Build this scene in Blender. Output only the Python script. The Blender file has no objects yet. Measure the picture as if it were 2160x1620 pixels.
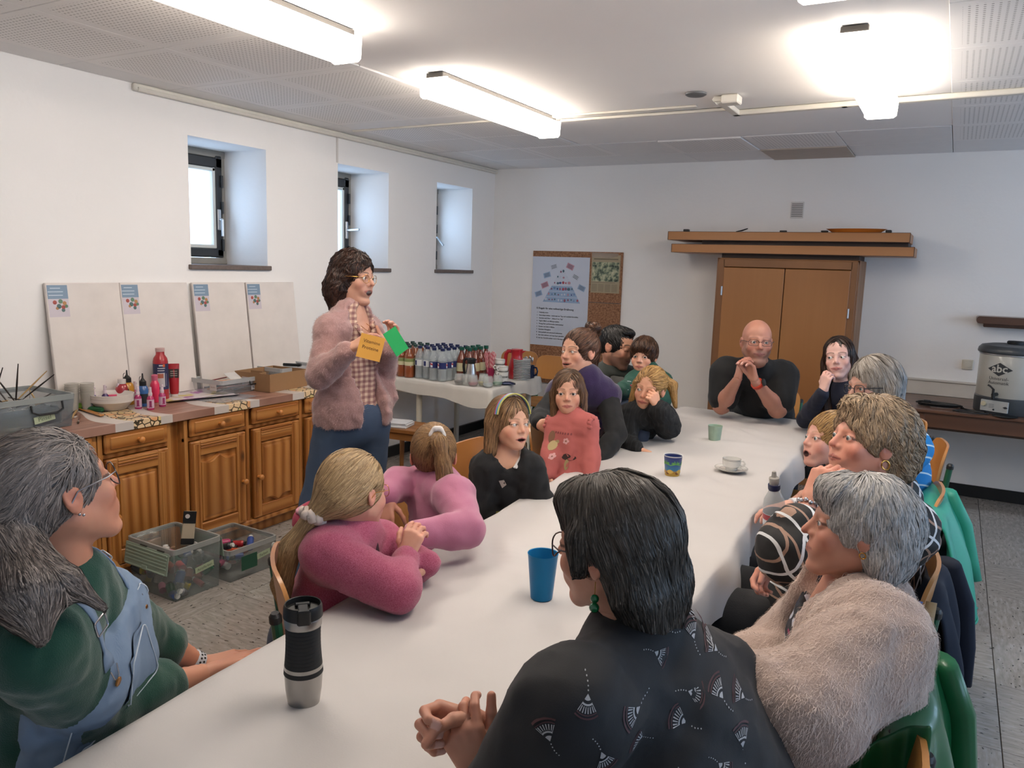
import bpy, bmesh, math, random
import numpy as np
from mathutils import Vector, Matrix
from mathutils.bvhtree import BVHTree
random.seed(7)
S = bpy.context.scene
COL = S.collection
PI = math.pi
LAMP = 15.0

# ---------------------------------------------------------------- camera, sky, exposure
cam_d = bpy.data.cameras.new('camera')
cam = bpy.data.objects.new('camera', cam_d)
COL.objects.link(cam)
cam_d.sensor_width = 36.0
cam_d.lens = 27.5
cam_d.clip_start = 0.05
cam.matrix_world = Matrix.Translation((0, 0, 1.62)) @ (Matrix.Rotation(0.50932, 4, 'Z') @ Matrix.Rotation(PI/2 + -0.14924, 4, 'X') @ Matrix.Rotation(0.03127, 4, 'Z'))
S.camera = cam
S.view_settings.view_transform = 'Standard'
S.view_settings.look = 'None'
S.view_settings.exposure = 0.48
S.view_settings.gamma = 1.0
S.view_settings.use_curve_mapping = False
W = bpy.data.worlds.new('daylight')
S.world = W
W.use_nodes = True
bg = W.node_tree.nodes['Background']
bg.inputs[0].default_value = (0.50, 0.71, 1.0, 1)
bg.inputs[1].default_value = 3.9

def lin(h):
    h = h.lstrip('#')
    c = [int(h[i:i+2], 16)/255 for i in (0, 2, 4)]
    return tuple(x/12.92 if x <= .04045 else ((x+.055)/1.055)**2.4 for x in c) + (1,)

# ---------------------------------------------------------------- materials
class NT:
    def __init__(s, name):
        s.m = bpy.data.materials.new(name); s.m.use_nodes = True
        s.t = s.m.node_tree; s.b = s.t.nodes['Principled BSDF']; s.out = s.t.nodes['Material Output']
    def n(s, typ, ins=None, **kw):
        nd = s.t.nodes.new(typ)
        for k, v in kw.items(): setattr(nd, k, v)
        for k, v in (ins or {}).items(): s.set(nd.inputs[k], v)
        return nd
    def set(s, sock, v):
        if isinstance(v, bpy.types.NodeSocket): s.t.links.new(v, sock)
        elif isinstance(v, bpy.types.Node): s.t.links.new(v.outputs[0], sock)
        elif isinstance(v, str): sock.default_value = lin(v)
        else: sock.default_value = v
    def math(s, op, a, b=0.0, c=None):
        ins = {0: a, 1: b}
        if c is not None: ins[2] = c
        return s.n('ShaderNodeMath', ins, operation=op).outputs[0]
    def mix(s, f, a, b, mode='MIX'):
        nd = s.n('ShaderNodeMix', None, data_type='RGBA', blend_type=mode)
        s.set(nd.inputs[0], f); s.set(nd.inputs[6], a); s.set(nd.inputs[7], b)
        return nd.outputs[2]
    def coord(s, scale=(1, 1, 1), rot=(0, 0, 0), kind='Object'):
        tc = s.n('ShaderNodeTexCoord')
        mp = s.n('ShaderNodeMapping', {0: tc.outputs[kind], 'Scale': scale, 'Rotation': rot})
        return mp.outputs[0]
    def noise(s, vec, scale, detail=3, rough=.5, out=0):
        return s.n('ShaderNodeTexNoise', {'Vector': vec, 'Scale': scale, 'Detail': detail, 'Roughness': rough}).outputs[out]
    def ramp(s, f, stops, interp='LINEAR'):
        nd = s.n('ShaderNodeValToRGB', {0: f}); cr = nd.color_ramp; cr.interpolation = interp
        while len(cr.elements) > 1: cr.elements.remove(cr.elements[-1])
        cr.elements[0].position = stops[0][0]; cr.elements[0].color = lin(stops[0][1])
        for p, c in stops[1:]:
            e = cr.elements.new(p); e.color = lin(c)
        return nd.outputs[0]
    def bump(s, h, strength=.3, dist=.01):
        nd = s.n('ShaderNodeBump', {'Height': h, 'Strength': strength, 'Distance': dist})
        s.set(s.b.inputs['Normal'], nd.outputs[0])
    def sp(s, **kw):
        for k, v in kw.items(): s.set(s.b.inputs[k.replace('_', ' ')], v)
        return s

MC = {}
def mat(name, col, rough=.5, metal=0.0, var=.10, vs=9.0, bump=0.0, bs=150.0, sheen=0.0, trans=0.0, coat=0.0, alpha=1.0, sss=0.0, emit=0.0, stretch=(1, 1, 1)):
    if name in MC: return MC[name]
    t = NT(name)
    co = t.coord(stretch)
    nz = t.noise(co, vs, 4)
    dark = tuple(c*(1-var) for c in lin(col)[:3]) + (1,)
    lite = tuple(min(1, c*(1+var)) for c in lin(col)[:3]) + (1,)
    t.sp(Base_Color=t.mix(nz, dark, lite), Roughness=rough, Metallic=metal, Alpha=alpha)
    t.set(t.b.inputs['Coat Weight'], coat)
    t.set(t.b.inputs['Transmission Weight'], trans)
    if sheen: t.sp(Sheen_Weight=sheen, Sheen_Roughness=.5)
    if sss:
        t.sp(Subsurface_Weight=sss, Subsurface_Scale=.01, Subsurface_Radius=(1, .35, .2))
    if bump: t.bump(t.noise(co, bs, 2), bump, .002)
    if emit: t.sp(Emission_Color=lin(col), Emission_Strength=emit)
    MC[name] = t.m
    return t.m

# ---------------------------------------------------------------- object helpers
def link(o, parent=None):
    COL.objects.link(o)
    if parent is not None: o.parent = parent
    return o
def tag(o, label=None, cat=None, group=None, kind=None):
    if label: o['label'] = label
    if cat: o['category'] = cat
    if group: o['group'] = group
    if kind: o['kind'] = kind
    return o
def thing(name, label, cat, loc=(0, 0, 0), rz=0.0, group=None, rot=None):
    o = bpy.data.objects.new(name, None); link(o)
    o.empty_display_size = .1
    o.location = loc; o.rotation_euler = rot if rot else (0, 0, rz)
    return tag(o, label, cat, group)
def copytree(root, loc, rz=0.0, label=None, rot=None):
    def cp(o, par):
        c = o.copy(); COL.objects.link(c); c.parent = par
        for ch in list(o.children): cp(ch, c)
        return c
    r = cp(root, None); r.location = loc; r.rotation_euler = rot if rot else (0, 0, rz)
    if label: r['label'] = label
    return r

class G:
    """collects simple solids into one mesh"""
    def __init__(s): s.v = []; s.f = []; s.m = []; s.M = Matrix.Identity(4)
    def at(s, M): s.M = M; return s
    def add(s, vs, fs, mi=0):
        b = len(s.v); s.v += [tuple(s.M @ Vector(p)) for p in vs]
        s.f += [tuple(b+i for i in f) for f in fs]; s.m += [mi]*len(fs); return s
    def box(s, c, d, b=0.0, mi=0, rot=None):
        hx, hy, hz = d[0]/2, d[1]/2, d[2]/2
        R = Matrix.Identity(3) if rot is None else (Matrix.Rotation(rot, 3, 'Z') if isinstance(rot, (int, float)) else rot)
        c = Vector(c)
        b = min(b, hx*.98, hy*.98, hz*.98)
        if b <= 0:
            vs = [(x, y, z) for x in (-hx, hx) for y in (-hy, hy) for z in (-hz, hz)]
            fs = [(0, 1, 3, 2), (4, 6, 7, 5), (0, 4, 5, 1), (2, 3, 7, 6), (0, 2, 6, 4), (1, 5, 7, 3)]
            return s.add([c + R @ Vector(p) for p in vs], fs, mi)
        vs = []; idx = {}
        for sx in (-1, 1):
            for sy in (-1, 1):
                for sz in (-1, 1):
                    for a in range(3):
                        h = [hx-b, hy-b, hz-b]; h[a] += b
                        idx[sx, sy, sz, a] = len(vs); vs.append((sx*h[0], sy*h[1], sz*h[2]))
        fs = []
        for a in range(3):
            p, q = [i for i in range(3) if i != a]
            for sg in (-1, 1):
                loop = []
                for u, w in ((-1, -1), (1, -1), (1, 1), (-1, 1)):
                    k = [0, 0, 0]; k[a] = sg; k[p] = u; k[q] = w; loop.append(idx[k[0], k[1], k[2], a])
                flip = (sg > 0) != (a == 1)
                fs.append(tuple(loop if flip else loop[::-1]))
            for u in (-1, 1):
                for w in (-1, 1):
                    k1 = [0]*3; k2 = [0]*3; k1[a] = -1; k2[a] = 1; k1[p] = k2[p] = u; k1[q] = k2[q] = w
                    A, B = tuple(k1), tuple(k2)
                    f = (idx[A+(p,)], idx[B+(p,)], idx[B+(q,)], idx[A+(q,)])
                    flip = ((u*w > 0) != (a == 1))
                    fs.append(f if flip else f[::-1])
        for sx in (-1, 1):
            for sy in (-1, 1):
                for sz in (-1, 1):
                    f = tuple(idx[sx, sy, sz, a] for a in range(3))
                    fs.append(f if sx*sy*sz > 0 else f[::-1])
        return s.add([c + R @ Vector(p) for p in vs], fs, mi)
    def lathe(s, prof, o=(0, 0, 0), seg=24, mi=0, sx=1.0, sy=1.0, R=None, cap=True):
        vs = []; fs = []; o = Vector(o); R = R or Matrix.Identity(3)
        for r, z in prof:
            for i in range(seg):
                a = 2*PI*i/seg; vs.append(o + R @ Vector((r*math.cos(a)*sx, r*math.sin(a)*sy, z)))
        for j in range(len(prof)-1):
            for i in range(seg):
                k = (i+1) % seg
                fs.append((j*seg+i, j*seg+k, (j+1)*seg+k, (j+1)*seg+i))
        if cap and prof[0][0] > 1e-4: fs.append(tuple(range(seg))[::-1])
        if cap and prof[-1][0] > 1e-4: fs.append(tuple((len(prof)-1)*seg+i for i in range(seg)))
        return s.add(vs, fs, mi)
    def tube(s, pts, r, seg=8, mi=0, caps=True, flat=1.0, closed=False):
        pts = [Vector(p) for p in pts]; n = len(pts); vs = []; fs = []
        rr = r if isinstance(r, (list, tuple)) else [r]*n
        up = None
        for i, p in enumerate(pts):
            a = pts[i-1] if (i > 0 or closed) else p; b = pts[(i+1) % n] if (i < n-1 or closed) else p
            t = (b-a).normalized()
            if up is None:
                up = Vector((0, 0, 1)) if abs(t.z) < .9 else Vector((1, 0, 0))
            x = t.cross(up).normalized(); up = x.cross(t).normalized()
            for k in range(seg):
                an = 2*PI*k/seg; vs.append(p + x*math.cos(an)*rr[i] + up*math.sin(an)*rr[i]*flat)
        for j in range(n if closed else n-1):
            j2 = (j+1) % n
            for k in range(seg):
                k2 = (k+1) % seg; fs.append((j*seg+k, j*seg+k2, j2*seg+k2, j2*seg+k))
        if caps and not closed: fs += [tuple(range(seg))[::-1], tuple((n-1)*seg+k for k in range(seg))]
        return s.add(vs, fs, mi)
    def cyl(s, a, b, r, r2=None, seg=16, mi=0): return s.tube([a, b], [r, r if r2 is None else r2], seg, mi)
    def ball(s, c, r, seg=12, rings=8, mi=0, sc=(1, 1, 1)):
        pr = [(max(1e-5, r*math.sin(PI*i/rings)), -r*math.cos(PI*i/rings)) for i in range(rings+1)]
        vs = []; fs = []; c = Vector(c)
        for q, z in pr:
            for i in range(seg):
                a = 2*PI*i/seg; vs.append(c + Vector((q*math.cos(a)*sc[0], q*math.sin(a)*sc[1], z*sc[2])))
        for j in range(rings):
            for i in range(seg):
                k = (i+1) % seg; fs.append((j*seg+i, j*seg+k, (j+1)*seg+k, (j+1)*seg+i))
        return s.add(vs, fs, mi)
    def poly(s, pts, h, axis='Z', mi=0):
        """2D outline extruded by h: Z -> (x,y,+z), X -> (+x,y,z), Y -> (x,+y,z)"""
        n = len(pts)
        def P(p, k):
            if axis == 'Z': return (p[0], p[1], k)
            if axis == 'X': return (k, p[0], p[1])
            return (p[0], k, p[1])
        vs = [P(p, 0) for p in pts] + [P(p, h) for p in pts]
        fs = [tuple(range(n))[::-1], tuple(n+i for i in range(n))]
        fs += [(i, (i+1) % n, n+(i+1) % n, n+i) for i in range(n)]
        return s.add(vs, fs, mi)
    def mesh(s, name, mats, sharp=35):
        me = bpy.data.meshes.new(name); me.from_pydata(s.v, [], s.f)
        for m in (mats if isinstance(mats, (list, tuple)) else [mats]): me.materials.append(m)
        if any(s.m): me.polygons.foreach_set('material_index', s.m)
        bm = bmesh.new(); bm.from_mesh(me); bmesh.ops.recalc_face_normals(bm, faces=bm.faces); bm.to_mesh(me); bm.free()
        me.polygons.foreach_set('use_smooth', [True]*len(me.polygons))
        if sharp is not None: me.set_sharp_from_angle(angle=math.radians(sharp))
        me.update()
        return me
    def obj(s, name, mats, parent=None, sharp=35, loc=None):
        o = bpy.data.objects.new(name, s.mesh(name, mats, sharp)); link(o, parent)
        if loc: o.location = loc
        return o
def reuse(name, src, parent, loc=None):
    o = src.copy(); o.name = name; COL.objects.link(o); o.parent = parent
    if loc is not None: o.location = loc
    return o
def rrect(w, h, r, n=5, cx=0, cy=0):
    out = []
    for sx, sy, a0 in ((1, 1, 0), (-1, 1, 90), (-1, -1, 180), (1, -1, 270)):
        for i in range(n+1):
            a = math.radians(a0+90*i/n)
            out.append((cx+sx*(w/2-r)+r*math.cos(a), cy+sy*(h/2-r)+r*math.sin(a)))
    return out
_fonts = {}
def textgeo(txt, size, bold=False, align='CENTER', res=2):
    cu = bpy.data.curves.new('t', 'FONT'); cu.body = txt; cu.size = size; cu.align_x = align; cu.align_y = 'CENTER'; cu.resolution_u = res
    if bold: cu.offset = size*.02
    o = bpy.data.objects.new('t', cu); COL.objects.link(o)
    bpy.context.view_layer.update()
    me = bpy.data.meshes.new_from_object(o)
    vs = [tuple(v.co) for v in me.vertices]; fs = [tuple(p.vertices) for p in me.polygons]
    bpy.data.objects.remove(o); bpy.data.curves.remove(cu); bpy.data.meshes.remove(me)
    return vs, fs
def flat_text(g, txt, size, M, mi=0, bold=False, align='CENTER', wrap=None):
    """text laid in the XY plane of M; wrap=R bends it about a cylinder of radius R whose axis is M's local Y"""
    vs, fs = textgeo(txt, size, bold, align)
    if wrap: vs = [(wrap*math.sin(x/wrap), y, wrap*math.cos(x/wrap)-wrap) for x, y, z in vs]
    old = g.M; g.M = M; g.add(vs, fs, mi); g.M = old
def frame(o, x, y):
    """matrix with origin o, local X along x, local Y along y"""
    x = Vector(x).normalized(); y = Vector(y).normalized(); z = x.cross(y).normalized(); y = z.cross(x)
    M = Matrix((x, y, z)).transposed().to_4x4(); M.translation = Vector(o); return M

# ---------------------------------------------------------------- the room
XL, YB, ZC = -4.03, 6.745, 2.545
XR, YF = 2.9, -1.6
def plaster(name, col, bmp=.25):
    t = NT(name); co = t.coord()
    a = t.noise(co, 1.2, 3); b = t.noise(co, 40, 4)
    c0 = lin(col)[:3]
    t.sp(Base_Color=t.mix(a, tuple(c*.95 for c in c0)+(1,), tuple(min(1, c*1.04) for c in c0)+(1,)), Roughness=.85)
    t.bump(b, bmp, .004); return t.m
m_wall = plaster('wall_paint', '#efece9')
m_ceil = plaster('ceiling_paint', '#f0edeb', .12)
m_black = mat('black_plastic', '#121314', .45)
m_base = mat('black_skirting', '#0c0c0e', .4)
def tile_mat():
    t = NT('vinyl_floor')
    co = t.coord((1, 1, 1), kind='Object')
    oi = t.n('ShaderNodeObjectInfo')
    rnd = oi.outputs['Random']
    rot = t.n('ShaderNodeVectorRotate', {'Vector': co, 'Angle': t.math('MULTIPLY', t.math('ROUND', t.math('MULTIPLY', rnd, 3.99)), PI/2)}, rotation_type='Z_AXIS')
    off = t.n('ShaderNodeVectorMath', {0: rot.outputs[0], 1: t.n('ShaderNodeCombineXYZ', {0: t.math('MULTIPLY', rnd, 31.7), 1: t.math('MULTIPLY', rnd, 77.3)})}, operation='ADD').outputs[0]
    st = t.n('ShaderNodeMapping', {0: off, 'Scale': (14, 60, 1)}).outputs[0]
    a = t.noise(st, 1.0, 5, .6)
    sp = t.noise(t.n('ShaderNodeMapping', {0: off, 'Scale': (30, 75, 1)}).outputs[0], 1.0, 2, .5)
    base = t.ramp(a, [(.3, '#8a847e'), (.5, '#9b958f'), (.7, '#b0aba6')])
    fl = t.ramp(sp, [(.655, '#ffffff'), (.69, '#2a2826')])
    c = t.mix(1.0, base, fl, 'MULTIPLY')
    c2 = t.mix(t.math('MULTIPLY', rnd, .25), c, '#6c6864')
    t.sp(Base_Color=c2, Roughness=t.ramp(a, [(.3, '#484848'), (.7, '#606060')]))
    t.bump(a, .05, .002); return t.m
m_floor = tile_mat()
m_screed = mat('screed', '#4a4744', .8)
def perf_mat(name, col, hole):
    t = NT(name); co = t.coord()
    s = t.n('ShaderNodeVectorMath', {0: co, 1: (1/.023,)*3}, operation='MULTIPLY').outputs[0]
    fr = t.n('ShaderNodeVectorMath', {0: s}, operation='FRACTION').outputs[0]
    sx = t.n('ShaderNodeSeparateXYZ', {0: fr})
    d = t.math('SQRT', t.math('ADD', t.math('POWER', t.math('SUBTRACT', sx.outputs[0], .5), 2), t.math('POWER', t.math('SUBTRACT', sx.outputs[1], .5), 2)))
    ox = t.n('ShaderNodeSeparateXYZ', {0: co})
    edge = t.math('MULTIPLY', t.math('LESS_THAN', t.math('ABSOLUTE', ox.outputs[0]), .262), t.math('LESS_THAN', t.math('ABSOLUTE', ox.outputs[1]), .262))
    k = t.math('MULTIPLY', t.math('LESS_THAN', d, .2), edge)
    t.sp(Base_Color=t.mix(k, col, hole), Roughness=.85); t.bump(t.math('SUBTRACT', 1.0, k), .5, .003); return t.m
m_perf = perf_mat('perforated_ceiling_tile', '#ebe8e6', '#a5a29f')
m_plain = mat('plain_ceiling_tile', '#e6e4e3', .85, var=.04)
m_brown = mat('stained_ceiling_tile', '#b5a99d', .85)
m_trim = mat('white_trim', '#d9d4c9', .5)
def structure(g, name, m, parent=None):
    o = g.obj(name, m, parent)
    if parent is None: o['kind'] = 'structure'
    return o
# floor of vinyl tiles
fl = structure(G().box(((XL+XR)/2-.2, (YB+YF)/2, -.06), (XR-XL+1.2, YB-YF+.8, .1)), 'floor', m_screed)
TS = .53
tile0 = None
for i in range(-9, 5):
    for j in range(-10, 7):
        x0, y0 = .3+i*TS, 3.58+j*TS
        if x0+TS < XL-.1 or x0 > XR or y0 > YB or y0+TS < YF: continue
        if tile0 is None:
            tile0 = G().box((0, 0, -.006), (TS-.003, TS-.003, .012), .0012).obj('tile', m_floor, fl); tl = tile0
        else: tl = reuse('tile', tile0, fl)
        tl.location = (x0+TS/2, y0+TS/2, 0)
# left wall with three deep window openings
WIN = [(3.205, 3.81), (4.50, 5.095), (5.765, 6.345)]
ZS, ZT, DEP = 1.572, 2.325, .43
g = G(); T = .55
x0 = XL-T
ys = [YF] + [v for w in WIN for v in w] + [YB]
for k in range(0, len(ys)-1, 2): g.box((XL-T/2, (ys[k]+ys[k+1])/2, 1.3), (T, ys[k+1]-ys[k], 2.62))
for a, b in WIN:
    g.box((XL-T/2, (a+b)/2, (ZS-.02-.01)/2), (T, b-a, ZS-.02+.01)); g.box((XL-T/2, (a+b)/2, (ZT+2.61)/2), (T, b-a, 2.61-ZT))
structure(g, 'wall_left', m_wall)
structure(G().box(((XL+XR)/2, YB+.1, 1.3), (XR-XL, .2, 2.62)), 'wall_back', m_wall)
structure(G().box(((XL+XR)/2, YF-.1, 1.3), (XR-XL+.4, .2, 2.62)), 'wall_front', m_wall)
# right wall with wide daylight windows (outside the picture, they light the right side)
g = G()
RW = [(.1, 1.7), (2.5, 4.1), (4.75, 6.35)]  # last opening is added, unseen, to brighten the back wall
ys = [YF] + [v for w in RW for v in w] + [YB]
for k in range(0, len(ys)-1, 2): g.box((XR+.1, (ys[k]+ys[k+1])/2, 1.3), (.2, ys[k+1]-ys[k], 2.62))
for a, b in RW:
    g.box((XR+.1, (a+b)/2, .45), (.2, b-a, .9)); g.box((XR+.1, (a+b)/2, 2.43), (.2, b-a, .36))
structure(g, 'wall_right', m_wall)
# ceiling: slab, smooth sheet and single tiles
cl = structure(G().box(((XL+XR)/2, (YB+YF)/2, ZC+.09), (XR-XL+.4, YB-YF+.4, .12)), 'ceiling', m_ceil)
G().box(((-2.58-.1)/2, (YF+5.58)/2, ZC+.018), (2.48, 5.58-YF, .03), .002).obj('panel', m_ceil, cl)
def ctile(x0, x1, y0, y1, m, dz=0.0, tilt=0.0):
    o = G().box((0, 0, .011), (x1-x0-.004, y1-y0-.004, .02), .002).obj('tile', m, cl)
    o.location = ((x0+x1)/2, (y0+y1)/2, ZC+dz); o.rotation_euler.x = tilt
def xs(a, b, n): return [a+(b-a)*i/n for i in range(n+1)]
ysl = [-1.6, -1.2, -.59, .02, .63, 1.24, 1.85, 2.45, 3.06, 3.67, 4.28, 4.48, 5.05, 5.58]
for c0, c1 in ((-4.03, -3.83), (-3.83, -3.22), (-3.22, -2.6)):
    for a, b in zip(ysl, ysl[1:]):
        big = (c1-c0) > .4 and b-a > .5
        ctile(c0, c1, a, b, m_perf if big else m_plain)
xsb = [-4.03, -3.73, -3.12, -2.5, -1.99, -1.39, -.78, -.12, .49, 1.1, 1.7, 2.3, 2.9]
for i, (a, b) in enumerate(zip(xsb, xsb[1:])):
    ctile(a, b, 5.6, 6.2, m_plain if i in (0, 3, 6, 8) else m_perf, 0 if i != 4 else -.006, .0)
    ctile(a, b, 6.2, 6.745, m_brown if i == 5 else m_plain, -.008 if i == 5 else 0)
ysr = [-1.6, -1.1, -.49, .12, .73, 1.34, 1.95, 2.56, 3.16, 3.77, 4.38, 4.99, 5.6]
for a, b in zip(xsb[7:], xsb[8:]):
    for c, d in zip(ysr, ysr[1:]): ctile(a, b, c, d, m_perf)
# trims
structure(G().box((XL+.016, 4.85, ZC-.02), (.03, 4.0, .04), .006).tube([(XL+.03, 2.87, ZC-.03), (XL+.03, 6.7, ZC-.03)], .012), 'trim_1', m_trim)
g = G().box((-2.62, 4.485, ZC-.004), (2.5, .035, .012), .003)
structure(g, 'trim_2', m_trim)
g = G().box((-1.75, 4.60, ZC-.008), (1.05, .022, .016), .003)
structure(g, 'trim_3', m_trim)
g = G(); M0 = Matrix.Translation((0, 0, ZC-.014))
for a, b in (((-1.2, 4.30), (-1.2, 4.70)), ((-1.2, 4.70), (-.62, 4.66)), ((-.615, 4.66), (2.8, 4.52))):
    A, B = Vector((*a, 0)), Vector((*b, 0)); d = B-A
    g.at(M0).box((A+B)/2, (d.length+.04, .045, .028), .004, rot=math.atan2(d.y, d.x))
structure(g, 'trim_4', m_trim)
structure(G().box((-.7, YB-.012, .045), (6.65, .024, .09), .004), 'baseboard_back', m_base)
structure(G().box((XL+.012, 2.6, .045), (.024, 8.3, .09), .004), 'baseboard_left', m_base)
structure(G().box((1.14, YB-.012, .80), (3.5, .024, .11), .004).box((1.14, YB-.018, .86), (3.5, .034, .016), .004), 'trim_5', mat('cream_rail', '#c9c2b8', .5))
structure(G().box((XR-.012, 2.6, .045), (.024, 8.3, .09), .004), 'baseboard_right', m_base)
structure(G().box((XL+.004, 4.49, 2.43), (.006, .02, .2), .002), 'trim_6', mat('wall_cable_cover', '#d3cdc6', .6))
# windows
m_frame = mat('dark_window_metal', '#2b2d2f', .45, .2, bump=.2)
m_seal = mat('old_grey_wood', '#8a857d', .7, bump=.4, vs=20)
m_sash = mat('sash_cream', '#c9cac4', .5)
m_sill = mat('stone_sill', '#6b5f59', .5, var=.3, vs=60)
m_metal = mat('brushed_metal', '#b9bbbd', .3, .9)
t = NT('frosted_pane'); tr = t.n('ShaderNodeBsdfTranslucent', {0: (.9, .95, 1, 1)}); tp = t.n('ShaderNodeBsdfTransparent', {0: (1, 1, 1, 1)})
mx = t.n('ShaderNodeMixShader', {0: t.math('MULTIPLY', t.noise(t.coord(), 300, 2), .3), 1: tp.outputs[0], 2: tr.outputs[0]})
t.t.links.new(mx.outputs[0], t.out.inputs[0]); m_pane = t.m
for k, (a, b) in enumerate(WIN):
    X = XL-DEP; yc = (a+b)/2; w = b-a; zc = (ZS+ZT)/2+.01; h = ZT-ZS-.02
    r = bpy.data.objects.new('window_%d' % (k+1), None); link(r); r['kind'] = 'structure'; r.location = (X, yc, ZS)
    def loc(o): o.matrix_parent_inverse = Matrix.Translation((-X, -yc, -ZS)); return o
    g = G().box((X+.0, yc, ZT-.022), (.09, w, .05), .006).box((X, b-.015, zc), (.08, .03, h), .005).box((X, a+.015, zc), (.08, .03, h), .005).box((X, yc, ZS+.02), (.09, w, .045), .006)
    loc(g.obj('outer_frame', m_seal, r))
    g = G().box((X+.02, yc, ZT-.08), (.06, w-.06, .07), .008).box((X+.02, yc, ZS+.075), (.06, w-.06, .06), .008)
    for s in (a+.06, b-.06): g.box((X+.02, s, zc), (.06, .055, h-.06), .008)
    for z in (ZS+.13, ZS+.38, ZT-.2): g.cyl((X+.06, b-.045, z-.04), (X+.06, b-.045, z+.04), .009)
    loc(g.obj('sash_frame', m_frame, r))
    g = G().box((X+.022, yc, ZT-.125), (.045, w-.17, .025), .004).box((X+.022, yc, ZS+.118), (.045, w-.17, .025), .004)
    for s in (a+.098, b-.098): g.box((X+.022, s, zc), (.045, .025, h-.2), .004)
    loc(g.obj('glazing_bead', m_sash, r))
    loc(G().box((X+.02, yc, zc), (.005, w-.2, h-.22)).obj('pane', m_pane, r))
    hy, hz = b-.07, ZS+.3
    g = G().box((X+.055, hy, hz), (.012, .028, .14), .004).cyl((X+.06, hy, hz), (X+.085, hy, hz), .009)
    g.tube([(X+.085, hy, hz), (X+.085+(.0, .10, .075)[k], hy, hz-(.11, -.005, .075)[k])], .010, 8)
    loc(g.obj('handle', m_metal, r))
    loc(G().box((XL-DEP/2+.02, yc, ZS-.015), (DEP-.01, w-.006, .03), .003).box((XL+.006, yc, ZS-.015), (.03, w+.04, .03), .004).obj('sill', m_sill, r))
# right-hand windows, the rearmost one added for its light on the back wall
for k, (a, b) in enumerate(RW):
    r = G(); X = XR+.1
    for z in (.93, 2.22): r.box((X, (a+b)/2, z), (.08, b-a, .06), .006)
    for y in (a+.03, (a+b)/2, b-.03): r.box((X, y, 1.575), (.08, .06, 1.35), .006)
    structure(r, 'window_%d' % (k+4), mat('white_window', '#d8d8d8', .4))
    L = bpy.data.lights.new('window_daylight', 'AREA'); L.shape = 'RECTANGLE'; L.size = b-a; L.size_y = 1.3; L.cycles.is_portal = True
    lo = bpy.data.objects.new('window_daylight', L); link(lo); lo.location = (XR+.02, (a+b)/2, 1.57); lo.rotation_euler = (0, PI/2, PI)
    lo.rotation_euler = (PI/2, 0, PI/2)
for k, (a, b) in enumerate(WIN):
    L = bpy.data.lights.new('window_daylight', 'AREA'); L.shape = 'RECTANGLE'; L.size = b-a; L.size_y = ZT-ZS; L.cycles.is_portal = True
    lo = bpy.data.objects.new('window_daylight', L); link(lo); lo.location = (XL-DEP-.08, (a+b)/2, (ZS+ZT)/2); lo.rotation_euler = (PI/2, 0, -PI/2)
# vent grille, small ceiling disc and junction box
vg = thing('vent_grille', 'small slotted white air vent high on the back wall', 'vent', (-1.18, YB, 2.14))
G().box((0, -.003, 0), (.10, .008, .13), .002).obj('plate', mat('vent_white', '#d3cfcb', .6), vg)
for i in range(8): G().box((0, -.009, -.05+i*.014), (.085, .006, .006), .001).obj('slat', mat('vent_slot', '#8a8682', .6), vg)
tag(G().lathe([(.0, -.012), (.045, -.012), (.055, -.006), (.056, 0), (.0, 0)], (-1.29, 4.19, ZC), 24).obj('ceiling_disc', mat('grey_disc', '#5d5f62', .5)), 'small dark grey round cover on the ceiling', 'cover')
jb = thing('junction_box', 'small white electrical box on the ceiling beside the cable duct', 'box', (-1.13, 4.30, ZC))
G().box((0, 0, -.022), (.09, .09, .044), .006).obj('housing', m_trim, jb)
G().tube([(-.045, 0, -.02), (-.075, .0, -.035), (-.1, .01, -.01)], .008).obj('cable', mat('white_cable', '#d8d6d0', .5), jb)
# fluorescent lights
m_tube = NT('lamp_diffuser'); m_tube.sp(Base_Color='#ffffff', Roughness=.4, Emission_Color=(1, .89, .77, 1), Emission_Strength=LAMP); m_tube = m_tube.m
m_cap = NT('lamp_end_cap'); m_cap.sp(Base_Color='#ffffff', Roughness=.35, Emission_Color=(1, .89, .77, 1), Emission_Strength=LAMP*.35); m_cap = m_cap.m
def lamp(x, y0, label, f=1.0):
    r = thing('fluorescent_light', label, 'ceiling light', (x, y0, ZC), group='long fluorescent ceiling lights')
    L = 1.26
    G().box((0, L/2, -.016), (.10, L-.02, .03), .003).obj('mounting_rail', mat('lamp_rail', '#3c3936', .5), r)
    G().poly([(-.075, -.032), (-.07, -.108), (-.058, -.118), (.058, -.118), (.07, -.108), (.075, -.032)], L-.03, 'Y').obj('diffuser', m_tube, r).location = (0, .015, 0)
    for y in (0, L-.012):
        G().poly([(-.08, -.028), (-.075, -.112), (-.06, -.123), (.06, -.123), (.075, -.112), (.08, -.028)], .012, 'Y').obj('end_cap', m_cap, r).location = (0, y, 0)
lamp(-2.27, 1.33, 'long lit fluorescent ceiling light nearest the camera on the left')
lamp(-2.32, 3.27, 'long lit fluorescent ceiling light in the middle of the picture')
lamp(-.425, 3.27, 'long lit fluorescent ceiling light on the right, pointing at the wardrobe')
lamp(-.425, 1.33, 'fluorescent ceiling light cut off by the top edge at right')

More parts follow.
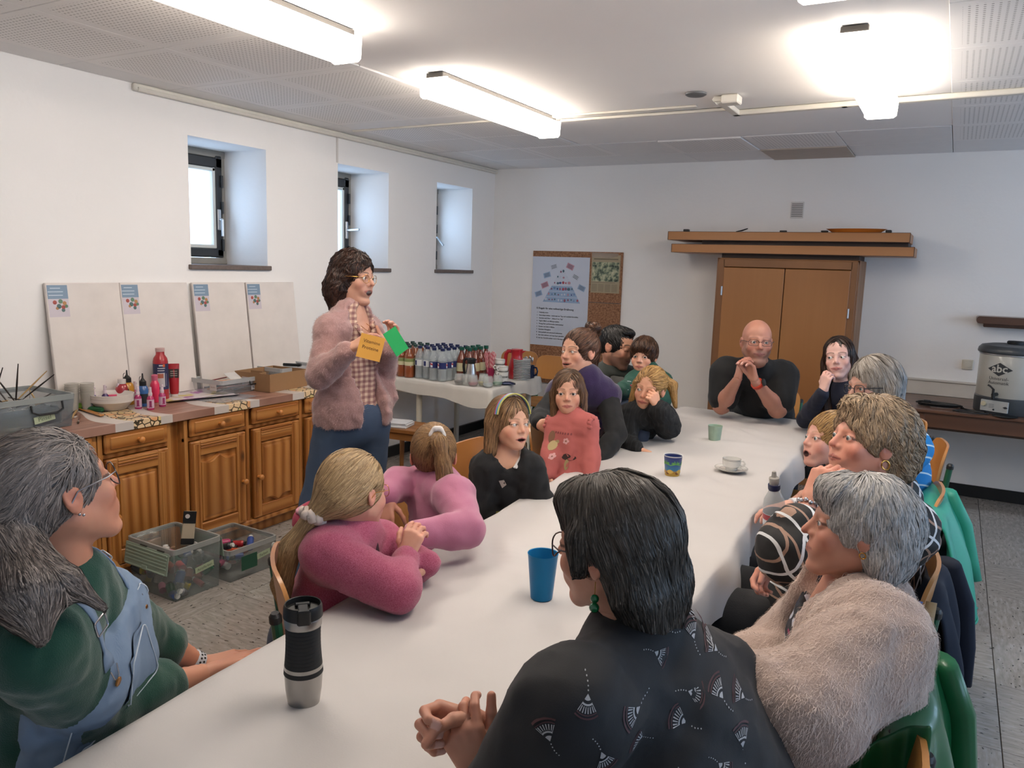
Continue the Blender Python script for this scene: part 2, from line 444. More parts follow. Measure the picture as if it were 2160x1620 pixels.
# ---------------------------------------------------------------- materials for furniture
def wood(name, c0, c1, c2, scale=1.0, axis='Z', rough=.42, knots=True, coat=.25):
    t = NT(name)
    sc = {'Z': (9, 9, .9), 'Y': (9, .9, 9), 'X': (.9, 9, 9)}[axis]
    oi = t.n('ShaderNodeObjectInfo').outputs['Random']
    co0 = t.n('ShaderNodeVectorMath', {0: t.n('ShaderNodeTexCoord').outputs['Object'], 1: t.n('ShaderNodeCombineXYZ', {0: t.math('MULTIPLY', oi, 13), 1: t.math('MULTIPLY', oi, 7), 2: t.math('MULTIPLY', oi, 5)})}, operation='ADD').outputs[0]
    co = t.n('ShaderNodeMapping', {0: co0, 'Scale': tuple(k*scale for k in sc)}).outputs[0]
    warp = t.noise(co, .7, 2)
    w = t.n('ShaderNodeTexWave', {'Vector': co, 'Scale': .55, 'Distortion': 7.0, 'Detail': 2.5, 'Detail Scale': .6}, wave_type='RINGS').outputs['Fac']
    fine = t.noise(t.n('ShaderNodeMapping', {0: co, 'Scale': (12, 12, 3)}).outputs[0], 1.0, 4)
    base = t.ramp(w, [(.0, c0), (.55, c1), (1, c2)])
    col = t.mix(t.math('MULTIPLY', fine, .45), base, c2)
    if knots:
        v = t.n('ShaderNodeTexVoronoi', {'Vector': t.n('ShaderNodeMapping', {0: co0, 'Scale': tuple({'Z': (3.2, 3.2, 1.7), 'Y': (3.2, 1.7, 3.2), 'X': (1.7, 3.2, 3.2)}[axis])}).outputs[0], 'Scale': 1.3}).outputs['Distance']
        col = t.mix(t.ramp(v, [(.0, '#ffffff'), (.05, '#cccccc'), (.09, '#000000')]), col, '#3a1a0a')
    t.sp(Base_Color=col, Roughness=rough); t.set(t.b.inputs['Coat Weight'], coat); t.set(t.b.inputs['Coat Roughness'], .3)
    t.bump(w, .06, .002); return t.m
m_pineV = wood('pine_vertical', '#c48a4c', '#b4773a', '#925722', 1.0, 'Z')
m_pineH = wood('pine_horizontal', '#c48a4c', '#b4773a', '#925722', 1.0, 'Y')
m_beech = wood('beech_plywood', '#c98f4e', '#c08444', '#b0743a', .5, 'Z', .35, False, .4)
m_ward = wood('wardrobe_veneer', '#a5703f', '#9c6636', '#8f5c30', .35, 'Z', .45, False, .15)
m_wardF = wood('wardrobe_frame_wood', '#9a6a40', '#8f6038', '#7f5430', .35, 'Z', .5, False, .1)
m_plank = wood('shelf_wood', '#b27a48', '#a9703e', '#9a6436', .35, 'X', .45, False, .15)
m_dark = wood('dark_bench_wood', '#6b4630', '#5f3d2a', '#523424', .5, 'X', .35, False, .3)
m_stool = wood('stool_wood', '#a5713f', '#986434', '#87572b', .6, 'Z', .45, False, .2)
m_green = mat('green_steel', '#1f5a40', .38, .2, var=.08)
m_white = mat('white_lacquer', '#cfcabc', .45)
m_gold_b = mat('brass_buckle', '#a8864a', .3, .9)
m_knob = mat('pine_knob', '#c47f3c', .35, coat=.4)
# ---------------------------------------------------------------- cabinets along the left wall
XF = -3.485
def raised_panel(y0, y1, z0, z1, arch):
    """arched centre panel outline in (y,z)"""
    pts = [(y0, z0)]
    n = 10
    def bow(t): return .035*(math.exp(-((t-.5)/.17)**2)) - .006*math.sin(PI*2*abs(t-.5))
    if 'b' in arch: pts = [(y0+(y1-y0)*i/n, z0-bow(i/n)*.7+.012) for i in range(n+1)]
    else: pts = [(y0, z0), (y1, z0)]
    if 't' in arch: pts += [(y1-(y1-y0)*i/n, z1+bow(i/n)*.8-.02) for i in range(n+1)]
    else: pts += [(y1, z1), (y0, z1)]
    return pts
def scale_poly(pts, k):
    cx = sum(p[0] for p in pts)/len(pts); cy = sum(p[1] for p in pts)/len(pts)
    w = max(p[0] for p in pts)-min(p[0] for p in pts); h = max(p[1] for p in pts)-min(p[1] for p in pts)
    return [(cx+(p[0]-cx)*(1-2*k/w), cy+(p[1]-cy)*(1-2*k/h)) for p in pts]
def panel_solid(g, pts, x0, x1, k):
    """raised field: outline at x0, inset outline at x1"""
    q = scale_poly(pts, k); n = len(pts)
    g.add([(x0, *p) for p in pts]+[(x1, *p) for p in q], [tuple(range(n, 2*n))]+[(i, (i+1) % n, n+(i+1) % n, n+i) for i in range(n)])
def cabinet(y0, units, label):
    W_ = sum(u[0] for u in units)
    r = thing('pine_cabinet', label, 'cabinet', (XF, y0, 0), group='pine base cabinets')
    g = G().box((-.27, W_/2, .43), (.52, W_, .70), .003).box((-.28, W_/2, .04), (.5, W_-.01, .08)).box((.004, W_/2, .087), (.04, W_, .03), .006)
    y = 0
    for i, u in enumerate(units):
        g.box((.0, y+.012 if i == 0 else y, .43), (.025, .024, .68), .002); y += u[0]
    g.box((.0, W_-.012, .43), (.025, .024, .68), .002); g.box((0, W_/2, .655), (.022, W_, .02), .002)
    g.obj('carcass', m_pineV, r)
    y = 0
    for w, ks, arch in units:
        a, b = y+.028, y+w-.028; c = (a+b)/2; hw = b-a
        d = G().box((.018, c, .718), (.022, hw, .098), .006).box((.03, c, .718), (.01, hw-.05, .06), .004)
        for q in range(3): d.box((.028, c, .695+q*.023), (.012, hw-.06, .012), .004)
        do = d.obj('drawer', m_pineH, r)
        G().cyl((.03, c, .718), (.055, c, .718), .009).ball((.062, c, .718), .016, sc=(.75, 1, 1)).obj('knob', m_knob, do)
        z0, z1 = .105, .64; fw = .062
        dr = G()
        for s in (a+fw/2, b-fw/2): dr.box((.018, s, (z0+z1)/2), (.024, fw, z1-z0), .005)
        drb = dr.obj('door', m_pineV, r)
        for k, s in enumerate((a+fw/2, b-fw/2)):
            g = G()
            for e in (-.012, .0, .012): g.box((.031, s+e, (z0+z1)/2), (.004, .0125, z1-z0-.03), .0018)
            g.obj('fluting', m_pineV, drb)
        G().box((.016, c, z0+fw/2+.005), (.022, hw-2*fw+.004, fw+.01), .003).obj('rail', m_pineH, drb)
        g = G().box((.016, c, z1-fw/2-.01), (.022, hw-2*fw+.004, fw+.02), .003)
        for e in (0, .014, .028): g.box((.027, c, z1-.012-e), (.006, hw-2*fw, .010), .002)
        g.obj('rail', m_pineH, drb)
        g = G().box((.006, c, (z0+z1)/2), (.012, hw-2*fw+.02, z1-z0-.03))
        pts = raised_panel(a+fw+.012, b-fw-.012, z0+fw+.028, z1-fw-.04, arch)
        panel_solid(g, scale_poly(pts, -.010), .012, .0245, .007); panel_solid(g, scale_poly(pts, .004), .0235, .0305, .012)
        g.obj('door_panel', m_pineV, drb)
        ky = a+.03 if ks == 'l' else b-.03
        G().cyl((.025, ky, .355), (.05, ky, .355), .009).ball((.06, ky, .355), .017, sc=(.75, 1, 1)).obj('knob', m_knob, drb)
        y += w
    return r
cabinet(1.36, [(.42, 'r', 't'), (.42, 'r', 't')], 'pine base cabinet at the left end of the worktop, behind the woman in overalls')
cabinet(2.205, [(.40, 'l', '')], 'single pine base cabinet behind the clear plastic boxes')
cabinet(2.685, [(.425, 'r', 't'), (.425, 'l', 'b'), (.43, 'r', 't')], 'wide pine base cabinet beside the standing presenter')
tag(G().box((XF-.045, 2.645, .41), (.02, .078, .74), .003).obj('filler_board', m_pineV), 'narrow recessed pine board between two base cabinets', 'board')
# worktop with printed oilcloth
t = NT('printed_oilcloth'); co = t.coord()
sp = t.n('ShaderNodeSeparateXYZ', {0: co})
yy = t.math('ADD', sp.outputs[1], t.math('MULTIPLY', t.math('SINE', t.math('MULTIPLY', sp.outputs[0], 9)), .05))
ban = t.math('FRACT', t.math('MULTIPLY', yy, 1.72))
wd = t.ramp(t.noise(t.n('ShaderNodeMapping', {0: co, 'Scale': (30, 3, 3)}).outputs[0], 1, 3), [(.3, '#7d5648'), (.7, '#a88272')])
vo = t.n('ShaderNodeTexVoronoi', {'Vector': co, 'Scale': 26.0, 'Randomness': 1.0}); 
fr = t.ramp(t.n('ShaderNodeSeparateColor', {0: vo.outputs['Color']}).outputs[0], [(0, '#e6c9a0'), (.4, '#e0a878'), (.6, '#d9c58a'), (.8, '#e6c9a0')], 'CONSTANT')
edge = t.n('ShaderNodeTexVoronoi', {'Vector': co, 'Scale': 26.0}, feature='DISTANCE_TO_EDGE').outputs[0]
fr = t.mix(t.math('LESS_THAN', edge, .07), fr, '#4a4030')
s1 = t.ramp(ban, [(0, '#ffffff'), (.45, '#000000')], 'CONSTANT')
c = t.mix(s1, '#c9c0ba', wd)
s2 = t.ramp(ban, [(0, '#000000'), (.62, '#ffffff'), (.88, '#000000')], 'CONSTANT')
c = t.mix(s2, c, fr)
t.sp(Base_Color=c, Roughness=.35); m_oil = t.m
wt = thing('worktop', 'long worktop under a printed oilcloth on the pine cabinets', 'worktop', (-3.74, 2.63, .785))
G().box((0, 0, .011), (.56, 2.62, .022), .003).obj('board', m_pineH, wt)
o = G().box((.002, 0, .0245), (.572, 2.63, .005), .002).box((.286, 0, .005), (.004, 2.63, .042), .0015).obj('oilcloth', m_oil, wt)
WT = .8125
# ---------------------------------------------------------------- canvases leaning on the wall
m_canvas = mat('stretched_canvas', '#dcd4ce', .75, bump=.15, bs=900)
m_cedge = mat('canvas_wrap', '#d4ceca', .3)
m_blue = mat('sticker_blue', '#7d93a8', .4); m_lav = mat('sticker_white', '#c9bfc6', .4)
def canvas(y0, w, label, group, lean=.11, top=1.452, dx=0.0, st=.115):
    h = (top-WT)/math.cos(lean*1.0)
    r = thing('blank_canvas', label, 'canvas', (XL+.018+dx+h*math.sin(lean), y0+w/2, WT+.012), rot=(0, -lean, 0), group=group)
    G().box((0, 0, h/2), (.02, w, h), .003).obj('board', m_canvas, r)
    s = G().box((.0108, -w/2+st/2+.006, h-.012-.035), (.0012, st, .07), 0, 0).box((.0107, -w/2+st/2+.006, h-.012-.115), (.001, st, .095), 0, 1)
    rnd = random.Random(3)
    for i, (a, b, rr) in enumerate(((-.02, -.10, .012), (.01, -.095, .013), (.03, -.105, .012), (0, -.12, .014), (.022, -.125, .012), (.038, -.12, .01), (-.01, -.13, .009), (.02, -.14, .011))):
        s.lathe([(rr*.9, 0), (rr*.8, .0009)], (.0112, -w/2+st/2+.006+a, h+b), 10, 2+i % 4, R=Matrix.Rotation(PI/2, 3, 'Y'))
    for k in range(3): s.box((.0116, -w/2+st*.45, h-.028-.018*k), (.0006, st*(.5, .75, .7)[k], .004), 0, 6)
    s.obj('label', [m_blue, m_lav, mat('st_red', '#a04a40', .5), mat('st_green', '#5c7d62', .5), mat('st_orange', '#b08050', .5), mat('st_teal', '#4d6b68', .5), mat('st_txt', '#c4d0da', .5)], r)
    return r
cg = 'large blank canvases leaning on the left wall'
canvas(2.305, .405, 'large blank canvas at the far left with a blue label, behind the paint bottles', cg, st=.105)
canvas(2.713, .435, 'second large blank canvas from the left, its label beside the first', cg, dx=.0, st=.10)
canvas(3.185, .40, 'third blank canvas with a blue label behind the tray of pencils', cg, st=.105)
canvas(3.597, .42, 'rightmost blank canvas, behind the cardboard box', cg, dx=.0, st=.105)
# ---------------------------------------------------------------- wardrobe, shelf boards, small shelf, bench
r = thing('wardrobe', 'two-door brown wooden wardrobe against the back wall, behind the bald man', 'wardrobe', (-1.155, YB, 0))
g = G().box((-.515, -.22, .87), (.022, .43, 1.74), .003).box((.515, -.22, .87), (.022, .43, 1.74), .003).box((0, -.22, 1.725), (1.05, .43, .03), .004).box((0, -.22, .07), (1.02, .42, .14), .003).box((0, -.02, .87), (1.02, .02, 1.7))
for x in (-.49, .49): g.box((x, -.432, .87), (.05, .02, 1.72), .003)
g.box((0, -.432, 1.70), (.95, .02, .06), .003).box((0, -.432, .07), (.95, .02, .14), .003)
g.obj('carcass', m_wardF, r)
for x in (-.235, .235):
    d = G().box((x, -.440, .905), (.464, .02, 1.52), .003).obj('door', m_ward, r)
    s = 1 if x > 0 else -1
    for z in (.35, 1.48) if s < 0 else (.35, 1.35): G().cyl((s*.474, -.452, z-.035), (s*.474, -.452, z+.035), .007).obj('hinge', m_metal, d)
g = G()
for x0, x1, z, lab in ((-2.095, -.32, 1.908, 'upper of two long wooden shelf boards stored above the wardrobe'), (-2.06, -.285, 1.809, 'lower of two long wooden shelf boards stored above the wardrobe')):
    r = thing('shelf_board', lab, 'board', ((x0+x1)/2, YB-.24, z), group='shelf boards above the wardrobe')
    G().box((0, 0, 0), (x1-x0, .43, .068), .003).obj('board', m_plank, r)
    g = G()
    for y in (-.2155,): g.box((0, y, .033), (x1-x0, .002, .003), 0).box((0, y, -.033), (x1-x0, .002, .003)).box((-(x1-x0)/2, y, 0), (.004, .002, .066)).box(((x1-x0)/2, y, 0), (.004, .002, .066))
    g.obj('edge_line', mat('dark_edge', '#4a3122', .5), r)
tag(G().box((-1.08, YB-.2, 1.8585), (1.50, .38, .031), .002).box((-1.155, YB-.2, 1.7575), (1.02, .36, .035), .002).obj('dark_spacer', mat('dark_spacer', '#3a2a22', .6)), 'dark board between the two stacked shelf boards', 'board')
ot = thing('orange_tray', 'orange tray lying on top of the stored shelf boards', 'tray', (-.69, YB-.34, 1.942))
G().lathe([(.16, 0), (.205, .028), (.212, .03), (.2, .026), (.158, .004), (0, .004)], (0, 0, 0), 28, sy=.45).obj('tray', mat('orange_plastic', '#c8742a', .4), ot)
G().box((.22, 0, .014), (.04, .05, .02), .004).obj('handle', m_black, ot)
G().box((-.22, 0, .012), (.05, .04, .012), .004).obj('handle', m_black, ot)
tag(G().box((-1.96, YB-.4, 1.9525), (.045, .04, .02), .004).obj('black_clip', m_black), 'small black clip at the left end of the upper shelf board', 'clip')
tag(G().tube([(-1.56, YB-.4, 1.946), (-1.52, YB-.38, 1.955), (-1.48, YB-.36, 1.972)], [.005, .012, .008], 8, flat=.5).obj('black_spoon', m_black), 'small black curved object on the upper shelf board', 'tool')
tag(G().box((-1.2, YB-.4, 1.9495), (.05, .03, .013), .003).obj('black_block', m_black), 'small flat black block in the middle of the upper shelf board', 'block')
ss = thing('wall_shelf', 'short brown wooden wall shelf above the urn', 'shelf', (.55, YB, 1.345))
G().poly(rrect(.8, .05, .018, 4), .2, 'Y').obj('board', m_dark, ss).location = (0, -.2, 0)
G().box((0, -.09, -.04), (.7, .02, .03), .003).box((0, -.02, -.03), (.7, .03, .05), .003).obj('bracket', m_dark, ss)
bt = thing('brown_side_table', 'dark brown wooden table along the back wall carrying the urn', 'table', (.95, YB-.42, 0))
G().box((-.12, 0, .735), (2.54, .78, .022), .006).obj('tabletop', m_dark, bt)
G().box((0, -.35, .675), (2.2, .03, .10), .004).box((0, .33, .675), (2.2, .03, .10), .004).box((-1.08, 0, .675), (.03, .68, .10), .004).box((0, -.1, .60), (2.2, .02, .06), .003).obj('apron', m_dark, bt)
for x in (-1.08, 1.08):
    for y in (-.34, .34): G().box((x, y, .36), (.06, .06, .72), .005).obj('leg', m_dark, bt)
# ---------------------------------------------------------------- cork board, poster, newspaper page
t = NT('cork'); co = t.coord(); a = t.noise(co, 60, 5, .7)
t.sp(Base_Color=t.ramp(a, [(.35, '#6e4a34'), (.5, '#94694c'), (.65, '#ad8262')]), Roughness=.9); t.bump(a, .4, .003); m_cork = t.m
cb = thing('cork_board', 'tall brown cork pinboard on the back wall near the corner', 'pinboard', (-3.11, YB-.002, 1.17))
for i, (z0, z1) in enumerate(((-.66, -.27), (-.266, .14), (.144, .605))):
    G().box((0, -.008, (z0+z1)/2), (.92, .014, z1-z0), .002).obj('panel', m_cork, cb)
po = thing('nutrition_poster', 'white poster of a food pyramid with a numbered list in German', 'poster', (-3.27, YB-.018, 1.299))
PW, PH = .595, .845
G().box((0, 0, 0), (PW, .002, PH)).obj('sheet', mat('poster_paper', '#c8cedb', .45, var=.03), po)
FM = lambda x, z, y=-.0022: frame((x, y, z), (1, 0, 0), (0, 0, 1))
g = G(); rnd = random.Random(5)
pyr = ['#8fa6c4', '#7d97bd', '#a98a9c', '#8c6f86', '#a8a6b8', '#93a9c0']
mats = [mat('pm%d' % i, c, .5) for i, c in enumerate(['#92a9c6', '#6f8cb5', '#8d5a70', '#b98a98', '#c3c9d6', '#4e6a78', '#3d4f8a', '#a34a58', '#555a66'])]
rows = 6; bz, tz = -.005, .315
for k in range(rows):
    z0 = bz+(tz-bz)*k/rows; z1 = bz+(tz-bz)*(k+1)/rows-.004
    h0 = .185*(1-k/rows)+.012; h1 = .185*(1-(k+1)/rows)+.014
    g.add([(-h0+.02, -.0014, z0), (h0+.02, -.0014, z0), (h1+.02, -.0014, z1), (-h1+.02, -.0014, z1)], [(0, 1, 2, 3)], 0 if k < 3 else 4)
    n = max(2, int(h0*60))
    for i in range(n):
        x = .02-h0+.015+(2*h0-.03)*(i+.5)/n+rnd.uniform(-.004, .004); rr = rnd.uniform(.007, .015)
        g.lathe([(rr, 0), (rr*.9, .0006)], (x, -.0016, (z0+z1)/2+rnd.uniform(-.006, .006)), 9, rnd.choice([1, 2, 3, 5, 6, 7, 4]), sx=rnd.uniform(.6, 1.3), R=Matrix.Rotation(PI/2, 3, 'X'))
for x, z, a, mi in ((-.07, .33, .3, 4), (.10, .335, -.4, 3), (-.14, .25, .3, 0), (.16, .24, -.5, 4), (-.16, .155, .4, 3), (.225, .14, -.4, 0), (-.225, .07, .35, 0)):
    R = Matrix.Rotation(-a, 3, 'Y')
    g.box((x, -.0018, z), (.075, .0006, .05), 0, mi, rot=R)
    for q in (-1, 0, 1): g.box(Vector((x, -.0024, z))+R @ Vector((0, 0, q*.012)), (.055, .0005, .005), 0, 8, rot=R)
g.obj('printed_pyramid', mats, po)
g = G(); 
lines = ['Vielseitig essen', 'Getreideprodukte - mehrmals am Tag und reichlich Kartoffeln', 'Gem\u00fcse und Obst - \u201eNimm 5 am Tag\u201c', 'T\u00e4glich Milch und Milchprodukte', 'Wenig Fett und fettreiche Lebensmittel', 'Zucker und Salz in Ma\u00dfen', 'Reichlich Fl\u00fcssigkeit', 'Schmackhaft und schonend zubereiten', 'Sich Zeit nehmen und das Essen genie\u00dfen', 'Auf das Gewicht achten und in Bewegung bleiben']
flat_text(g, '10 Regeln f\u00fcr eine vollwertige Ern\u00e4hrung', .024, FM(-.245, -.068), 0, True, 'LEFT')
for i, s in enumerate(lines):
    flat_text(g, '%d.' % (i+1), .0155, FM(-.235, -.108-i*.0272), 0, True, 'LEFT')
    flat_text(g, s, .0165, FM(-.212, -.108-i*.0272), 0, True, 'LEFT')
g.obj('printed_text', mat('print_ink', '#23262b', .6), po)
np_ = thing('newspaper_page', 'yellowed newspaper page with a photo of a group, pinned beside the poster', 'paper', (-2.812, YB-.019, 1.576))
G().box((0, 0, 0), (.283, .0016, .345)).obj('sheet', mat('old_newsprint', '#a89a80', .8), np_)
G().box((0, -.0012, .02), (.262, .0006, .175)).obj('printed_photo', None or (lambda t: (t.sp(Base_Color=t.ramp(t.noise(t.coord((1, 1, 1)), 22, 4, .6), [(.35, '#2c352f'), (.47, '#6c7a66'), (.55, '#a9ab8c'), (.7, '#c9c6a6')]), Roughness=.6), t.m)[1])(NT('halftone_photo')), np_)
g = G()
for c in range(4):
    for i in range(9): g.box((-.105+c*.066, -.0012, -.095-i*.008), (.055, .0005, .003))
g.box((-.02, -.0012, -.077), (.24, .0005, .004)).box((0, -.0012, .135), (.24, .0005, .012))
g.obj('printed_columns', mat('news_ink', '#7d7260', .8), np_)
tag(G().add([(-2.955, YB-.02, 1.77), (-2.69, YB-.02, 1.765), (-2.70, YB-.022, 1.735), (-2.78, YB-.028, 1.72), (-2.95, YB-.024, 1.725)], [(0, 1, 2, 3, 4)]).obj('clear_foil', mat('foil', '#c8b8a8', .15, alpha=.45)), 'crinkled clear film along the top of the newspaper page', 'film')
# ---------------------------------------------------------------- urn with tap
ur = thing('electric_urn', 'large cream electric drinks urn with grey lid and tap', 'urn', (.385, 6.22, .747))
m_urn = mat('cream_enamel', '#a9a79f', .35, coat=.3); m_ug = mat('urn_grey', '#3d4145', .35)
G().lathe([(.20, 0), (.205, .01), (.205, .105), (.198, .112)], seg=40).obj('base', m_ug, ur)
G().lathe([(.198, .108), (.2, .112), (.2, .385), (.197, .39)], seg=40).obj('tank', m_urn, ur)
G().lathe([(.2, .388), (.206, .392), (.206, .398), (.2, .402)], seg=40).obj('rim', m_metal, ur)
G().lathe([(.213, .402), (.216, .41), (.212, .432), (.195, .45), (.15, .458), (0, .462)], seg=40).obj('lid', m_ug, ur).parent = ur
G().lathe([(.05, .46), (.052, .475), (.046, .482), (0, .483)], (.0, 0, 0), 20).obj('lid_knob', m_black, ur)
ux, uy = -.42, -.9075   # direction of the front face
fr_ = Vector((ux, uy, 0)).normalized(); sd = Vector((-fr_.y, fr_.x, 0))
def UM(z, r=.2006): return frame(fr_*r + Vector((0, 0, z)), sd, (0, 0, 1))
g = G()
n = 14; vs = []; 
def wrapq(g, pts, R, M, mi):
    g2 = [(R*math.sin(x/R), y, R*math.cos(x/R)-R) for x, y in pts]
    old = g.M; g.M = M; g.add(g2, [tuple(range(len(g2)))], mi); g.M = old
for s in (-1, 1):
    for i in range(6):
        x0, x1 = s*.078*i/6, s*.078*(i+1)/6; h0, h1 = .044*(1-i/6), .044*(1-(i+1)/6)
        wrapq(g, [(x0, -h0), (x1, -h1-1e-4), (x1, h1+1e-4), (x0, h0)], .2, UM(.30, .2008), 0)
flat_text(g, 'abc', .072, UM(.303, .2016), 1, True, wrap=.2)
flat_text(g, 'Universal-', .030, UM(.238, .2012), 0, False, wrap=.2)
flat_text(g, 'Automatik', .030, UM(.210, .2012), 0, False, wrap=.2)
g.obj('printed_logo', [mat('urn_print', '#2a2c30', .5), mat('urn_print_light', '#b9b7ae', .5)], ur)
old = UM(.135, .2)
g = G().at(old).cyl((0, 0, -.01), (0, 0, .05), .012).box((0, -.012, .045), (.02, .04, .02), .005).box((.0, .022, .052), (.014, .035, .012), .003).tube([(0, .035, .05), (-.02, .055, .055), (-.035, .062, .057)], .006)
g.obj('tap', m_black, ur)
g = G().at(UM(.055, .212)).box((0, 0, -.002), (.17, .075, .012), .003); g.obj('control_plate', mat('plate_grey', '#a7a9a8', .4), ur)
g = G().at(UM(.055, .219)).lathe([(.017, 0), (.015, .012), (0, .012)], (-.062, .012, 0), 18); g.obj('dial', mat('cream_dial', '#c4bb9f', .4), ur)
g = G().at(UM(.055, .2185)).lathe([(.006, 0), (.005, .004), (0, .004)], (.0, -.022, 0), 12)
for s in (-1, 1): g.add([(.07, -.008, .0006), (.07+s*.016, 0, .0006), (.07, .008, .0006)], [(0, 1, 2)])
for q in range(3): g.box((-.015, .012-q*.01, .0005), (.03, .0015, .001))
g.obj('control_print', mat('urn_print', '#2a2c30', .5), ur)
def coil(x, y, z, r1, r2, n, seed):
    rr = random.Random(seed); pts = []
    for i in range(n*14): a = 2*PI*i/14; k = 1+.12*math.sin(a*.37+seed); pts.append((x+r1*k*math.cos(a), y+r2*k*math.sin(a), z+.006*i/14+.003*rr.random()))
    return pts
tag(G().tube(coil(-.02, 6.15, .7505, .13, .07, 3, 2), .0055, 6).tube([(.11, 6.15, .7505), (.16, 6.10, .7505), (.25, 6.05, .7505)], .0055, 6).box((-.1, 6.18, .77), (.05, .03, .02), .006).obj('coiled_cable', m_black), 'coiled black cable with plug on the brown table beside the urn', 'cable')
tag(G().tube(coil(.16, 5.98, .7505, .10, .05, 1, 5)+[(.27, 6.0, .752)], .005, 6).obj('cable_loop', m_black), 'black cable loop lying in front of the urn', 'cable')
tag(G().lathe([(.07, 0), (.075, .004), (0, .004)], (.36, 5.985, .747), 24).obj('black_coaster', m_black), 'thin round black mat under the tap of the urn', 'mat')
sk = thing('wall_socket', 'white wall socket partly hidden behind the urn', 'socket', (.13, YB, 1.0))
G().box((0, -.008, 0), (.075, .016, .075), .005).lathe([(.022, 0), (.022, .01), (0, .01)], (0, -.016, 0), 16, R=Matrix.Rotation(PI/2, 3, 'X')).obj('cover', mat('socket_cream', '#cfc8b8', .4), sk)
# ---------------------------------------------------------------- chairs
CH = None
def make_chair():
    r = thing('school_chair', 'x', 'chair')
    def slab(w, h, rc, curve, th, tf):
        g = G(); nx, ny = 10, 8; vs = []; 
        for s in (0, 1):
            for j in range(ny+1):
                for i in range(nx+1):
                    u, v = i/nx*2-1, j/ny*2-1
                    # rounded-corner mapping
                    x, y = u*w/2, v*h/2
                    ax, ay = abs(x)-(w/2-rc), abs(y)-(h/2-rc)
                    if ax > 0 and ay > 0:
                        d = math.hypot(ax, ay); m = max(ax, ay)
                        k = m/d if d > 0 else 1
                        x = math.copysign(w/2-rc+ax*k, x); y = math.copysign(h/2-rc+ay*k, y)
                    vs.append(tf(x, y, curve*(x/(w/2))**2 + (s-.5)*th))
        N = (nx+1)*(ny+1); fs = []
        for j in range(ny):
            for i in range(nx):
                a = j*(nx+1)+i; q = (a, a+1, a+nx+2, a+nx+1); fs += [q[::-1], tuple(N+k for k in q)]
        ring = [i for i in range(nx+1)]+[j*(nx+1)+nx for j in range(1, ny+1)]+[ny*(nx+1)+i for i in range(nx-1, -1, -1)]+[j*(nx+1) for j in range(ny-1, 0, -1)]
        for a, b in zip(ring, ring[1:]+ring[:1]): fs.append((a, b, N+b, N+a))
        return g.add(vs, fs)
    slab(.40, .40, .06, 0, .011, lambda x, y, z: (x, y+.02, .455+z-.0+.25*max(0, -y-.05)**2-.3*max(0, y-.12)**2)).obj('seat', m_beech, r)
    slab(.39, .21, .075, .030, .011, lambda x, y, z: (x, -.215+z-(y)*.14, .735+y)).obj('backrest', m_beech, r)
    for s in (-1, 1):
        g = G().tube([(s*.192, -.225, .755), (s*.192, -.212, .64), (s*.192, -.19, .46), (s*.192, -.10, .02)], .0135, 10, flat=1.25).tube([(s*.192, -.21, .012), (s*.192, .2, .012)], .0125, 8)
        g.tube([(s*.192, -.19, .43), (s*.18, .17, .43)], .010, 8)
        g.obj('frame_side', m_green, r)
        G().tube([(s*.192, -.2255, .752), (s*.192, -.2265, .768), (s*.192, -.227, .776)], [.0155, .0155, .010], 10, flat=1.25).obj('post_cap', m_black, r)
        G().ball((s*.15, -.2, .735), .005, 8, 5).obj('rivet', m_metal, r)
    G().tube([(-.192, -.10, .035), (.192, -.10, .035)], .010, 8).tube([(-.18, .1, .43), (.18, .1, .43)], .010, 8).tube([(-.19, -.18, .43), (.19, -.18, .43)], .010, 8).obj('crossbar', m_green, r)
    return r
chair0 = make_chair(); chair0['group'] = 'school chairs with plywood seat and green frame'
first = [True]
def chair(bx, by, rz, label):
    """bx,by: middle of the backrest on plan; rz: direction the sitter faces (0 = +y)"""
    x = bx+math.sin(rz)*-.215; y = by+math.cos(rz)*.215
    if first[0]:
        first[0] = False; chair0.location = (x, y, .0); chair0.rotation_euler = (0, 0, rz); chair0['label'] = label; return chair0
    return copytree(chair0, (x, y, 0), rz, label)
D = math.radians
chair(-1.485, 1.425, D(-43), 'school chair of the girl in the pink fleece jacket')
chair(-1.70, 2.33, D(-100), 'school chair of the girl with the ponytail and pink sweatshirt')
chair(-1.84, 2.90, D(-92), 'school chair of the girl in black with the hairband')
chair(-1.80, 3.48, D(-75), 'school chair behind the small girl in the salmon shirt, rivet showing')
chair(-1.86, 4.02, D(-85), 'school chair of the woman with the hair bun')
chair(-1.80, 4.75, D(-90), 'school chair of the bearded man')
chair(-1.88, 1.05, D(-82), 'school chair under the woman in denim overalls')
chair(-3.50, 6.42, D(180), 'empty school chair against the back wall, left one behind the drinks table')
chair(-3.04, 6.25, D(176), 'empty school chair against the back wall, right one behind the drinks table')
chair(-1.05, 5.62, D(180), 'school chair of the bald man at the table end')
chair(-.12, 4.95, D(112), 'school chair of the young woman with long dark hair')
chair(.02, 4.28, D(98), 'school chair with a bare orange backrest at the far right of the table')
chair(-.37, 4.22, D(96), 'empty school chair pushed under the right side of the table')
chair(.02, 3.30, D(92), 'school chair under the teal jacket')
chair(.02, 2.42, D(92), 'school chair of the woman in the lattice-print blouse')
chair(-.03, 1.74, D(90), 'school chair under the green jacket')
chair(.02, 1.315, D(88), 'school chair of the woman in black, its rounded backrest edge at the bottom right')

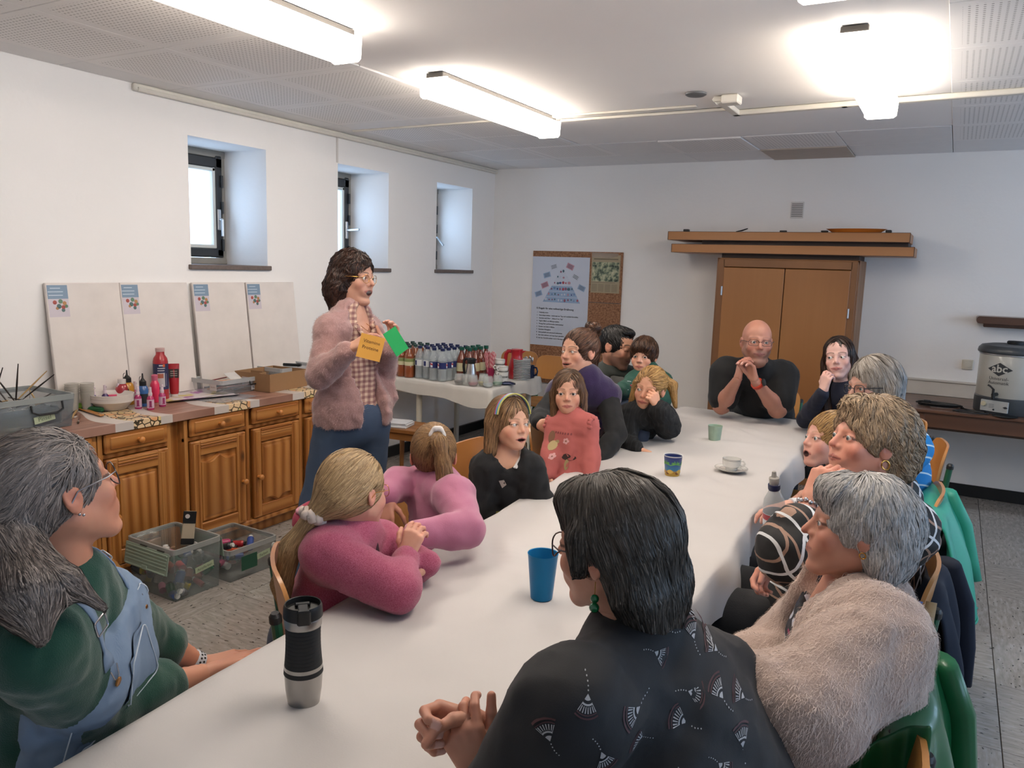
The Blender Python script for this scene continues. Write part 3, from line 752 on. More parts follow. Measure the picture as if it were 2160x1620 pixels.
# ---------------------------------------------------------------- the long table and its cloth
TZ = .74
mt = thing('long_table', 'long row of joined tables under a white paper cloth', 'table', (-1.0, 2.7, 0))
tl_, tr_ = [(-1.245, .25), (-1.50, 5.0)], [(-.47, .25), (-.66, 4.92)]
m_tt = mat('grey_laminate', '#b5b2aa', .5)
for k in range(4):
    a, b = k/4, (k+1)/4
    p = [(-1.225-.25*a-(-1.0), .27+4.68*a-2.7), (-.49-.18*a+1.0, .27+4.62*a-2.7), (-.49-.18*b+1.0, .265+4.62*b-2.7), (-1.225-.25*b+1.0, .265+4.68*b-2.7)]
    G().at(Matrix.Translation((0, 0, .699))).poly(p, .028).obj('tabletop', m_tt, mt)
for y in (-2.2, -1.3, -.1, 1.0, 2.05):
    for s in (-1, 1):
        xx = (-.05 if y > 0 else .03)
        G().cyl((s*.30+xx, y, 0), (s*.30+xx, y, .705), .02).obj('leg', m_white, mt)
def cloth_surface(y_lo, y_hi, drop_l, drop_r, name, label, seed, x_fn=None, far=None, nu=90, nv=160):
    """cloth laid over the table, hanging on its sides"""
    r = random.Random(seed)
    def L(y): t_ = (y-.25)/4.75; return -1.245-.255*t_
    def R(y): t_ = (y-.25)/4.67; return -.47-.19*t_
    def noise(x, y):
        return (.0022*math.sin(7*x+3*y+seed)+.0016*math.sin(15*y-9*x+2*seed)+.0012*math.sin(23*x+17*y)+.0010*math.sin(31*y+5*x+seed))
    vs = []; fs = []
    for j in range(nv+1):
        y = y_lo+(y_hi-y_lo)*j/nv
        l, rr = L(y), R(y); w = rr-l
        dl = drop_l*(1+.25*math.sin(5*y+seed)); dr = drop_r*(1+.10*math.sin(2.3*y+seed)+.06*math.sin(9*y))
        tot = dl+w+dr
        for i in range(nu+1):
            s = tot*i/nu-dl
            if s < 0:
                x = l-.004-.010*(1-math.exp(s*60))*(1+.8*math.sin(13*y))-.0; z = s
                z = min(0, s+.006)
            elif s > w:
                d = s-w
                x = rr+.004+.03*(1-math.exp(-d*25))*(1+.6*math.sin(8*y+seed)+.35*math.sin(19*y)); z = -max(0, d-.008)
            else: x = l+s; z = 0
            e = min(1, max(0, min(s, w-s)/.02))
            zz = TZ+z+(noise(x, y)+.0035)*e
            # sharp fold lines across the cloth
            for fy, sl, h in ((1.9, .10, .004), (3.05, -.06, .006), (4.05, .08, .005), (4.62, .25, .007), (1.05, .05, .003)):
                d = (y-fy-sl*(x+1)); zz += h*math.exp(-(d/.035)**2)*e*(1+.4*math.sin(11*x))
            # small dents near the elbows
            for px, py, h in ((-1.25, 2.05, .010), (-1.12, 2.02, .008), (-1.3, 2.45, .009), (-.8, 3.3, .006), (-.95, 4.4, .008)):
                q = ((x-px)**2+(y-py)**2)/.006; zz += h*math.exp(-q)*math.sin(40*(x+y)+px*9)*e
            vs.append((x, y, zz))
    n = nu+1
    for j in range(nv):
        for i in range(nu): a = j*n+i; fs.append((a, a+1, a+n+1, a+n))
    g = G(); g.add(vs, fs); o = g.obj(name, m_cloth, sharp=None)
    return tag(o, label, 'tablecloth')
t = NT('white_paper_cloth'); co = t.coord(); a = t.noise(co, 3, 4); b = t.noise(co, 260, 2); c_ = t.noise(t.n('ShaderNodeMapping', {0: co, 'Scale': (14, 4, 14)}).outputs[0], 1, 5)
t.sp(Base_Color=t.mix(a, '#bdb9b7', '#cac7c5'), Roughness=.62)
t.bump(t.math('ADD', t.math('MULTIPLY', b, .12), c_), .22, .006); m_cloth = t.m
cloth_surface(.25, 4.98, .03, .15, 'table_cloth', 'white paper tablecloth covering the long table', 1)
# ---------------------------------------------------------------- things on the table
CT = TZ+.006
def tumbler():
    r = thing('travel_mug', 'steel travel mug with a black rubber grip and black lid', 'mug', (-1.055, 1.075, CT-.003))
    m_ss = mat('stainless_steel', '#a9a7a4', .28, .95, var=.05, stretch=(1, 1, .05))
    G().lathe([(.0, 0), (.029, 0), (.031, .003), (.0355, .035), (.0375, .07), (.0375, .085)], seg=40).obj('steel_body', m_ss, r)
    g = G(); pr = [(.0385, .068)]
    for i in range(12):
        z = .071+i*.0078; k = i/11; base = .0392-.0052*math.sin(PI*min(1, k*.9+.1)*.62)
        pr += [(base, z), (base-.0004, z+.006), (base-.0012, z+.0071)]
    pr += [(.0345, .166)]
    G().lathe(pr, seg=40).obj('rubber_grip', mat('black_rubber', '#17191b', .6), r)
    G().lathe([(.0345, .165), (.0362, .167), (.0368, .182), (.036, .184)], seg=40).obj('steel_ring', m_ss, r)
    G().lathe([(.0365, .184), (.0385, .186), (.0375, .205), (.0350, .211), (.0335, .210), (.0325, .200), (.0, .198)], seg=40).obj('lid', m_black, r)
    a = -.75
    g = G().at(Matrix.Rotation(a, 4, 'Z')).box((.036, 0, .196), (.012, .026, .030), .003).box((.020, 0, .207), (.03, .02, .008), .002).box((-.012, 0, .203), (.012, .03, .006), .002)
    g.obj('lid_latch', mat('black_gloss', '#0e0f10', .25), r)
tumbler()
def cup(loc, rb, rt, h, m, name, label, th=.0012, inner=None):
    r = thing(name, label, 'cup', loc)
    G().lathe([(0, 0), (rb*.95, 0), (rb, .002), (rt, h-.002), (rt+.0012, h), (rt-th, h-.001), (rb-th, .004), (0, .004)], seg=36).obj('cup_body', m, r)
    return r
t = NT('blue_frosted_plastic'); t.sp(Base_Color='#2a87bd', Roughness=.3); t.set(t.b.inputs['Transmission Weight'], .25); t.set(t.b.inputs['IOR'], 1.2); m_bl = t.m
cup((-.886, 1.785, CT-.002), .0295, .0405, .125, m_bl, 'blue_plastic_cup', 'tall translucent blue plastic cup on the table')
cup((-1.03, 4.05, CT-.002), .030, .037, .083, mat('mint_plastic', '#9db5a0', .45, var=.15, vs=40), 'mint_cup', 'small pale green plastic cup at the far end of the table', .0015)
t = NT('palm_print'); co = t.coord(); sp = t.n('ShaderNodeSeparateXYZ', {0: co}); z = sp.outputs[2]
sky = t.ramp(t.math('MULTIPLY', z, 10.5), [(0, '#c9a94a'), (.2, '#b98a2e'), (.3, '#2f7fa8'), (.6, '#2d4f8c'), (.88, '#24306e'), (.93, '#d5d8d8')], 'LINEAR')
t.sp(Base_Color=sky, Roughness=.4); m_palm = t.m
pc = cup((-.995, 3.235, CT-.002), .031, .0395, .09, m_palm, 'palm_print_cup', 'paper cup printed with palm trees in the middle of the table')
g = G(); R0 = .0395
def leafprint(a0, ln, ang, bend, mi, z0=.055, x0=.0, w=.0035):
    pts = []
    for k in range(7):
        t_ = k/6; x = x0+ln*t_*math.cos(ang); zz = z0+ln*t_*math.sin(ang)-bend*t_*t_
        pts.append((x, zz, w*math.sin(PI*min(1, t_*.9+.1))))
    vs = []
    for sgn in (1, -1):
        for x, zz, ww in pts:
            rr = .031+(.0085)*zz/.09+.0009; a = a0+x/rr
            vs.append((rr*math.cos(a), rr*math.sin(a), zz+sgn*ww))
    n = len(pts); g.add(vs, [(i, i+1, n+i+1, n+i) for i in range(n-1)], mi)
for k in range(10):
    a0 = 2*PI*k/10 + .35
    if k % 2 == 0:
        for an in (.2, .7, 1.25, 1.9, 2.45, 2.95): leafprint(a0, .027, an, .012, 0)
        leafprint(a0, .045, -PI/2+.12, 0, 1, .06, w=.0016)
    else:
        leafprint(a0, .03, 0, 0, 2, .022, -.015, .009); leafprint(a0, .02, .1, 0, 1, .015, -.02, .007)
g.obj('printed_palms', [mat('palm_green', '#5c9a50', .5), mat('palm_brown', '#7a4a26', .5), mat('island_yellow', '#c9a850', .5)], pc)
m_porc = mat('white_porcelain', '#d9d8d4', .15, coat=.5); m_gold = mat('thin_rim_line', '#5a5f5c', .3, .3)
def coffee_cup(r, z=0.0, ang=0.0):
    G().lathe([(0, z+.002), (.024, z), (.026, z+.004), (.024, z+.008), (.038, z+.020), (.0405, z+.035), (.0405, z+.052), (.0390, z+.052), (.0385, z+.036), (.034, z+.02), (0, z+.012)], seg=32).obj('cup', m_porc, r)
    g = G()
    for zz in (.0505, .046): g.lathe([(.0407, z+zz), (.0409, z+zz+.0007), (.0407, z+zz+.0014)], seg=32, cap=False)
    g.obj('rim_line', m_gold, r)
    M = Matrix.Rotation(ang, 4, 'Z')
    G().at(M).tube([(.038, 0, z+.045), (.053, 0, z+.047), (.060, 0, z+.038), (.055, 0, z+.025), (.040, 0, z+.020)], .0033, 8, flat=1.4).obj('handle', m_porc, r)
cs = thing('cup_and_saucer', 'white porcelain coffee cup on its saucer near the right table edge', 'cup', (-.795, 3.455, CT))
coffee_cup(cs, .006, -.1)
G().lathe([(0, 0), (.04, 0), (.045, .004), (.072, .014), (.073, .016), (.044, .007), (0, .005)], seg=40).obj('saucer', m_porc, cs)
G().lathe([(.0702, .0145), (.071, .0156), (.0718, .0160)], seg=40, cap=False).lathe([(.05, .0096), (.0508, .0101), (.0514, .0103)], seg=40, cap=False).obj('saucer_line', m_gold, cs)
# ---------------------------------------------------------------- drinks table in the corner
TC = [(-3.94, 4.86), (-2.84, 4.78), (-2.90, 5.66), (-3.92, 5.95)]
dt = thing('drinks_table', 'white side table in the corner, full of bottles and cups', 'table', (-3.4, 5.3, 0))
g = G().at(Matrix.Translation((-(-3.4), -5.3, .70))).poly(TC, .03); g.obj('tabletop', m_white, dt)
def inset(k): 
    cx, cy = -3.4, 5.3
    return [((x-cx)*(1-k), (y-cy)*(1-k)) for x, y in TC]
q = inset(.07); g = G()
for i in range(4):
    A, B = Vector((*q[i], .66)), Vector((*q[(i+1) % 4], .66)); d = B-A
    g.box((A+B)/2, (d.length, .02, .08), .003, rot=math.atan2(d.y, d.x))
g.obj('apron', m_white, dt)
legs = [(-3.56+3.4, 4.90-5.3), (-2.91+3.4, 4.86-5.3), (-2.96+3.4, 5.58-5.3), (-3.80+3.4, 5.80-5.3)]
for x, y in legs: G().cyl((x, y, 0), (x, y, .7), .023, seg=20).obj('leg', m_white, dt)
# cloth on it: top sheet + skirt
m_cl2 = mat('grey_white_cloth', '#c9c6c0', .6, bump=.2, bs=90)
g = G(); pts = []; N = 26
for i in range(4):
    a, b = TC[i], TC[(i+1) % 4]
    for k in range(N): t_ = k/N; pts.append((a[0]+(b[0]-a[0])*t_, a[1]+(b[1]-a[1])*t_))
cx, cy = -3.4, 5.3; rings = []
for lv, (sc_, z) in enumerate(((0, .733), (.5, .7335), (.9, .735), (1.0, .734), (1.012, .727), (1.018, .70), (1.022, .66), (1.03, .62))):
    ring = []
    for i, (x, y) in enumerate(pts):
        w = 0 if lv < 5 else (lv-4)*.0045*math.sin(i*1.1+math.sin(i*.37)*3)
        f = sc_+w
        zz = z + (.02*math.sin(i*.21)+.012*math.sin(i*.5) if lv == 7 else (.008*math.sin(i*.21) if lv == 6 else 0))
        if lv in (2, 3): zz += .0015*math.sin(i*.9)
        ring.append((cx+(x-cx)*f, cy+(y-cy)*f, zz))
    rings.append(ring)
vs = [p for r_ in rings for p in r_]; n = len(pts); fs = []
for j in range(len(rings)-1):
    for i in range(n): fs.append((j*n+i, j*n+(i+1) % n, (j+1)*n+(i+1) % n, (j+1)*n+i))
tag(g.add(vs, fs).obj('side_cloth', m_cl2, sharp=None), 'off-white cloth hanging over the drinks table', 'tablecloth')
DT = .7365
# bottles
def glassy(name, col, rough=.05, alpha=.35):
    t = NT(name); t.sp(Base_Color=col, Roughness=rough, Alpha=alpha); t.set(t.b.inputs['Coat Weight'], .6); t.set(t.b.inputs['Coat Roughness'], .05); t.set(t.b.inputs['Specular IOR Level'], .6); return t.m
m_pet = glassy('clear_pet', '#c3cdd2', .08, .38); m_juice = mat('amber_juice', '#8a4a2a', .15, coat=.6); m_juice2 = mat('dark_juice', '#6e3322', .15, coat=.6)
m_water = glassy('water_fill', '#aab4b8', .05, .30)
m_lblue = mat('label_blue', '#232c62', .4); m_lwhite = mat('label_white', '#cfd3d8', .4); m_lred = mat('label_red', '#b53a44', .4); m_lgreen = mat('label_green', '#7d8a55', .5); m_lcream = mat('label_cream', '#c9c4a0', .5)
m_capb = mat('cap_navy', '#1b2450', .4); m_capg = mat('cap_green', '#125040', .4); m_capw = mat('cap_teal', '#27443f', .4)
def bottle(kind, proto={}):
    if kind in proto: return copytree(proto[kind], (0, 0, 0))
    r = thing(kind+'_bottle', 'x', 'bottle')
    if kind == 'juice':
        G().lathe([(0, 0), (.036, 0), (.039, .006), (.039, .085), (.0375, .09), (.0375, .15), (.039, .155), (.036, .172), (.022, .205), (.0145, .222)], seg=20).obj('bottle_body', m_juice, r)
        G().lathe([(.0145, .222), (.0145, .236)], seg=16).obj('neck', m_pet, r)
        G().lathe([(.0170, .232), (.0175, .236), (.0175, .252), (0, .253)], seg=16).obj('cap', m_capw, r)
        G().lathe([(.0382, .092), (.0384, .148)], seg=20, cap=False).obj('label', m_lcream, r)
        G().lathe([(.0386, .122), (.0387, .146)], seg=20, cap=False).obj('label_band', m_lgreen, r)
    elif kind == 'dark_juice':
        G().lathe([(0, 0), (.036, 0), (.038, .006), (.038, .15), (.034, .17), (.019, .205), (.0145, .222), (.0145, .236)], seg=20).obj('bottle_body', m_juice2, r)
        G().lathe([(.0185, .232), (.019, .236), (.019, .256), (0, .257)], seg=16).obj('cap', m_capg, r)
        G().lathe([(.0385, .07), (.0387, .135)], seg=20, cap=False).obj('label', m_lcream, r)
    else:
        prof = [(0, .002), (.030, 0), (.0375, .006), (.038, .02), (.036, .03), (.038, .045), (.036, .06), (.038, .075), (.038, .09), (.037, .1), (.037, .145), (.038, .155), (.035, .175), (.022, .205), (.0145, .222), (.0145, .236)]
        G().lathe(prof, seg=20).obj('bottle_body', m_pet, r)
        G().lathe([(0, .004)]+[(max(.001, a-.002), b) for a, b in prof[2:10]]+[(0, .1)], seg=16).obj('water', m_water, r)
        G().lathe([(.0168, .232), (.0172, .236), (.0172, .252), (0, .253)], seg=16).obj('cap', m_capb, r)
        G().lathe([(.0378, .098), (.0380, .146)], seg=20, cap=False).obj('label', m_lblue if kind == 'soda' else m_lwhite, r)
        g = G()
        for k in range(3):
            for i in range(3):
                a = k*2.094+i*.18-.2; rr = .0388
                g.add([(rr*math.cos(a), rr*math.sin(a), .104), (rr*math.cos(a+.18), rr*math.sin(a+.18), .104), (rr*math.cos(a+.18), rr*math.sin(a+.18), .140), (rr*math.cos(a), rr*math.sin(a), .140)], [(0, 1, 2, 3)], 0)
                rr = .0391; z1 = .132-i*.002
                g.add([(rr*math.cos(a), rr*math.sin(a), z1-.008), (rr*math.cos(a+.18), rr*math.sin(a+.18), z1-.010), (rr*math.cos(a+.18), rr*math.sin(a+.18), z1+.002), (rr*math.cos(a), rr*math.sin(a), z1+.004)], [(0, 1, 2, 3)], 1)
        g.obj('label_print', [m_lwhite, m_lred] if kind == 'soda' else [m_lblue, m_lblue], r)
    proto[kind] = r; return r
def place_bottle(kind, x, y, label, group):
    b = bottle(kind); b.location = (x, y, DT); b.rotation_euler = (0, 0, random.uniform(-.4, .4)-1.9); b['label'] = label; b['group'] = group
d1 = Vector((1, -.075, 0)); d2 = Vector((.0, 1, 0)); o0 = Vector((-3.83, 4.93, 0))
for j in range(4):
    for i in range(3):
        p = o0+d1*(.078*i)+d2*(.08*j); place_bottle('juice', p.x, p.y, (('leftmost', 'middle', 'right')[i]+' amber juice bottle in the front row on the drinks table' if j == 0 else 'amber juice bottle behind the front row at the left of the drinks table'), 'amber juice bottles, %s' % ('front row' if j == 0 else 'back rows'))
o1 = Vector((-3.585, 4.935, 0))
for j in range(5):
    for i in range(2):
        p = o1+d1*(.078*i)+d2*(.08*j); place_bottle('water', p.x, p.y, (('left', 'right')[i]+' front water bottle with a mostly white label' if j == 0 else 'water bottle with a white label standing behind the front row'), 'white-label water bottles, %s' % ('front row' if j == 0 else 'back rows'))
o2 = Vector((-3.425, 4.90, 0))
for j in range(5):
    for i in range(2):
        p = o2+d1*(.082*i)+d2*(.08*j); place_bottle('soda', p.x, p.y, (('left', 'right')[i]+' front water bottle with a dark blue label' if j == 0 else 'water bottle with a dark blue label behind the front row'), 'blue-label water bottles, %s' % ('front row' if j == 0 else 'back rows'))
o3 = Vector((-3.28, 5.06, 0))
for j in range(4):
    for i in range(2):
        p = o3+d1*(.078*i)+d2*(.08*j); place_bottle('dark_juice', p.x-.0, p.y, 'dark juice bottle with a green cap behind the steel jug', 'dark juice bottles with green caps')
# steel jug
j = thing('steel_jug', 'conical steel vacuum jug with a black lid and handle', 'jug', (-3.13, 4.965, DT))
G().lathe([(0, 0), (.048, 0), (.052, .006), (.050, .03), (.036, .11), (.0285, .15)], seg=28).obj('jug_body', mat('polished_steel', '#b8b2ac', .18, .95), j)
G().lathe([(.029, .148), (.031, .152), (.030, .185), (.026, .190), (0, .192)], seg=24).box((.032, 0, .18), (.02, .018, .014), .004).obj('lid', m_black, j)
G().tube([(-.028, 0, .178), (-.05, 0, .182), (-.066, 0, .165), (-.068, 0, .12), (-.060, 0, .07), (-.048, 0, .05)], .008, 8, flat=1.4).obj('handle', m_black, j)
rj = thing('red_jug', 'red plastic thermos jug on the drinks table', 'jug', (-2.99, 5.42, DT), .2)
m_red = mat('red_plastic', '#a51f2a', .3, coat=.5)
G().lathe([(0, 0), (.062, 0), (.066, .008), (.062, .10), (.052, .15), (.044, .175), (.046, .225), (.048, .23), (.044, .236), (0, .24)], seg=30).obj('jug_body', m_red, rj)
G().add([(.04, -.014, .222), (.04, .014, .222), (.075, 0, .226), (.04, -.010, .20), (.04, .010, .20), ], [(0, 2, 1), (0, 3, 2), (1, 2, 4), (3, 4, 2)]).obj('spout', m_red, rj)
G().tube([(-.042, 0, .215), (-.075, 0, .215), (-.092, 0, .19), (-.098, 0, .12), (-.09, 0, .07), (-.06, 0, .07)], .010, 8, flat=1.6).obj('handle', m_red, rj)
# straws in a red beaker
st = thing('straw_beaker', 'dark red beaker filled with pink striped paper straws', 'beaker', (-3.06, 5.13, DT))
G().lathe([(0, 0), (.03, 0), (.034, .11), (.0325, .11), (.029, .004), (0, .004)], seg=24).obj('beaker', mat('crimson_plastic', '#8a1f45', .3), st)
rr = random.Random(4); t = NT('striped_straw'); sx = t.n('ShaderNodeSeparateXYZ', {0: t.coord()})
t.sp(Base_Color=t.mix(t.math('GREATER_THAN', t.math('FRACT', t.math('MULTIPLY', t.math('ADD', sx.outputs[2], sx.outputs[0]), 28)), .55), '#d8a0a2', '#c2606c'), Roughness=.6); m_straw = t.m
for i in range(34):
    a = rr.uniform(0, 2*PI); k = math.sqrt(rr.random())
    x0, y0 = .02*k*math.cos(a), .02*k*math.sin(a); x1, y1 = .052*k*math.cos(a), .052*k*math.sin(a)
    G().cyl((x0, y0, .006), (x1, y1, .225+rr.uniform(-.012, .012)), .0035, seg=7).obj('straw', m_straw, st)
# stacked cups, plates, mugs
m_inside = None
for cxx, cyy, nn, lab in ((-3.0, 5.17, 4, 'taller stack of white coffee cups'), (-2.93, 5.10, 3, 'shorter stack of white coffee cups')):
    for k in range(nn):
        c_ = thing('coffee_cup', '%s, %s' % (('top cup', 'second cup from the top', 'third cup from the top', 'bottom cup')[nn-1-k] if k or nn < 4 else 'bottom cup', 'in the '+lab), 'cup', (cxx, cyy, DT+k*.041), group='stacked white coffee cups')
        coffee_cup(c_, 0, PI+.6*((k*37) % 3) if nn == 4 else -1.9)
m_pl = mat('white_plate', '#cfd2d0', .2, coat=.4)
p0 = None
for k in range(13):
    if p0 is None:
        p0 = thing('saucer', 'white saucer with a dark rim in the tall stack on the drinks table', 'saucer', (-2.93, 5.40, DT), group='stacked white saucers')
        G().lathe([(0, 0), (.05, 0), (.062, .002), (.069, .0045), (.0695, .0108), (.066, .0112), (.044, .006), (0, .004)], seg=32).obj('plate', m_pl, p0)
        G().lathe([(.0690, .0098), (.0700, .0100), (.0700, .0118), (.0670, .0120)], seg=32, cap=False).obj('rim_line', mat('dark_rim', '#2d3b4a', .3), p0)
    else: copytree(p0, (-2.93+.0015*math.sin(k), 5.40, DT+k*.0125))
bm_ = thing('navy_mug', 'dark blue mug holding spoons behind the saucers', 'mug', (-2.93, 5.53, DT))
G().lathe([(0, 0), (.040, 0), (.042, .004), (.042, .098), (.040, .1), (.038, .098), (.038, .006), (0, .006)], seg=28).obj('mug_body', mat('navy_enamel', '#16213f', .2, coat=.5), bm_)
G().tube([(.04, 0, .085), (.062, 0, .085), (.072, 0, .06), (.066, 0, .03), (.04, 0, .018)], .005, 8, flat=1.5).obj('handle', mat('navy_enamel', '#16213f', .2), bm_)
for i in range(7):
    a = i*.9; e = Vector((.03*math.cos(a)-.01, .03*math.sin(a), .13+.008*(i % 3)))
    s_ = thing('spoon', 'steel spoon standing in the navy mug', 'spoon', (-2.93, 5.53, DT), group='spoons in the navy mug')
    G().cyl((.01*math.cos(a), .01*math.sin(a), .01), e, .002, seg=6).ball(e+Vector((0, 0, .012)), .011, 10, 6, sc=(1, .5, 1.5)).obj('spoon', m_metal, s_)
m_glass = glassy('clear_glass', '#d5dad8', .03, .22)
def tumbler_glass(x, y, fill, fcol, label):
    r = thing('drinking_glass', label, 'glass', (x, y, DT), group='small glasses on the drinks table')
    G().lathe([(0, .002), (.03, 0), (.038, .02), (.037, .05), (.031, .082), (.030, .082), (.0355, .05), (.0365, .02), (.028, .006), (0, .006)], seg=24).obj('glass', m_glass, r)
    if fill: G().lathe([(0, .007), (.028, .008), (.035, .02), (.035, .02+fill), (0, .02+fill)], seg=20).obj('contents', fcol, r)
m_syr = mat('pink_syrup', '#a13a4e', .2)
tumbler_glass(-3.10, 4.86, 0, None, 'empty glass at the left of the small glasses')
tumbler_glass(-3.035, 4.845, .012, m_syr, 'glass with pink sweets in the bottom')
tumbler_glass(-2.98, 4.90, .010, mat('yellow_sweets', '#b3a96a', .5, var=.5, vs=120), 'glass with yellow sweets')
tumbler_glass(-2.925, 4.875, .008, mat('ice_blue', '#a7b5ba', .3), 'glass with pale sweets at the front right')
tumbler_glass(-2.90, 4.97, .009, mat('green_sweets', '#2f7d4c', .4), 'glass with green sweets beside the navy packet')
tumbler_glass(-3.02, 4.97, 0, None, 'empty glass behind the one with pink sweets')
tumbler_glass(-3.16, 4.85, .008, mat('dark_sweets', '#4a3a38', .5), 'glass with dark sweets, leftmost of the front glasses')
sn = thing('sweets_packet', 'crumpled navy snack packet lying by the cups', 'packet', (-2.875, 5.08, DT+.002), .5)
g = G(); rr = random.Random(9); vs = [((i/6-.5)*.12, (j/4-.5)*.07, .004+.018*max(0, 1-((i-3)/3)**2)*max(0, 1-((j-2)/2)**2)+rr.uniform(0, .006)) for i in range(7) for j in range(5)]
g.add(vs, [(i*5+j, (i+1)*5+j, (i+1)*5+j+1, i*5+j+1) for i in range(6) for j in range(4)]); o = g.obj('foil_wrap', mat('navy_foil', '#1f2747', .25, .4), sn)
m_ = o.modifiers.new('thick', 'SOLIDIFY'); m_.thickness = .002
# stool with folded cloth
sl = thing('wooden_stool', 'small wooden stool beside the presenter', 'stool', (-3.36, 4.52, 0), .1)
G().poly(rrect(.36, .32, .02), .024).obj('seat', m_stool, sl).location = (0, 0, .425)
for y in (-.12, .12): G().box((0, y, .39), (.28, .02, .05), .003).obj('apron', m_stool, sl)
for x in (-.14, .14):
    for y in (-.12, .12): G().tube([(x, y, .425), (x*1.1, y*1.1, 0)], [.021, .015], 10).obj('leg', m_stool, sl)
fc = thing('folded_paper', 'folded white cloth lying on the stool', 'cloth', (-3.42, 4.46, .4495), .25)
G().box((0, 0, .008), (.18, .16, .016), .004).box((.005, .004, .022), (.175, .15, .012), .004).box((0, 0, .033), (.165, .15, .009), .004).obj('folded_layers', mat('folded_white', '#c9cbd0', .7), fc)

# ---------------------------------------------------------------- paints and craft things on the worktop
def clearbox(name, label, loc, w, d, h, rz=0, tint='#b9c3c0', rim='#aeb4b2', alpha=.28, taper=.94):
    """open translucent plastic box"""
    r = thing(name, label, 'box', loc, rz)
    m = mat('clear_plastic_'+tint[1:], tint, .25, alpha=alpha, coat=.4, var=.03); mr = mat('box_rim_'+rim[1:], rim, .3, alpha=.72, var=.04)
    t = .004; g = G(); T_ = taper
    def pan(a, b, c, e): g.add([a, b, c, e], [(0, 1, 2, 3)])
    x, y = w/2, d/2; X, Y = x*T_, y*T_
    for s in (-1, 1):
        pan((s*X, -Y, 0), (s*X, Y, 0), (s*x, y, h), (s*x, -y, h)); pan((-X, s*Y, 0), (X, s*Y, 0), (x, s*y, h), (-x, s*y, h))
    pan((-X, -Y, .002), (X, -Y, .002), (X, Y, .002), (-X, Y, .002))
    o = g.obj('box_shell', m, r); md = o.modifiers.new('t', 'SOLIDIFY'); md.thickness = .003
    g = G(); out = rrect(w+.014, d+.014, .025, 5); n = len(out); inn = rrect(w-.004, d-.004, .018, 5)
    for z, lst in ((0, out), (1, out)): pass
    vs = [(a, b, h-.022) for a, b in out]+[(a, b, h+.003) for a, b in out]+[(a, b, h+.003) for a, b in inn]+[(a, b, h-.006) for a, b in inn]
    fs = [(k*n+i, k*n+(i+1) % n, (k+1)*n+(i+1) % n, (k+1)*n+i) for k in range(3) for i in range(n)]
    g.add(vs, fs).obj('box_rim', mr, r)
    return r
def tag_strip(parent, M, txt, w=.085, h=.024, col='#aebc9c', size=.017, ink='#3b4a3a'):
    g = G().at(M).box((0, 0, 0), (w, h, .0012)); o = g.obj('label', mat('paper_tape_'+col[1:], col, .7), parent)
    g = G(); flat_text(g, txt, size, M @ Matrix.Translation((0, 0, .0012))); g.obj('handwriting', mat('ink_'+ink[1:], ink, .7), o)
m_brush = mat('brush_handle_dark', '#2e2622', .4); m_brl = mat('brush_handle_light', '#b09060', .5); m_fer = mat('ferrule', '#b5b5b0', .3, .9); m_hair_ = mat('bristle', '#4a3a2c', .9)
rnd = random.Random(21)
bb = clearbox('brush_box', 'large clear plastic box full of paintbrushes at the left end of the worktop', (-3.745, 1.93, WT+.001), .36, .46, .15, tint='#8f9aa0', rim='#9aa09f', alpha=.35)
G().box((0, 0, .05), (.30, .39, .09), .02).obj('dark_contents', mat('dark_jumble', '#33383e', .6, var=.7, vs=40, bump=.8, bs=40), bb)['kind'] = 'stuff'
g = G().tube([(.182, .03, .12), (.19, .03, .09), (.192, .06, .075), (.192, .14, .075), (.19, .17, .09), (.184, .17, .125)], .005, 6); g.obj('handle', m_black, bb)
tag_strip(bb, frame((.185, .085, .055), (0, 1, .14), (0, -.14, 1)), 'Pinsel', .095, .032, '#a3ad90', .026)
for i in range(26):
    b = thing('paintbrush', 'paintbrush lying in the clear brush box', 'brush', (-3.745, 1.93, WT), group='paintbrushes in the brush box')
    a = rnd.uniform(0, 6.28); tl = rnd.uniform(.10, 1.1) if i > 7 else rnd.uniform(.7, 1.3); L = rnd.uniform(.16, .22)
    s = Vector((rnd.uniform(-.12, .12), rnd.uniform(-.17, .17), .10+rnd.uniform(0, .02))); d = Vector((math.cos(a)*math.cos(tl), math.sin(a)*math.cos(tl), math.sin(tl)))
    e = s+d*L
    for k in range(3):
        lim = (.165, .215, 9)[k]
        if abs(e[k]) > lim: e[k] = math.copysign(lim, e[k])
    if tl < .5: e.z = s.z+.03
    d = (e-s).normalized(); L = (e-s).length
    G().tube([s, s+d*L*.5, e], [.0028, .0042, .0022], 7).obj('handle', m_brush if i % 3 else m_brl, b)
    G().tube([s-d*.02, s], [.004, .0035], 8).obj('ferrule', m_fer, b); G().tube([s-d*.045, s-d*.03, s-d*.02], [.001, .005, .004], 8).obj('bristles', m_hair_, b)
# stacked paper bowls
m_bowl = mat('white_paper_bowl', '#c9c2bc', .6)
for k in range(3):
    r = thing('paper_bowl', ('bottom', 'middle', 'top')[k]+' one of three stacked white paper bowls', 'bowl', (-3.801, 2.505, 0.812)[:2]+(WT+.013*k,), group='stacked white paper bowls')
    G().lathe([(0, 0), (.060, 0), (.068, .004), (.098, .040), (.107, .046), (.108, .058), (.105, .059), (.096, .046), (.066, .008), (0, .005)], seg=40).obj('bowl', m_bowl, r)
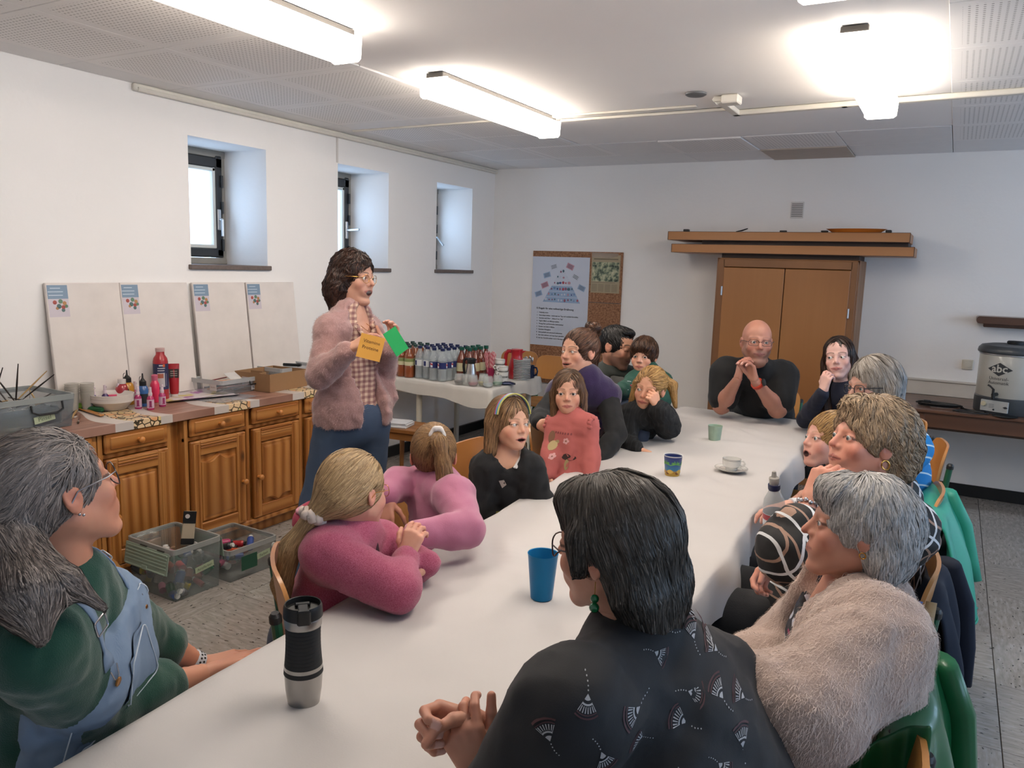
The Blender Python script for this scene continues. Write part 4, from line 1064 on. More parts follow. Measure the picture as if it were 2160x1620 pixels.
# spray bottles
m_sprw = mat('spray_top', '#cdbcc4', .4)
def spray(loc, col, label, h=.075, r_=.0165, lab='#c9a9bb'):
    r = thing('spray_bottle', label, 'bottle', loc, rnd.uniform(-1, 1), group='small spray bottles of paint')
    G().lathe([(0, 0), (r_, 0), (r_+.001, .003), (r_+.001, h-.012), (r_*.55, h)], seg=20).obj('bottle_body', mat('spray_'+col[1:], col, .25, coat=.4), r)
    G().lathe([(r_+.0014, .010), (r_+.0014, h-.02)], seg=20, cap=False).obj('label', mat('spray_label_'+lab[1:], lab, .5), r)
    G().box((r_+.0018, 0, h*.45), (.0006, .012, .03)).box((r_+.0018, .0, h*.22), (.0006, .016, .004)).obj('label_print', mat('magenta_ink', '#8a2a5a', .6), r)
    G().lathe([(r_*.62, h), (r_*.62, h+.014), (r_*.5, h+.016), (r_*.42, h+.045), (0, h+.046)], seg=16).box((.006, 0, h+.036), (.012, .006, .008), .002).obj('spray_head', m_sprw, r)
P8 = lambda p, z=0.0: (max(p[0], -3.87), p[1]*min(1, 3.87/abs(p[0])), WT+z)
spray(P8((-3.713, 2.594, 0.812)), '#a82a66', 'pink spray bottle, front left of the pink group, beside the bowls')
spray(P8((-3.642, 2.616, 0.812)), '#b02a62', 'pink spray bottle in the middle front of the group')
spray(P8((-3.677, 2.713, 0.812)), '#a82a66', 'pink spray bottle at the right end, a little apart')
spray(P8((-3.869, 2.688, 0.812)), '#a02060', 'pink spray bottle half hidden behind the front left one')
spray(P8((-4.017, 2.724, 0.812)), '#c05a98', 'pale pink spray bottle behind the bowls')
spray(P8((-4.069, 2.722, 0.812)), '#54307a', 'violet spray bottle behind the bowls, right of the pink pot', lab='#a89ab8')
spray(P8((-4.123, 2.677, 0.812)), '#3a2458', 'dark violet spray bottle behind the bowls', lab='#a89ab8')
spray(P8((-4.114, 2.603, 0.812)), '#3c1f66', 'purple spray bottle left of the yellow one behind the bowls', lab='#5a3f86')
r = thing('yellow_bottle', 'tiny yellow bottle with a pointed cap behind the bowls', 'bottle', P8((-4.095, 2.619, 0.813)))
G().lathe([(0, 0), (.014, 0), (.016, .004), (.015, .035), (.008, .045)], seg=18).obj('bottle_body', mat('pale_yellow', '#c9ae52', .35), r); G().lathe([(.008, .045), (.007, .058), (.002, .07), (0, .071)], seg=14).obj('cap', m_sprw, r)
r = thing('pink_pot', 'bright pink round pot behind the bowls', 'pot', P8((-4.096, 2.699, 0.812)))
G().lathe([(0, 0), (.024, 0), (.025, .004), (.024, .045), (.022, .05)], seg=22).obj('pot_body', mat('hot_pink', '#c92a5e', .3, coat=.4), r); G().lathe([(.0245, .045), (.025, .062), (.023, .065), (0, .066)], seg=22).obj('lid', mat('hot_pink', '#c92a5e', .3), r)
def squeeze(loc, col, label, h=.12, r_=.033, cap=True, lab=None):
    r = thing('paint_bottle', label, 'bottle', loc)
    G().lathe([(0, 0), (r_, 0), (r_+.001, .004), (r_, h*.75), (r_*.8, h*.9), (r_*.45, h)], seg=24).obj('bottle_body', mat('paint_'+col[1:], col, .3, coat=.4), r)
    if lab: G().lathe([(r_+.0014, h*.15), (r_+.0014, h*.6)], seg=24, cap=False).obj('label', mat('dark_label', lab, .5), r)
    if cap: G().lathe([(r_*.62, h-.004), (r_*.62, h+.018), (r_*.4, h+.026), (.0055, h+.036), (.0035, h+.062), (0, h+.063)], seg=18).tube([(-r_*.6, 0, h+.008), (-r_*.95, 0, h+.016), (-r_*.9, 0, h+.035), (-r_*.6, 0, h+.044)], .0018, 6).obj('nozzle_cap', m_black, r)
    else: G().lathe([(r_*.62, h-.003), (r_*.62, h+.022), (0, h+.023)], seg=18).obj('cap', mat('white_cap', '#c9c0bc', .4), r)
    return r
yb = squeeze(P8((-3.951, 2.698, 0.813)[:2]), '#b9822a', 'yellow squeeze paint bottle with a black pointed nozzle', .125, .034)
for a in (-.9, .1): G().ball((.0, 0, 0), .012, 12, 8, sc=(.3, .8, 1.5)).obj('hand_hold', m_black, yb, loc=(.0325*math.cos(a-.6), .0325*math.sin(a-.6), .075))
squeeze(P8((-3.764, 2.661, 0.813)[:2]), '#2a5a94', 'blue squeeze paint bottle with a black nozzle among the pink sprays', .115, .029, lab='#22262c')
squeeze(P8((-4.166, 2.811, 0.812)[:2]), '#a02832', 'red paint bottle with a white cap behind the yellow bottle', .12, .034, cap=False)
r = thing('pink_tube_bottle', 'tall bright pink paint bottle standing behind the spray bottles', 'bottle', P8((-3.815, 2.771, 0.812)))
G().lathe([(0, 0), (.021, .0), (.024, .006), (.024, .10), (.016, .12), (.013, .125)], seg=22).obj('bottle_body', mat('neon_pink', '#cf2c56', .3, coat=.3), r); G().lathe([(.016, .122), (.017, .15), (.012, .155), (0, .156)], seg=18).obj('cap', mat('rose_cap', '#c2607a', .4), r)
tb = thing('red_bottle', 'tall red paint bottle with a dark blue label, tallest on the worktop', 'bottle', P8((-3.919, 2.888, 0.812)))
m_rp = mat('bright_red', '#a51f28', .35, coat=.3)
G().lathe([(0, 0), (.038, 0), (.040, .006), (.040, .215), (.036, .235), (.023, .255), (.022, .275)], seg=30).obj('bottle_body', m_rp, tb)
G().lathe([(.024, .272), (.025, .276), (.025, .292), (0, .293)], seg=24).obj('cap', mat('rosy_white_cap', '#c9a8a4', .4), tb)
G().lathe([(.0406, .06), (.0406, .205)], seg=30, cap=False).obj('label', mat('dark_blue_label', '#252c52', .5), tb)
g = G(); a0 = -.35
def wrapbox(g, a, b, z0, z1, rr, mi, n=5):
    for i in range(n):
        p, q = a+(b-a)*i/n, a+(b-a)*(i+1)/n
        g.add([(rr*math.cos(p), rr*math.sin(p), z0), (rr*math.cos(q), rr*math.sin(q), z0), (rr*math.cos(q), rr*math.sin(q), z1), (rr*math.cos(p), rr*math.sin(p), z1)], [(0, 1, 2, 3)], mi)
wrapbox(g, a0-.75, a0+.25, .075, .155, .0410, 0); wrapbox(g, a0-.7, a0+.05, .125, .15, .0413, 1); wrapbox(g, a0-.7, a0+.2, .165, .17, .0410, 0); wrapbox(g, a0-.7, a0+.3, .178, .183, .0410, 0); wrapbox(g, a0-.5, a0+.1, .192, .2, .0410, 0)
wrapbox(g, a0+.45, a0+.5, .08, .15, .0410, 0, 1); wrapbox(g, a0+.0, a0+.3, .188, .203, .0413, 2)
g.obj('label_print', [mat('print_white', '#b9b6b8', .5), mat('print_terracotta', '#a5604a', .5), mat('price_orange', '#d0602a', .5)], tb)
rt = thing('red_tube', 'red paint tube standing on its white cap, right of the tall red bottle', 'tube', P8((-3.989, 3.027, 0.812)), .9)
g = G(); vs = []; prof = [(.021, .019, .02), (.025, .022, .03), (.027, .019, .10), (.029, .010, .16), (.030, .002, .185), (.030, .0015, .195)]
n = 20
for a_, b_, z in prof: vs += [(a_*math.cos(6.283*i/n), b_*math.sin(6.283*i/n), z) for i in range(n)]
g.add(vs, [(k*n+i, k*n+(i+1) % n, (k+1)*n+(i+1) % n, (k+1)*n+i) for k in range(len(prof)-1) for i in range(n)]+[tuple(range(n))]).obj('tube_body', m_rp, rt)
G().lathe([(0, 0), (.020, 0), (.021, .003), (.019, .02), (0, .021)], seg=20).obj('cap', mat('white_cap', '#c9c0bc', .4), rt)
g = G()
for s in (-1, 1): g.add([(-.026, s*.0165, .115), (.026, s*.0165, .115), (.028, s*.009, .165), (-.028, s*.009, .165)], [(0, 1, 2, 3)], 0)
for k in range(3): g.box((0, -.016+.002*k, .128+.012*k), (.036, .001, .004), 0, 1)
g.obj('label', [mat('dark_label2', '#2a1d1c', .5), mat('print_pale', '#a59a92', .5)], rt)
# stack of translucent cups, green things, sticks
cupx = P8((-4.108, 2.529, 0.813))
m_tc = mat('frosted_cup', '#c9c4ba', .4, alpha=.45)
for k, (dx, dy) in enumerate(((-.02, -.035), (.02, .02))):
    r = thing('clear_cup_stack', ('left' if k == 0 else 'right')+' tall stack of translucent plastic cups behind the bowls', 'cups', (cupx[0]+dx, cupx[1]+dy, WT), group='stacks of translucent cups')
    for i in range(5): G().lathe([(.024, .0), (.033, .095), (.035, .097), (.0335, .098), (.0235, .002), (0, .001)], seg=20, cap=False).obj('cup', m_tc, r, loc=(0, 0, i*.012))
def lump(name, label, loc, sx, sy, sz, m, cat, seed=1):
    rr = random.Random(seed); g = G().ball((0, 0, sz), 1, 16, 10, sc=(sx, sy, sz)); g.v = [(x*(1+rr.uniform(-.06, .06)), y*(1+rr.uniform(-.06, .06)), max(0, z)) for x, y, z in g.v]
    r = thing(name, label, cat, loc); g.obj('body', m, r); return r
q = P8((-3.905, 2.438, 0.812))
r = thing('green_marker', 'bright green round marker lying behind the bowls', 'marker', (q[0], q[1], WT+.02), .6)
G().cyl((-.05, 0, 0), (.05, 0, 0), .017, .019, 18).obj('barrel', mat('leaf_green', '#7fae3a', .4), r); G().cyl((.05, 0, 0), (.07, 0, 0), .019, .016, 18).obj('cap', mat('lime_cap', '#b9b83a', .4), r)
q = P8((-3.819, 2.404, 0.812))
r = thing('dark_green_marker', 'dark green marker beside the bright green one', 'marker', (q[0], q[1], WT+.014), .3)
G().cyl((-.05, 0, 0), (.05, 0, 0), .013, seg=14).obj('barrel', mat('dark_green_plastic', '#1f5a34', .4), r); G().cyl((.05, 0, 0), (.065, 0, 0), .013, .010, 14).obj('cap', mat('dark_green_plastic', '#1f5a34', .4), r)
A, Bq = (-4.019, 2.416, 0.812), (-3.614, 2.342, 0.812)
st_ = thing('wooden_stick', 'long flat wooden stick with a hole lying in front of the bowls', 'stick', ((A[0]+Bq[0])/2-.0, (A[1]+Bq[1])/2, WT+.004), math.atan2(Bq[1]-A[1], Bq[0]-A[0]))
G().box((0, 0, .004), (.34, .026, .008), .003).obj('stick', m_beech, st_); G().lathe([(.004, 0), (.004, .0006)], (.13, 0, .0082), 12).obj('hole', m_black, st_)
st2 = thing('wooden_stick', 'shorter wooden stick crossing under the long one', 'stick', (-3.80, 2.30, WT+.0035), -.65, group=None)
G().tube([(-.13, 0, .004), (.13, 0, .004)], .005, 8).obj('stick', m_brl, st2)
for i, (x, y, a, c) in enumerate(((-3.72, 2.22, -.9, '#3a2a26'), (-3.68, 2.25, -.6, '#6b4030'), (-3.78, 2.26, -.75, '#2a2624'))):
    r = thing('paintbrush', ('dark', 'reddish', 'black')[i]+' paintbrush lying beside the brush box', 'brush', (x, y, WT+.006), a, group='loose brushes beside the brush box')
    G().tube([(-.11, 0, 0), (0, 0, 0), (.08, 0, 0)], [.002, .0045, .0035], 7).obj('handle', mat('lacquer'+c[1:], c, .35), r); G().cyl((.08, 0, 0), (.10, 0, 0), .0045, seg=8).obj('ferrule', m_fer, r)
    G().tube([(.10, 0, 0), (.115, 0, 0), (.128, 0, 0)], [.0045, .005, .001], 8).obj('bristles', m_hair_, r)
q = (-3.759, 2.257, 0.812); r = thing('paper_tag', 'small white printed tag by the brush box', 'tag', (q[0], q[1], WT+.001), .7)
G().box((0, 0, .0006), (.05, .035, .0012)).obj('tag_sheet', mat('tag_white', '#c9c6c4', .7), r); G().box((0, .004, .0014), (.022, .005, .0004)).box((0, -.006, .0014), (.012, .008, .0004)).obj('print', m_black, r)
# painted sheets and clear film
t = NT('watercolour_sheet'); n = t.noise(t.coord(), 9, 3); n2 = t.noise(t.coord((1, 1, 1), (0, 0, 1)), 7, 2)
t.sp(Base_Color=t.mix(t.ramp(n2, [(.55, '#000000'), (.62, '#ffffff')]), t.ramp(n, [(.56, '#cfc6c8'), (.62, '#b07aa8'), (.72, '#8a6a9a')]), '#c9b87a'), Roughness=.8)
def sheet(name, label, c, w, h, rz, m, curl=.006):
    r = thing(name, label, 'paper', c, rz); g = G(); vs = [((i/10-.5)*w, (j/6-.5)*h, .0008+curl*max(0, abs(i/10-.5)*2-.6)**2*4+.0012*math.sin(i*1.3+j)) for j in range(7) for i in range(11)]
    o = g.add(vs, [(j*11+i, j*11+i+1, (j+1)*11+i+1, (j+1)*11+i) for j in range(6) for i in range(10)]).obj('sheet', m, r, sharp=None); md = o.modifiers.new('t', 'SOLIDIFY'); md.thickness = .0006
    return r
q = (-3.805, 3.027, 0.812); sheet('painted_sheet', 'sheet of paper with pink and yellow watercolour patches on the worktop', (q[0], q[1], WT+.002), .30, .42, -.25, t.m, .02)
q = (-3.617, 3.098, 0.812); sheet('clear_film', 'clear plastic sheet lying beside the painted paper', (q[0], q[1], WT+.001), .22, .30, .15, mat('clear_film', '#b9bcc4', .12, alpha=.35))
# trays of pencils
rnd = random.Random(5)
tr = clearbox('pencil_box', 'clear plastic tray full of coloured pencils on the worktop', (-3.83, 3.30, WT+.001), .26, .36, .085, .04, '#a5a8ac', '#b5b8ba', .32)
G().tube([(.133, .03, .068), (.142, .03, .045), (.142, .13, .045), (.133, .13, .068)], .0045, 6).obj('handle', m_black, tr)
tag_strip(tr, frame((.132, .09, .024), (0, 1, 0), (.05, 0, 1)), 'Buntstifte', .085, .030, '#c2c2c4', .018, '#222222')
tag_strip(tr, frame((.06, -.183, .045), (1, 0, 0), (0, -.05, 1)), 'Bleistifte', .055, .04, '#c4bcb8', .011, '#7a3a30')
cols = ['#a8523c', '#8a3a2a', '#3a5a7a', '#a8602a', '#6a4a3a', '#b5764a', '#2f5a5a', '#7a2a30', '#9a8a5a']
for i in range(34):
    b = thing('coloured_pencil', 'coloured pencil in the clear tray', 'pencil', (-3.83, 3.30, WT), group='coloured pencils in the tray')
    x, y, z = rnd.uniform(-.10, .10), rnd.uniform(-.07, .07), .012+.06*rnd.random(); a = PI/2+rnd.uniform(-.35, .35)
    d = Vector((math.cos(a), math.sin(a), 0))*.085; c = Vector((x*.8, y, z))
    G().tube([c-d, c+d*.85], .0038, 6).obj('barrel', mat('pencil'+cols[i % 9][1:], cols[i % 9], .4), b); G().tube([c+d*.85, c+d], [.0038, .0005], 6).obj('tip', m_brl, b)
G().at(Matrix.Translation((.02, .02, .08)) @ Matrix.Rotation(.5, 4, 'Y')).box((0, 0, 0), (.10, .09, .001)).obj('paper_slip', mat('tag_white', '#c9c6c4', .7), tr)
t2 = clearbox('rear_tray', 'shallow clear tray with a black marker behind the cardboard box', (-3.86, 3.80, WT+.001), .27, .34, .105, 0, '#a9adb0', '#b9bcbe', .3)
mk = thing('black_marker', 'black marker lying on the rear tray', 'marker', (-3.82, 3.80, WT+.112), .4); G().cyl((-.05, 0, 0), (.05, 0, 0), .010, seg=12).obj('barrel', m_black, mk); G().cyl((.05, 0, 0), (.072, 0, 0), .012, seg=12).obj('cap', m_black, mk)
G().box((0, 0, .05), (.22, .28, .07), .02).obj('paint_tubes', mat('mixed_grey', '#7d8084', .5, var=.6, vs=50, bump=.6, bs=40), t2)['kind'] = 'stuff'
# cardboard box
m_cb = mat('cardboard', '#94714f', .85, var=.06, vs=30); cbx = thing('cardboard_box', 'open brown cardboard box on the worktop beside the presenter', 'box', (-3.73, 3.545, WT+.001), .06)
g = G().box((0, 0, .002), (.285, .335, .003))
for s in (-1, 1): g.box((s*.142, 0, .055), (.003, .335, .11)).box((0, s*.167, .055), (.285, .003, .11))
g.obj('box_walls', m_cb, cbx); G().box((-.04, -.085, .085), (.10, .004, .05)).box((.05, -.13, .10), (.004, .06, .022), .001).obj('inner_flap', m_cb, cbx)
G().at(frame((-.04, -.1688, .05), (1, 0, 0), (0, 0, 1))).box((0, 0, 0), (.085, .06, .0008)).obj('address_label', mat('faded_label', '#b5adb0', .6), cbx)
# ---------------------------------------------------------------- plastic boxes on the floor
fb = clearbox('floor_box', 'tall clear plastic box of paint bottles on the floor, grey-green flaps hanging open', (-3.225, 2.42, .002), .35, .26, .255, -.03, '#9aa5a2', '#a9aca9', .30)
m_flap = mat('grey_green_plastic', '#93a696', .45, alpha=.95)
def flap(parent, M):
    g = G().at(M).box((0, -.055, .0), (.33, .105, .004), .002); o = g.obj('lid_flap', m_flap, parent)
    g = G().at(M)
    for k in range(5): g.box((0, -.015-.016*k, .003), (.31, .008, .005), .002)
    g.box((0, -.104, .003), (.30, .008, .008), .002).box((0, -.098, .006), (.04, .02, .006), .002); g.obj('ribs', m_flap, o)
    g = G().at(M).box((0, -.108, .002), (.29, .002, .006)).box((.1, .0, .0), (.05, .006, .006), .001).box((-.03, .0, .0), (.05, .006, .006), .001); g.obj('dark_gap', mat('slot_dark', '#2d332e', .6), o)
flap(fb, frame((0, -.146, .245), (1, 0, 0), (0, .16, 1))); flap(fb, frame((0, .146, .245), (-1, 0, 0), (0, -.12, 1)))
tag_strip(fb, frame((.182, .03, .13), (0, 1, .12), (.05, -.12, 1)), 'Acrylfarben', .105, .030, '#aebc9c', .018)
f2 = clearbox('floor_box', 'lower clear plastic box of paint tubes on the floor beside the tall one', (-3.19, 2.735, .002), .34, .30, .165, -.03, '#8f9896', '#a5a8a6', .30)
tag_strip(f2, frame((.177, .06, .095), (0, 1, .12), (.05, -.12, 1)), 'Farben', .085, .030, '#aebc9c', .020)
G().box((.173, -.03, .08), (.002, .10, .075)).obj('green_cloth', mat('dark_green_cloth', '#23503c', .8), f2)
G().cyl((.186, .125, .125), (.176, .125, .125), .013, seg=16).cyl((.19, .14, .075), (.176, .14, .075), .018, seg=16).obj('white_clips', mat('white_clip', '#c2c2be', .4), f2)
def jar(n, mcol, label, group, loc, rot, r_, h, cap='#c9c9c6'):
    b = thing(n, label, 'bottle', loc, rot=rot, group=group)
    G().lathe([(0, 0), (r_, 0), (r_, h*.8), (r_*.6, h*.9)], seg=14).obj('bottle_body', mat('jar_'+mcol[1:], mcol, .35, coat=.3), b)
    G().lathe([(r_*.65, h*.88), (r_*.65, h), (0, h+.001)], seg=12).obj('cap', mat('jarcap_'+cap[1:], cap, .4), b)
rr = random.Random(31); pal = [('#b3a23a', 'yellow'), ('#a8323e', 'red'), ('#2d4d8a', 'blue'), ('#2f6e50', 'green'), ('#c9c3bc', 'white'), ('#6a6e72', 'grey'), ('#1d1d20', 'black'), ('#b86a88', 'pink'), ('#7d3a2a', 'brown')]
for i in range(44):
    c, nm = pal[i % 9]; layer = i//15
    x, y = rr.uniform(-.13, .13), rr.uniform(-.09, .09); z = .02+.062*layer; 
    if i % 2: x = .145 if i % 4 == 1 else x; y = -.10 if i % 4 == 3 else y
    jar('paint_bottle', c, '%s paint bottle inside the tall clear floor box' % nm, '%s paint bottles in the tall floor box' % nm, (-3.225+x*.95, 2.42+y, z), (rr.uniform(-1.5, 1.5), rr.uniform(-.6, .6), rr.uniform(0, 3)), rr.uniform(.014, .022), .062, ('#c9c9c6', '#202022')[i % 3 == 0])
for i in range(20):
    c, nm = (('#17181c', 'black'), ('#a5252c', 'red'), ('#2b468c', 'blue'), ('#c2bfbc', 'white'), ('#30343c', 'dark grey'), ('#b03c6a', 'pink'), ('#c2502c', 'orange'))[i % 7]
    jar('paint_tube', c, '%s paint tube inside the lower clear floor box' % nm, '%s paint tubes in the lower floor box' % nm, (-3.19+rr.uniform(-.11, .11), 2.735+rr.uniform(-.09, .09), .025+.10*(i/20)), (1.4+rr.uniform(-.2, .2), rr.uniform(-.3, .3), rr.uniform(0, 6)), .018, .10, ('#c9c9c6', '#202022')[i % 2])
r = thing('empty_blister_pack', 'black and cream empty package standing out of the tall floor box', 'package', (-3.20, 2.47, .20), rot=(-.15, .12, .9))
G().box((0, 0, .085), (.06, .012, .17), .004).obj('card', mat('cream_pack', '#b5a892', .6), r); G().box((0, -.007, .14), (.061, .003, .06), .001).box((0, -.007, .02), (.061, .003, .03), .001).obj('black_print', m_black, r); G().lathe([(.011, 0), (.011, .001)], (-.01, -.009, .145), 14, R=Matrix.Rotation(PI/2, 3, 'X')).obj('white_emblem', mat('white_cap', '#c9c0bc', .4), r)
# ---------------------------------------------------------------- bottle held by the boy, jackets on the chairs
hb = thing('held_water_bottle', 'clear water bottle with a dark blue collar and sports cap held at the table edge', 'bottle', (-0.411, 2.431, 0.792), rot=(.12, -.12, .5))
G().lathe([(0, .002), (.030, 0), (.033, .006), (.033, .03), (.031, .04), (.033, .05), (.033, .12), (.034, .13), (.030, .155), (.017, .18), (.014, .19)], seg=24).obj('bottle_body', m_pet, hb)
G().lathe([(.0336, .055), (.0336, .115)], seg=24, cap=False).obj('label', m_lwhite, hb); G().lathe([(.034, .095), (.034, .113)], seg=24, cap=False).obj('label_band', m_lred, hb)
g = G(); 
for k in range(3): flat_text(g, 'mineral', .014, Matrix.Rotation(2.1*k, 4, 'Z') @ frame((0, -.0342, .075), (1, 0, 0), (0, 0, 1)), wrap=.0342)
g.obj('label_text', m_lblue, hb)
G().lathe([(.0165, .186), (.018, .19), (.018, .204), (.0, .205)], seg=20).obj('collar', m_capb, hb); G().lathe([(.014, .203), (.015, .225), (.008, .228), (.006, .245), (0, .246)], seg=18).obj('sports_cap', mat('clear_cap', '#a8a49c', .2, alpha=.7), hb)
def jacket(name, label, cx, cy, m, w, top, drop_out, drop_in, seed, lean=0.0, flare=.15, mats=None, yo=0.0):
    """garment folded over a chair back whose plane faces -x / +x"""
    r = thing(name, label, 'jacket', (cx, cy, 0)); rr = random.Random(seed); nu, nv = 28, 26; vs = []
    for j in range(nv+1):
        s = -drop_in+(drop_in+drop_out)*j/nv
        for i in range(nu+1):
            u = i/nu*2-1; wv = math.sin(u*5+seed)+.6*math.sin(u*11+2*seed+s*4)
            if s < 0: x = -.03+.012*wv*min(1, -s*6); z = top+s
            elif s > 0: x = .045+.05*(1-math.exp(-s*7))+(.022+.02*s)*wv*min(1, s*5); z = top-s
            else: x = 0; z = top+.012
            k = 1+flare*abs(s)
            z += -.03*abs(u)**4+.006*math.sin(u*7+seed)+(.04*math.sin(u*3+seed)*(j == nv)+.03*math.sin(u*2.2+seed)*max(0, s-drop_out*.8)*4)
            vs.append((x+lean*s, u*w/2*k+yo*s, z))
    N = nu+1; o = G().add(vs, [(j*N+i, j*N+i+1, (j+1)*N+i+1, (j+1)*N+i) for j in range(nv) for i in range(nu)]).obj('cloth_body', m, r, sharp=None)
    md = o.modifiers.new('t', 'SOLIDIFY'); md.thickness = .012; md.offset = 0; md = o.modifiers.new('s', 'SUBSURF'); md.levels = 1; md.render_levels = 1
    # sleeve hanging at one side
    y = w*.42; g = G(); pts = [(.06, y, top-.03), (.10+lean*.1, y+.05, top-.16), (.12+lean*.2, y+.04, top-.30), (.13+lean*.3, y+.03, top-min(.42, drop_out*.9))]
    g.tube(pts, [.045, .055, .052, .042], 12, flat=.6).obj('sleeve', m, r, sharp=None)
    return r
m_gj = mat('green_nylon', '#186038', .35, var=.1, vs=6, bump=.5, bs=12, coat=.2); m_tj = mat('teal_nylon', '#2f9a82', .5, var=.1, vs=6, bump=.4, bs=12); m_nj = mat('navy_wool', '#111a2c', .9, var=.1)
gj = jacket('green_jacket', 'shiny green jacket hanging over the chair back at the lower right', -.01, 1.72, m_gj, .50, .80, .55, .12, 2)
jacket('navy_jacket', 'dark navy jacket hanging low behind the chair with the tan strap', .0, 2.50, m_nj, .42, .79, .66, .1, 5, yo=.1)
jacket('teal_jacket', 'turquoise green jacket spread over a chair back', -.01, 3.25, m_tj, .52, .82, .42, .1, 8, lean=.18, yo=-.2)
g = G(); vs = []; nu, nv = 26, 14
for j in range(nv+1):
    for i in range(nu+1):
        u, v = i/nu, j/nv; z0 = .60+.27*u**.8; x = -.25+.29*u
        y = 1.455-.03*math.sin(u*PI)*(.4+v)+(.012+.012*v)*math.sin(u*17+1.5*v)+.006*math.sin(u*37)
        vs.append((x+.01-.02*v*(1-u), y-1.72, z0-(z0-.28)*v))
N = nu+1; o = g.add(vs, [(j*N+i, j*N+i+1, (j+1)*N+i+1, (j+1)*N+i) for j in range(nv) for i in range(nu)]).obj('jacket_front', m_gj, gj, sharp=None)
md = o.modifiers.new('t', 'SOLIDIFY'); md.thickness = .008; md = o.modifiers.new('s', 'SUBSURF'); md.levels = 1; md.render_levels = 1
def ribbon(name, label, cat, pts, w, m):
    r = thing(name, label, cat, (pts[0][0], pts[0][1], 0)); x0, y0 = pts[0][:2]
    vs = [(x-x0+s*w/2, y-y0, z) for x, y, z in pts for s in (-1, 1)]
    o = G().add(vs, [(2*i, 2*i+1, 2*i+3, 2*i+2) for i in range(len(pts)-1)]).obj(name+'_band', m, r, sharp=None); md = o.modifiers.new('t', 'SOLIDIFY'); md.thickness = .004
    return r
ribbon('blue_lining', 'strip of bright blue jacket lining beside the tan strap', 'lining', [(-.012, 2.215, .79), (-.015, 2.205, .70), (-.022, 2.20, .60), (-.035, 2.195, .48)], .035, mat('bright_blue_lining', '#1a62b8', .6))
bs = ribbon('bag_strap', 'narrow tan leather bag strap hanging from the chair back', 'strap', [(.025, 2.20, .80), (.020, 2.19, .70), (.012, 2.18, .60), (.0, 2.17, .48), (-.012, 2.16, .34)], .026, mat('tan_leather', '#a58a64', .5))
G().box((-.014, -.026, .60), (.036, .010, .022), .003).obj('buckle', m_gold_b, bs)

# ---------------------------------------------------------------- people: signed-distance bodies meshed as one surface
import openvdb
F32 = np.float32
def _a(v): return np.array(v, dtype=F32)
def d_cap(p, a, b, ra, rb):
    a = _a(a); b = _a(b); ab = b-a; L = float(ab @ ab)
    q = p-a
    t = np.clip((q @ ab)/max(L, 1e-9), 0, 1)
    q = q - t[:, None]*ab
    return np.sqrt(np.einsum('ij,ij->i', q, q)) - (ra+(rb-ra)*t)
def d_ell(p, c, r, R=None):
    q = p-_a(c)
    if R is not None: q = q @ _a(R).T          # rows of R are the axes
    r = _a(r); k = q/r; k0 = np.sqrt(np.einsum('ij,ij->i', k, k)); k = k/r
    k1 = np.sqrt(np.einsum('ij,ij->i', k, k))+1e-9
    return k0*(k0-1)/k1
def d_box(p, c, h, R=None, rd=.01):
    q = p-_a(c)
    if R is not None: q = q @ _a(R).T
    q = np.abs(q)-(_a(h)-rd); o = np.maximum(q, 0)
    return np.sqrt(np.einsum('ij,ij->i', o, o)) + np.minimum(q.max(axis=1), 0) - rd
def prim(p, s):
    if s[0] == 'c': return d_cap(p, *s[1:5])
    if s[0] == 'e': return d_ell(p, *s[1:4])
    if s[0] == 'b': return d_box(p, *s[1:5])
def smin(a, b, k):
    if k <= 1e-6: return np.minimum(a, b)
    h = np.clip(.5+.5*(b-a)/k, 0, 1)
    return b+(a-b)*h - k*h*(1-h)
def smax(a, b, k): return -smin(-a, -b, k)
# a primitive: (kind, args..., k, op)  op '+' union, '-' subtract, '&' intersect
def C_(a, b, ra, rb=None, k=.012, op='+'): return ('c', a, b, ra, ra if rb is None else rb, k, op)
def E_(c, r, R=None, k=.012, op='+'): return ('e', c, r, R, k, op)
def B_(c, h, R=None, rd=.01, k=.012, op='+'): return ('b', c, h, R, rd, k, op)
def field(prims, off=0.0):
    def f(p):
        d = np.full(len(p), 1.0, F32)
        for s in prims:
            q = prim(p, s); k, op = s[-2], s[-1]
            if op == '+': d = smin(d, q-off, k)
            elif op == '-': d = smax(d, -q, k)
            else: d = smax(d, q, k)
        return d
    return f
def bounds(prims, pad):
    lo = np.full(3, 1e9); hi = -lo
    for s in prims:
        if s[-1] != '+': continue
        if s[0] == 'c': P_ = [(s[1], s[3]), (s[2], s[4])]
        elif s[0] == 'e': P_ = [(s[1], max(s[2]))]
        else: P_ = [(s[1], float(np.linalg.norm(s[2])))]
        for c, r in P_: lo = np.minimum(lo, np.array(c)-r); hi = np.maximum(hi, np.array(c)+r)
    return lo-pad, hi+pad
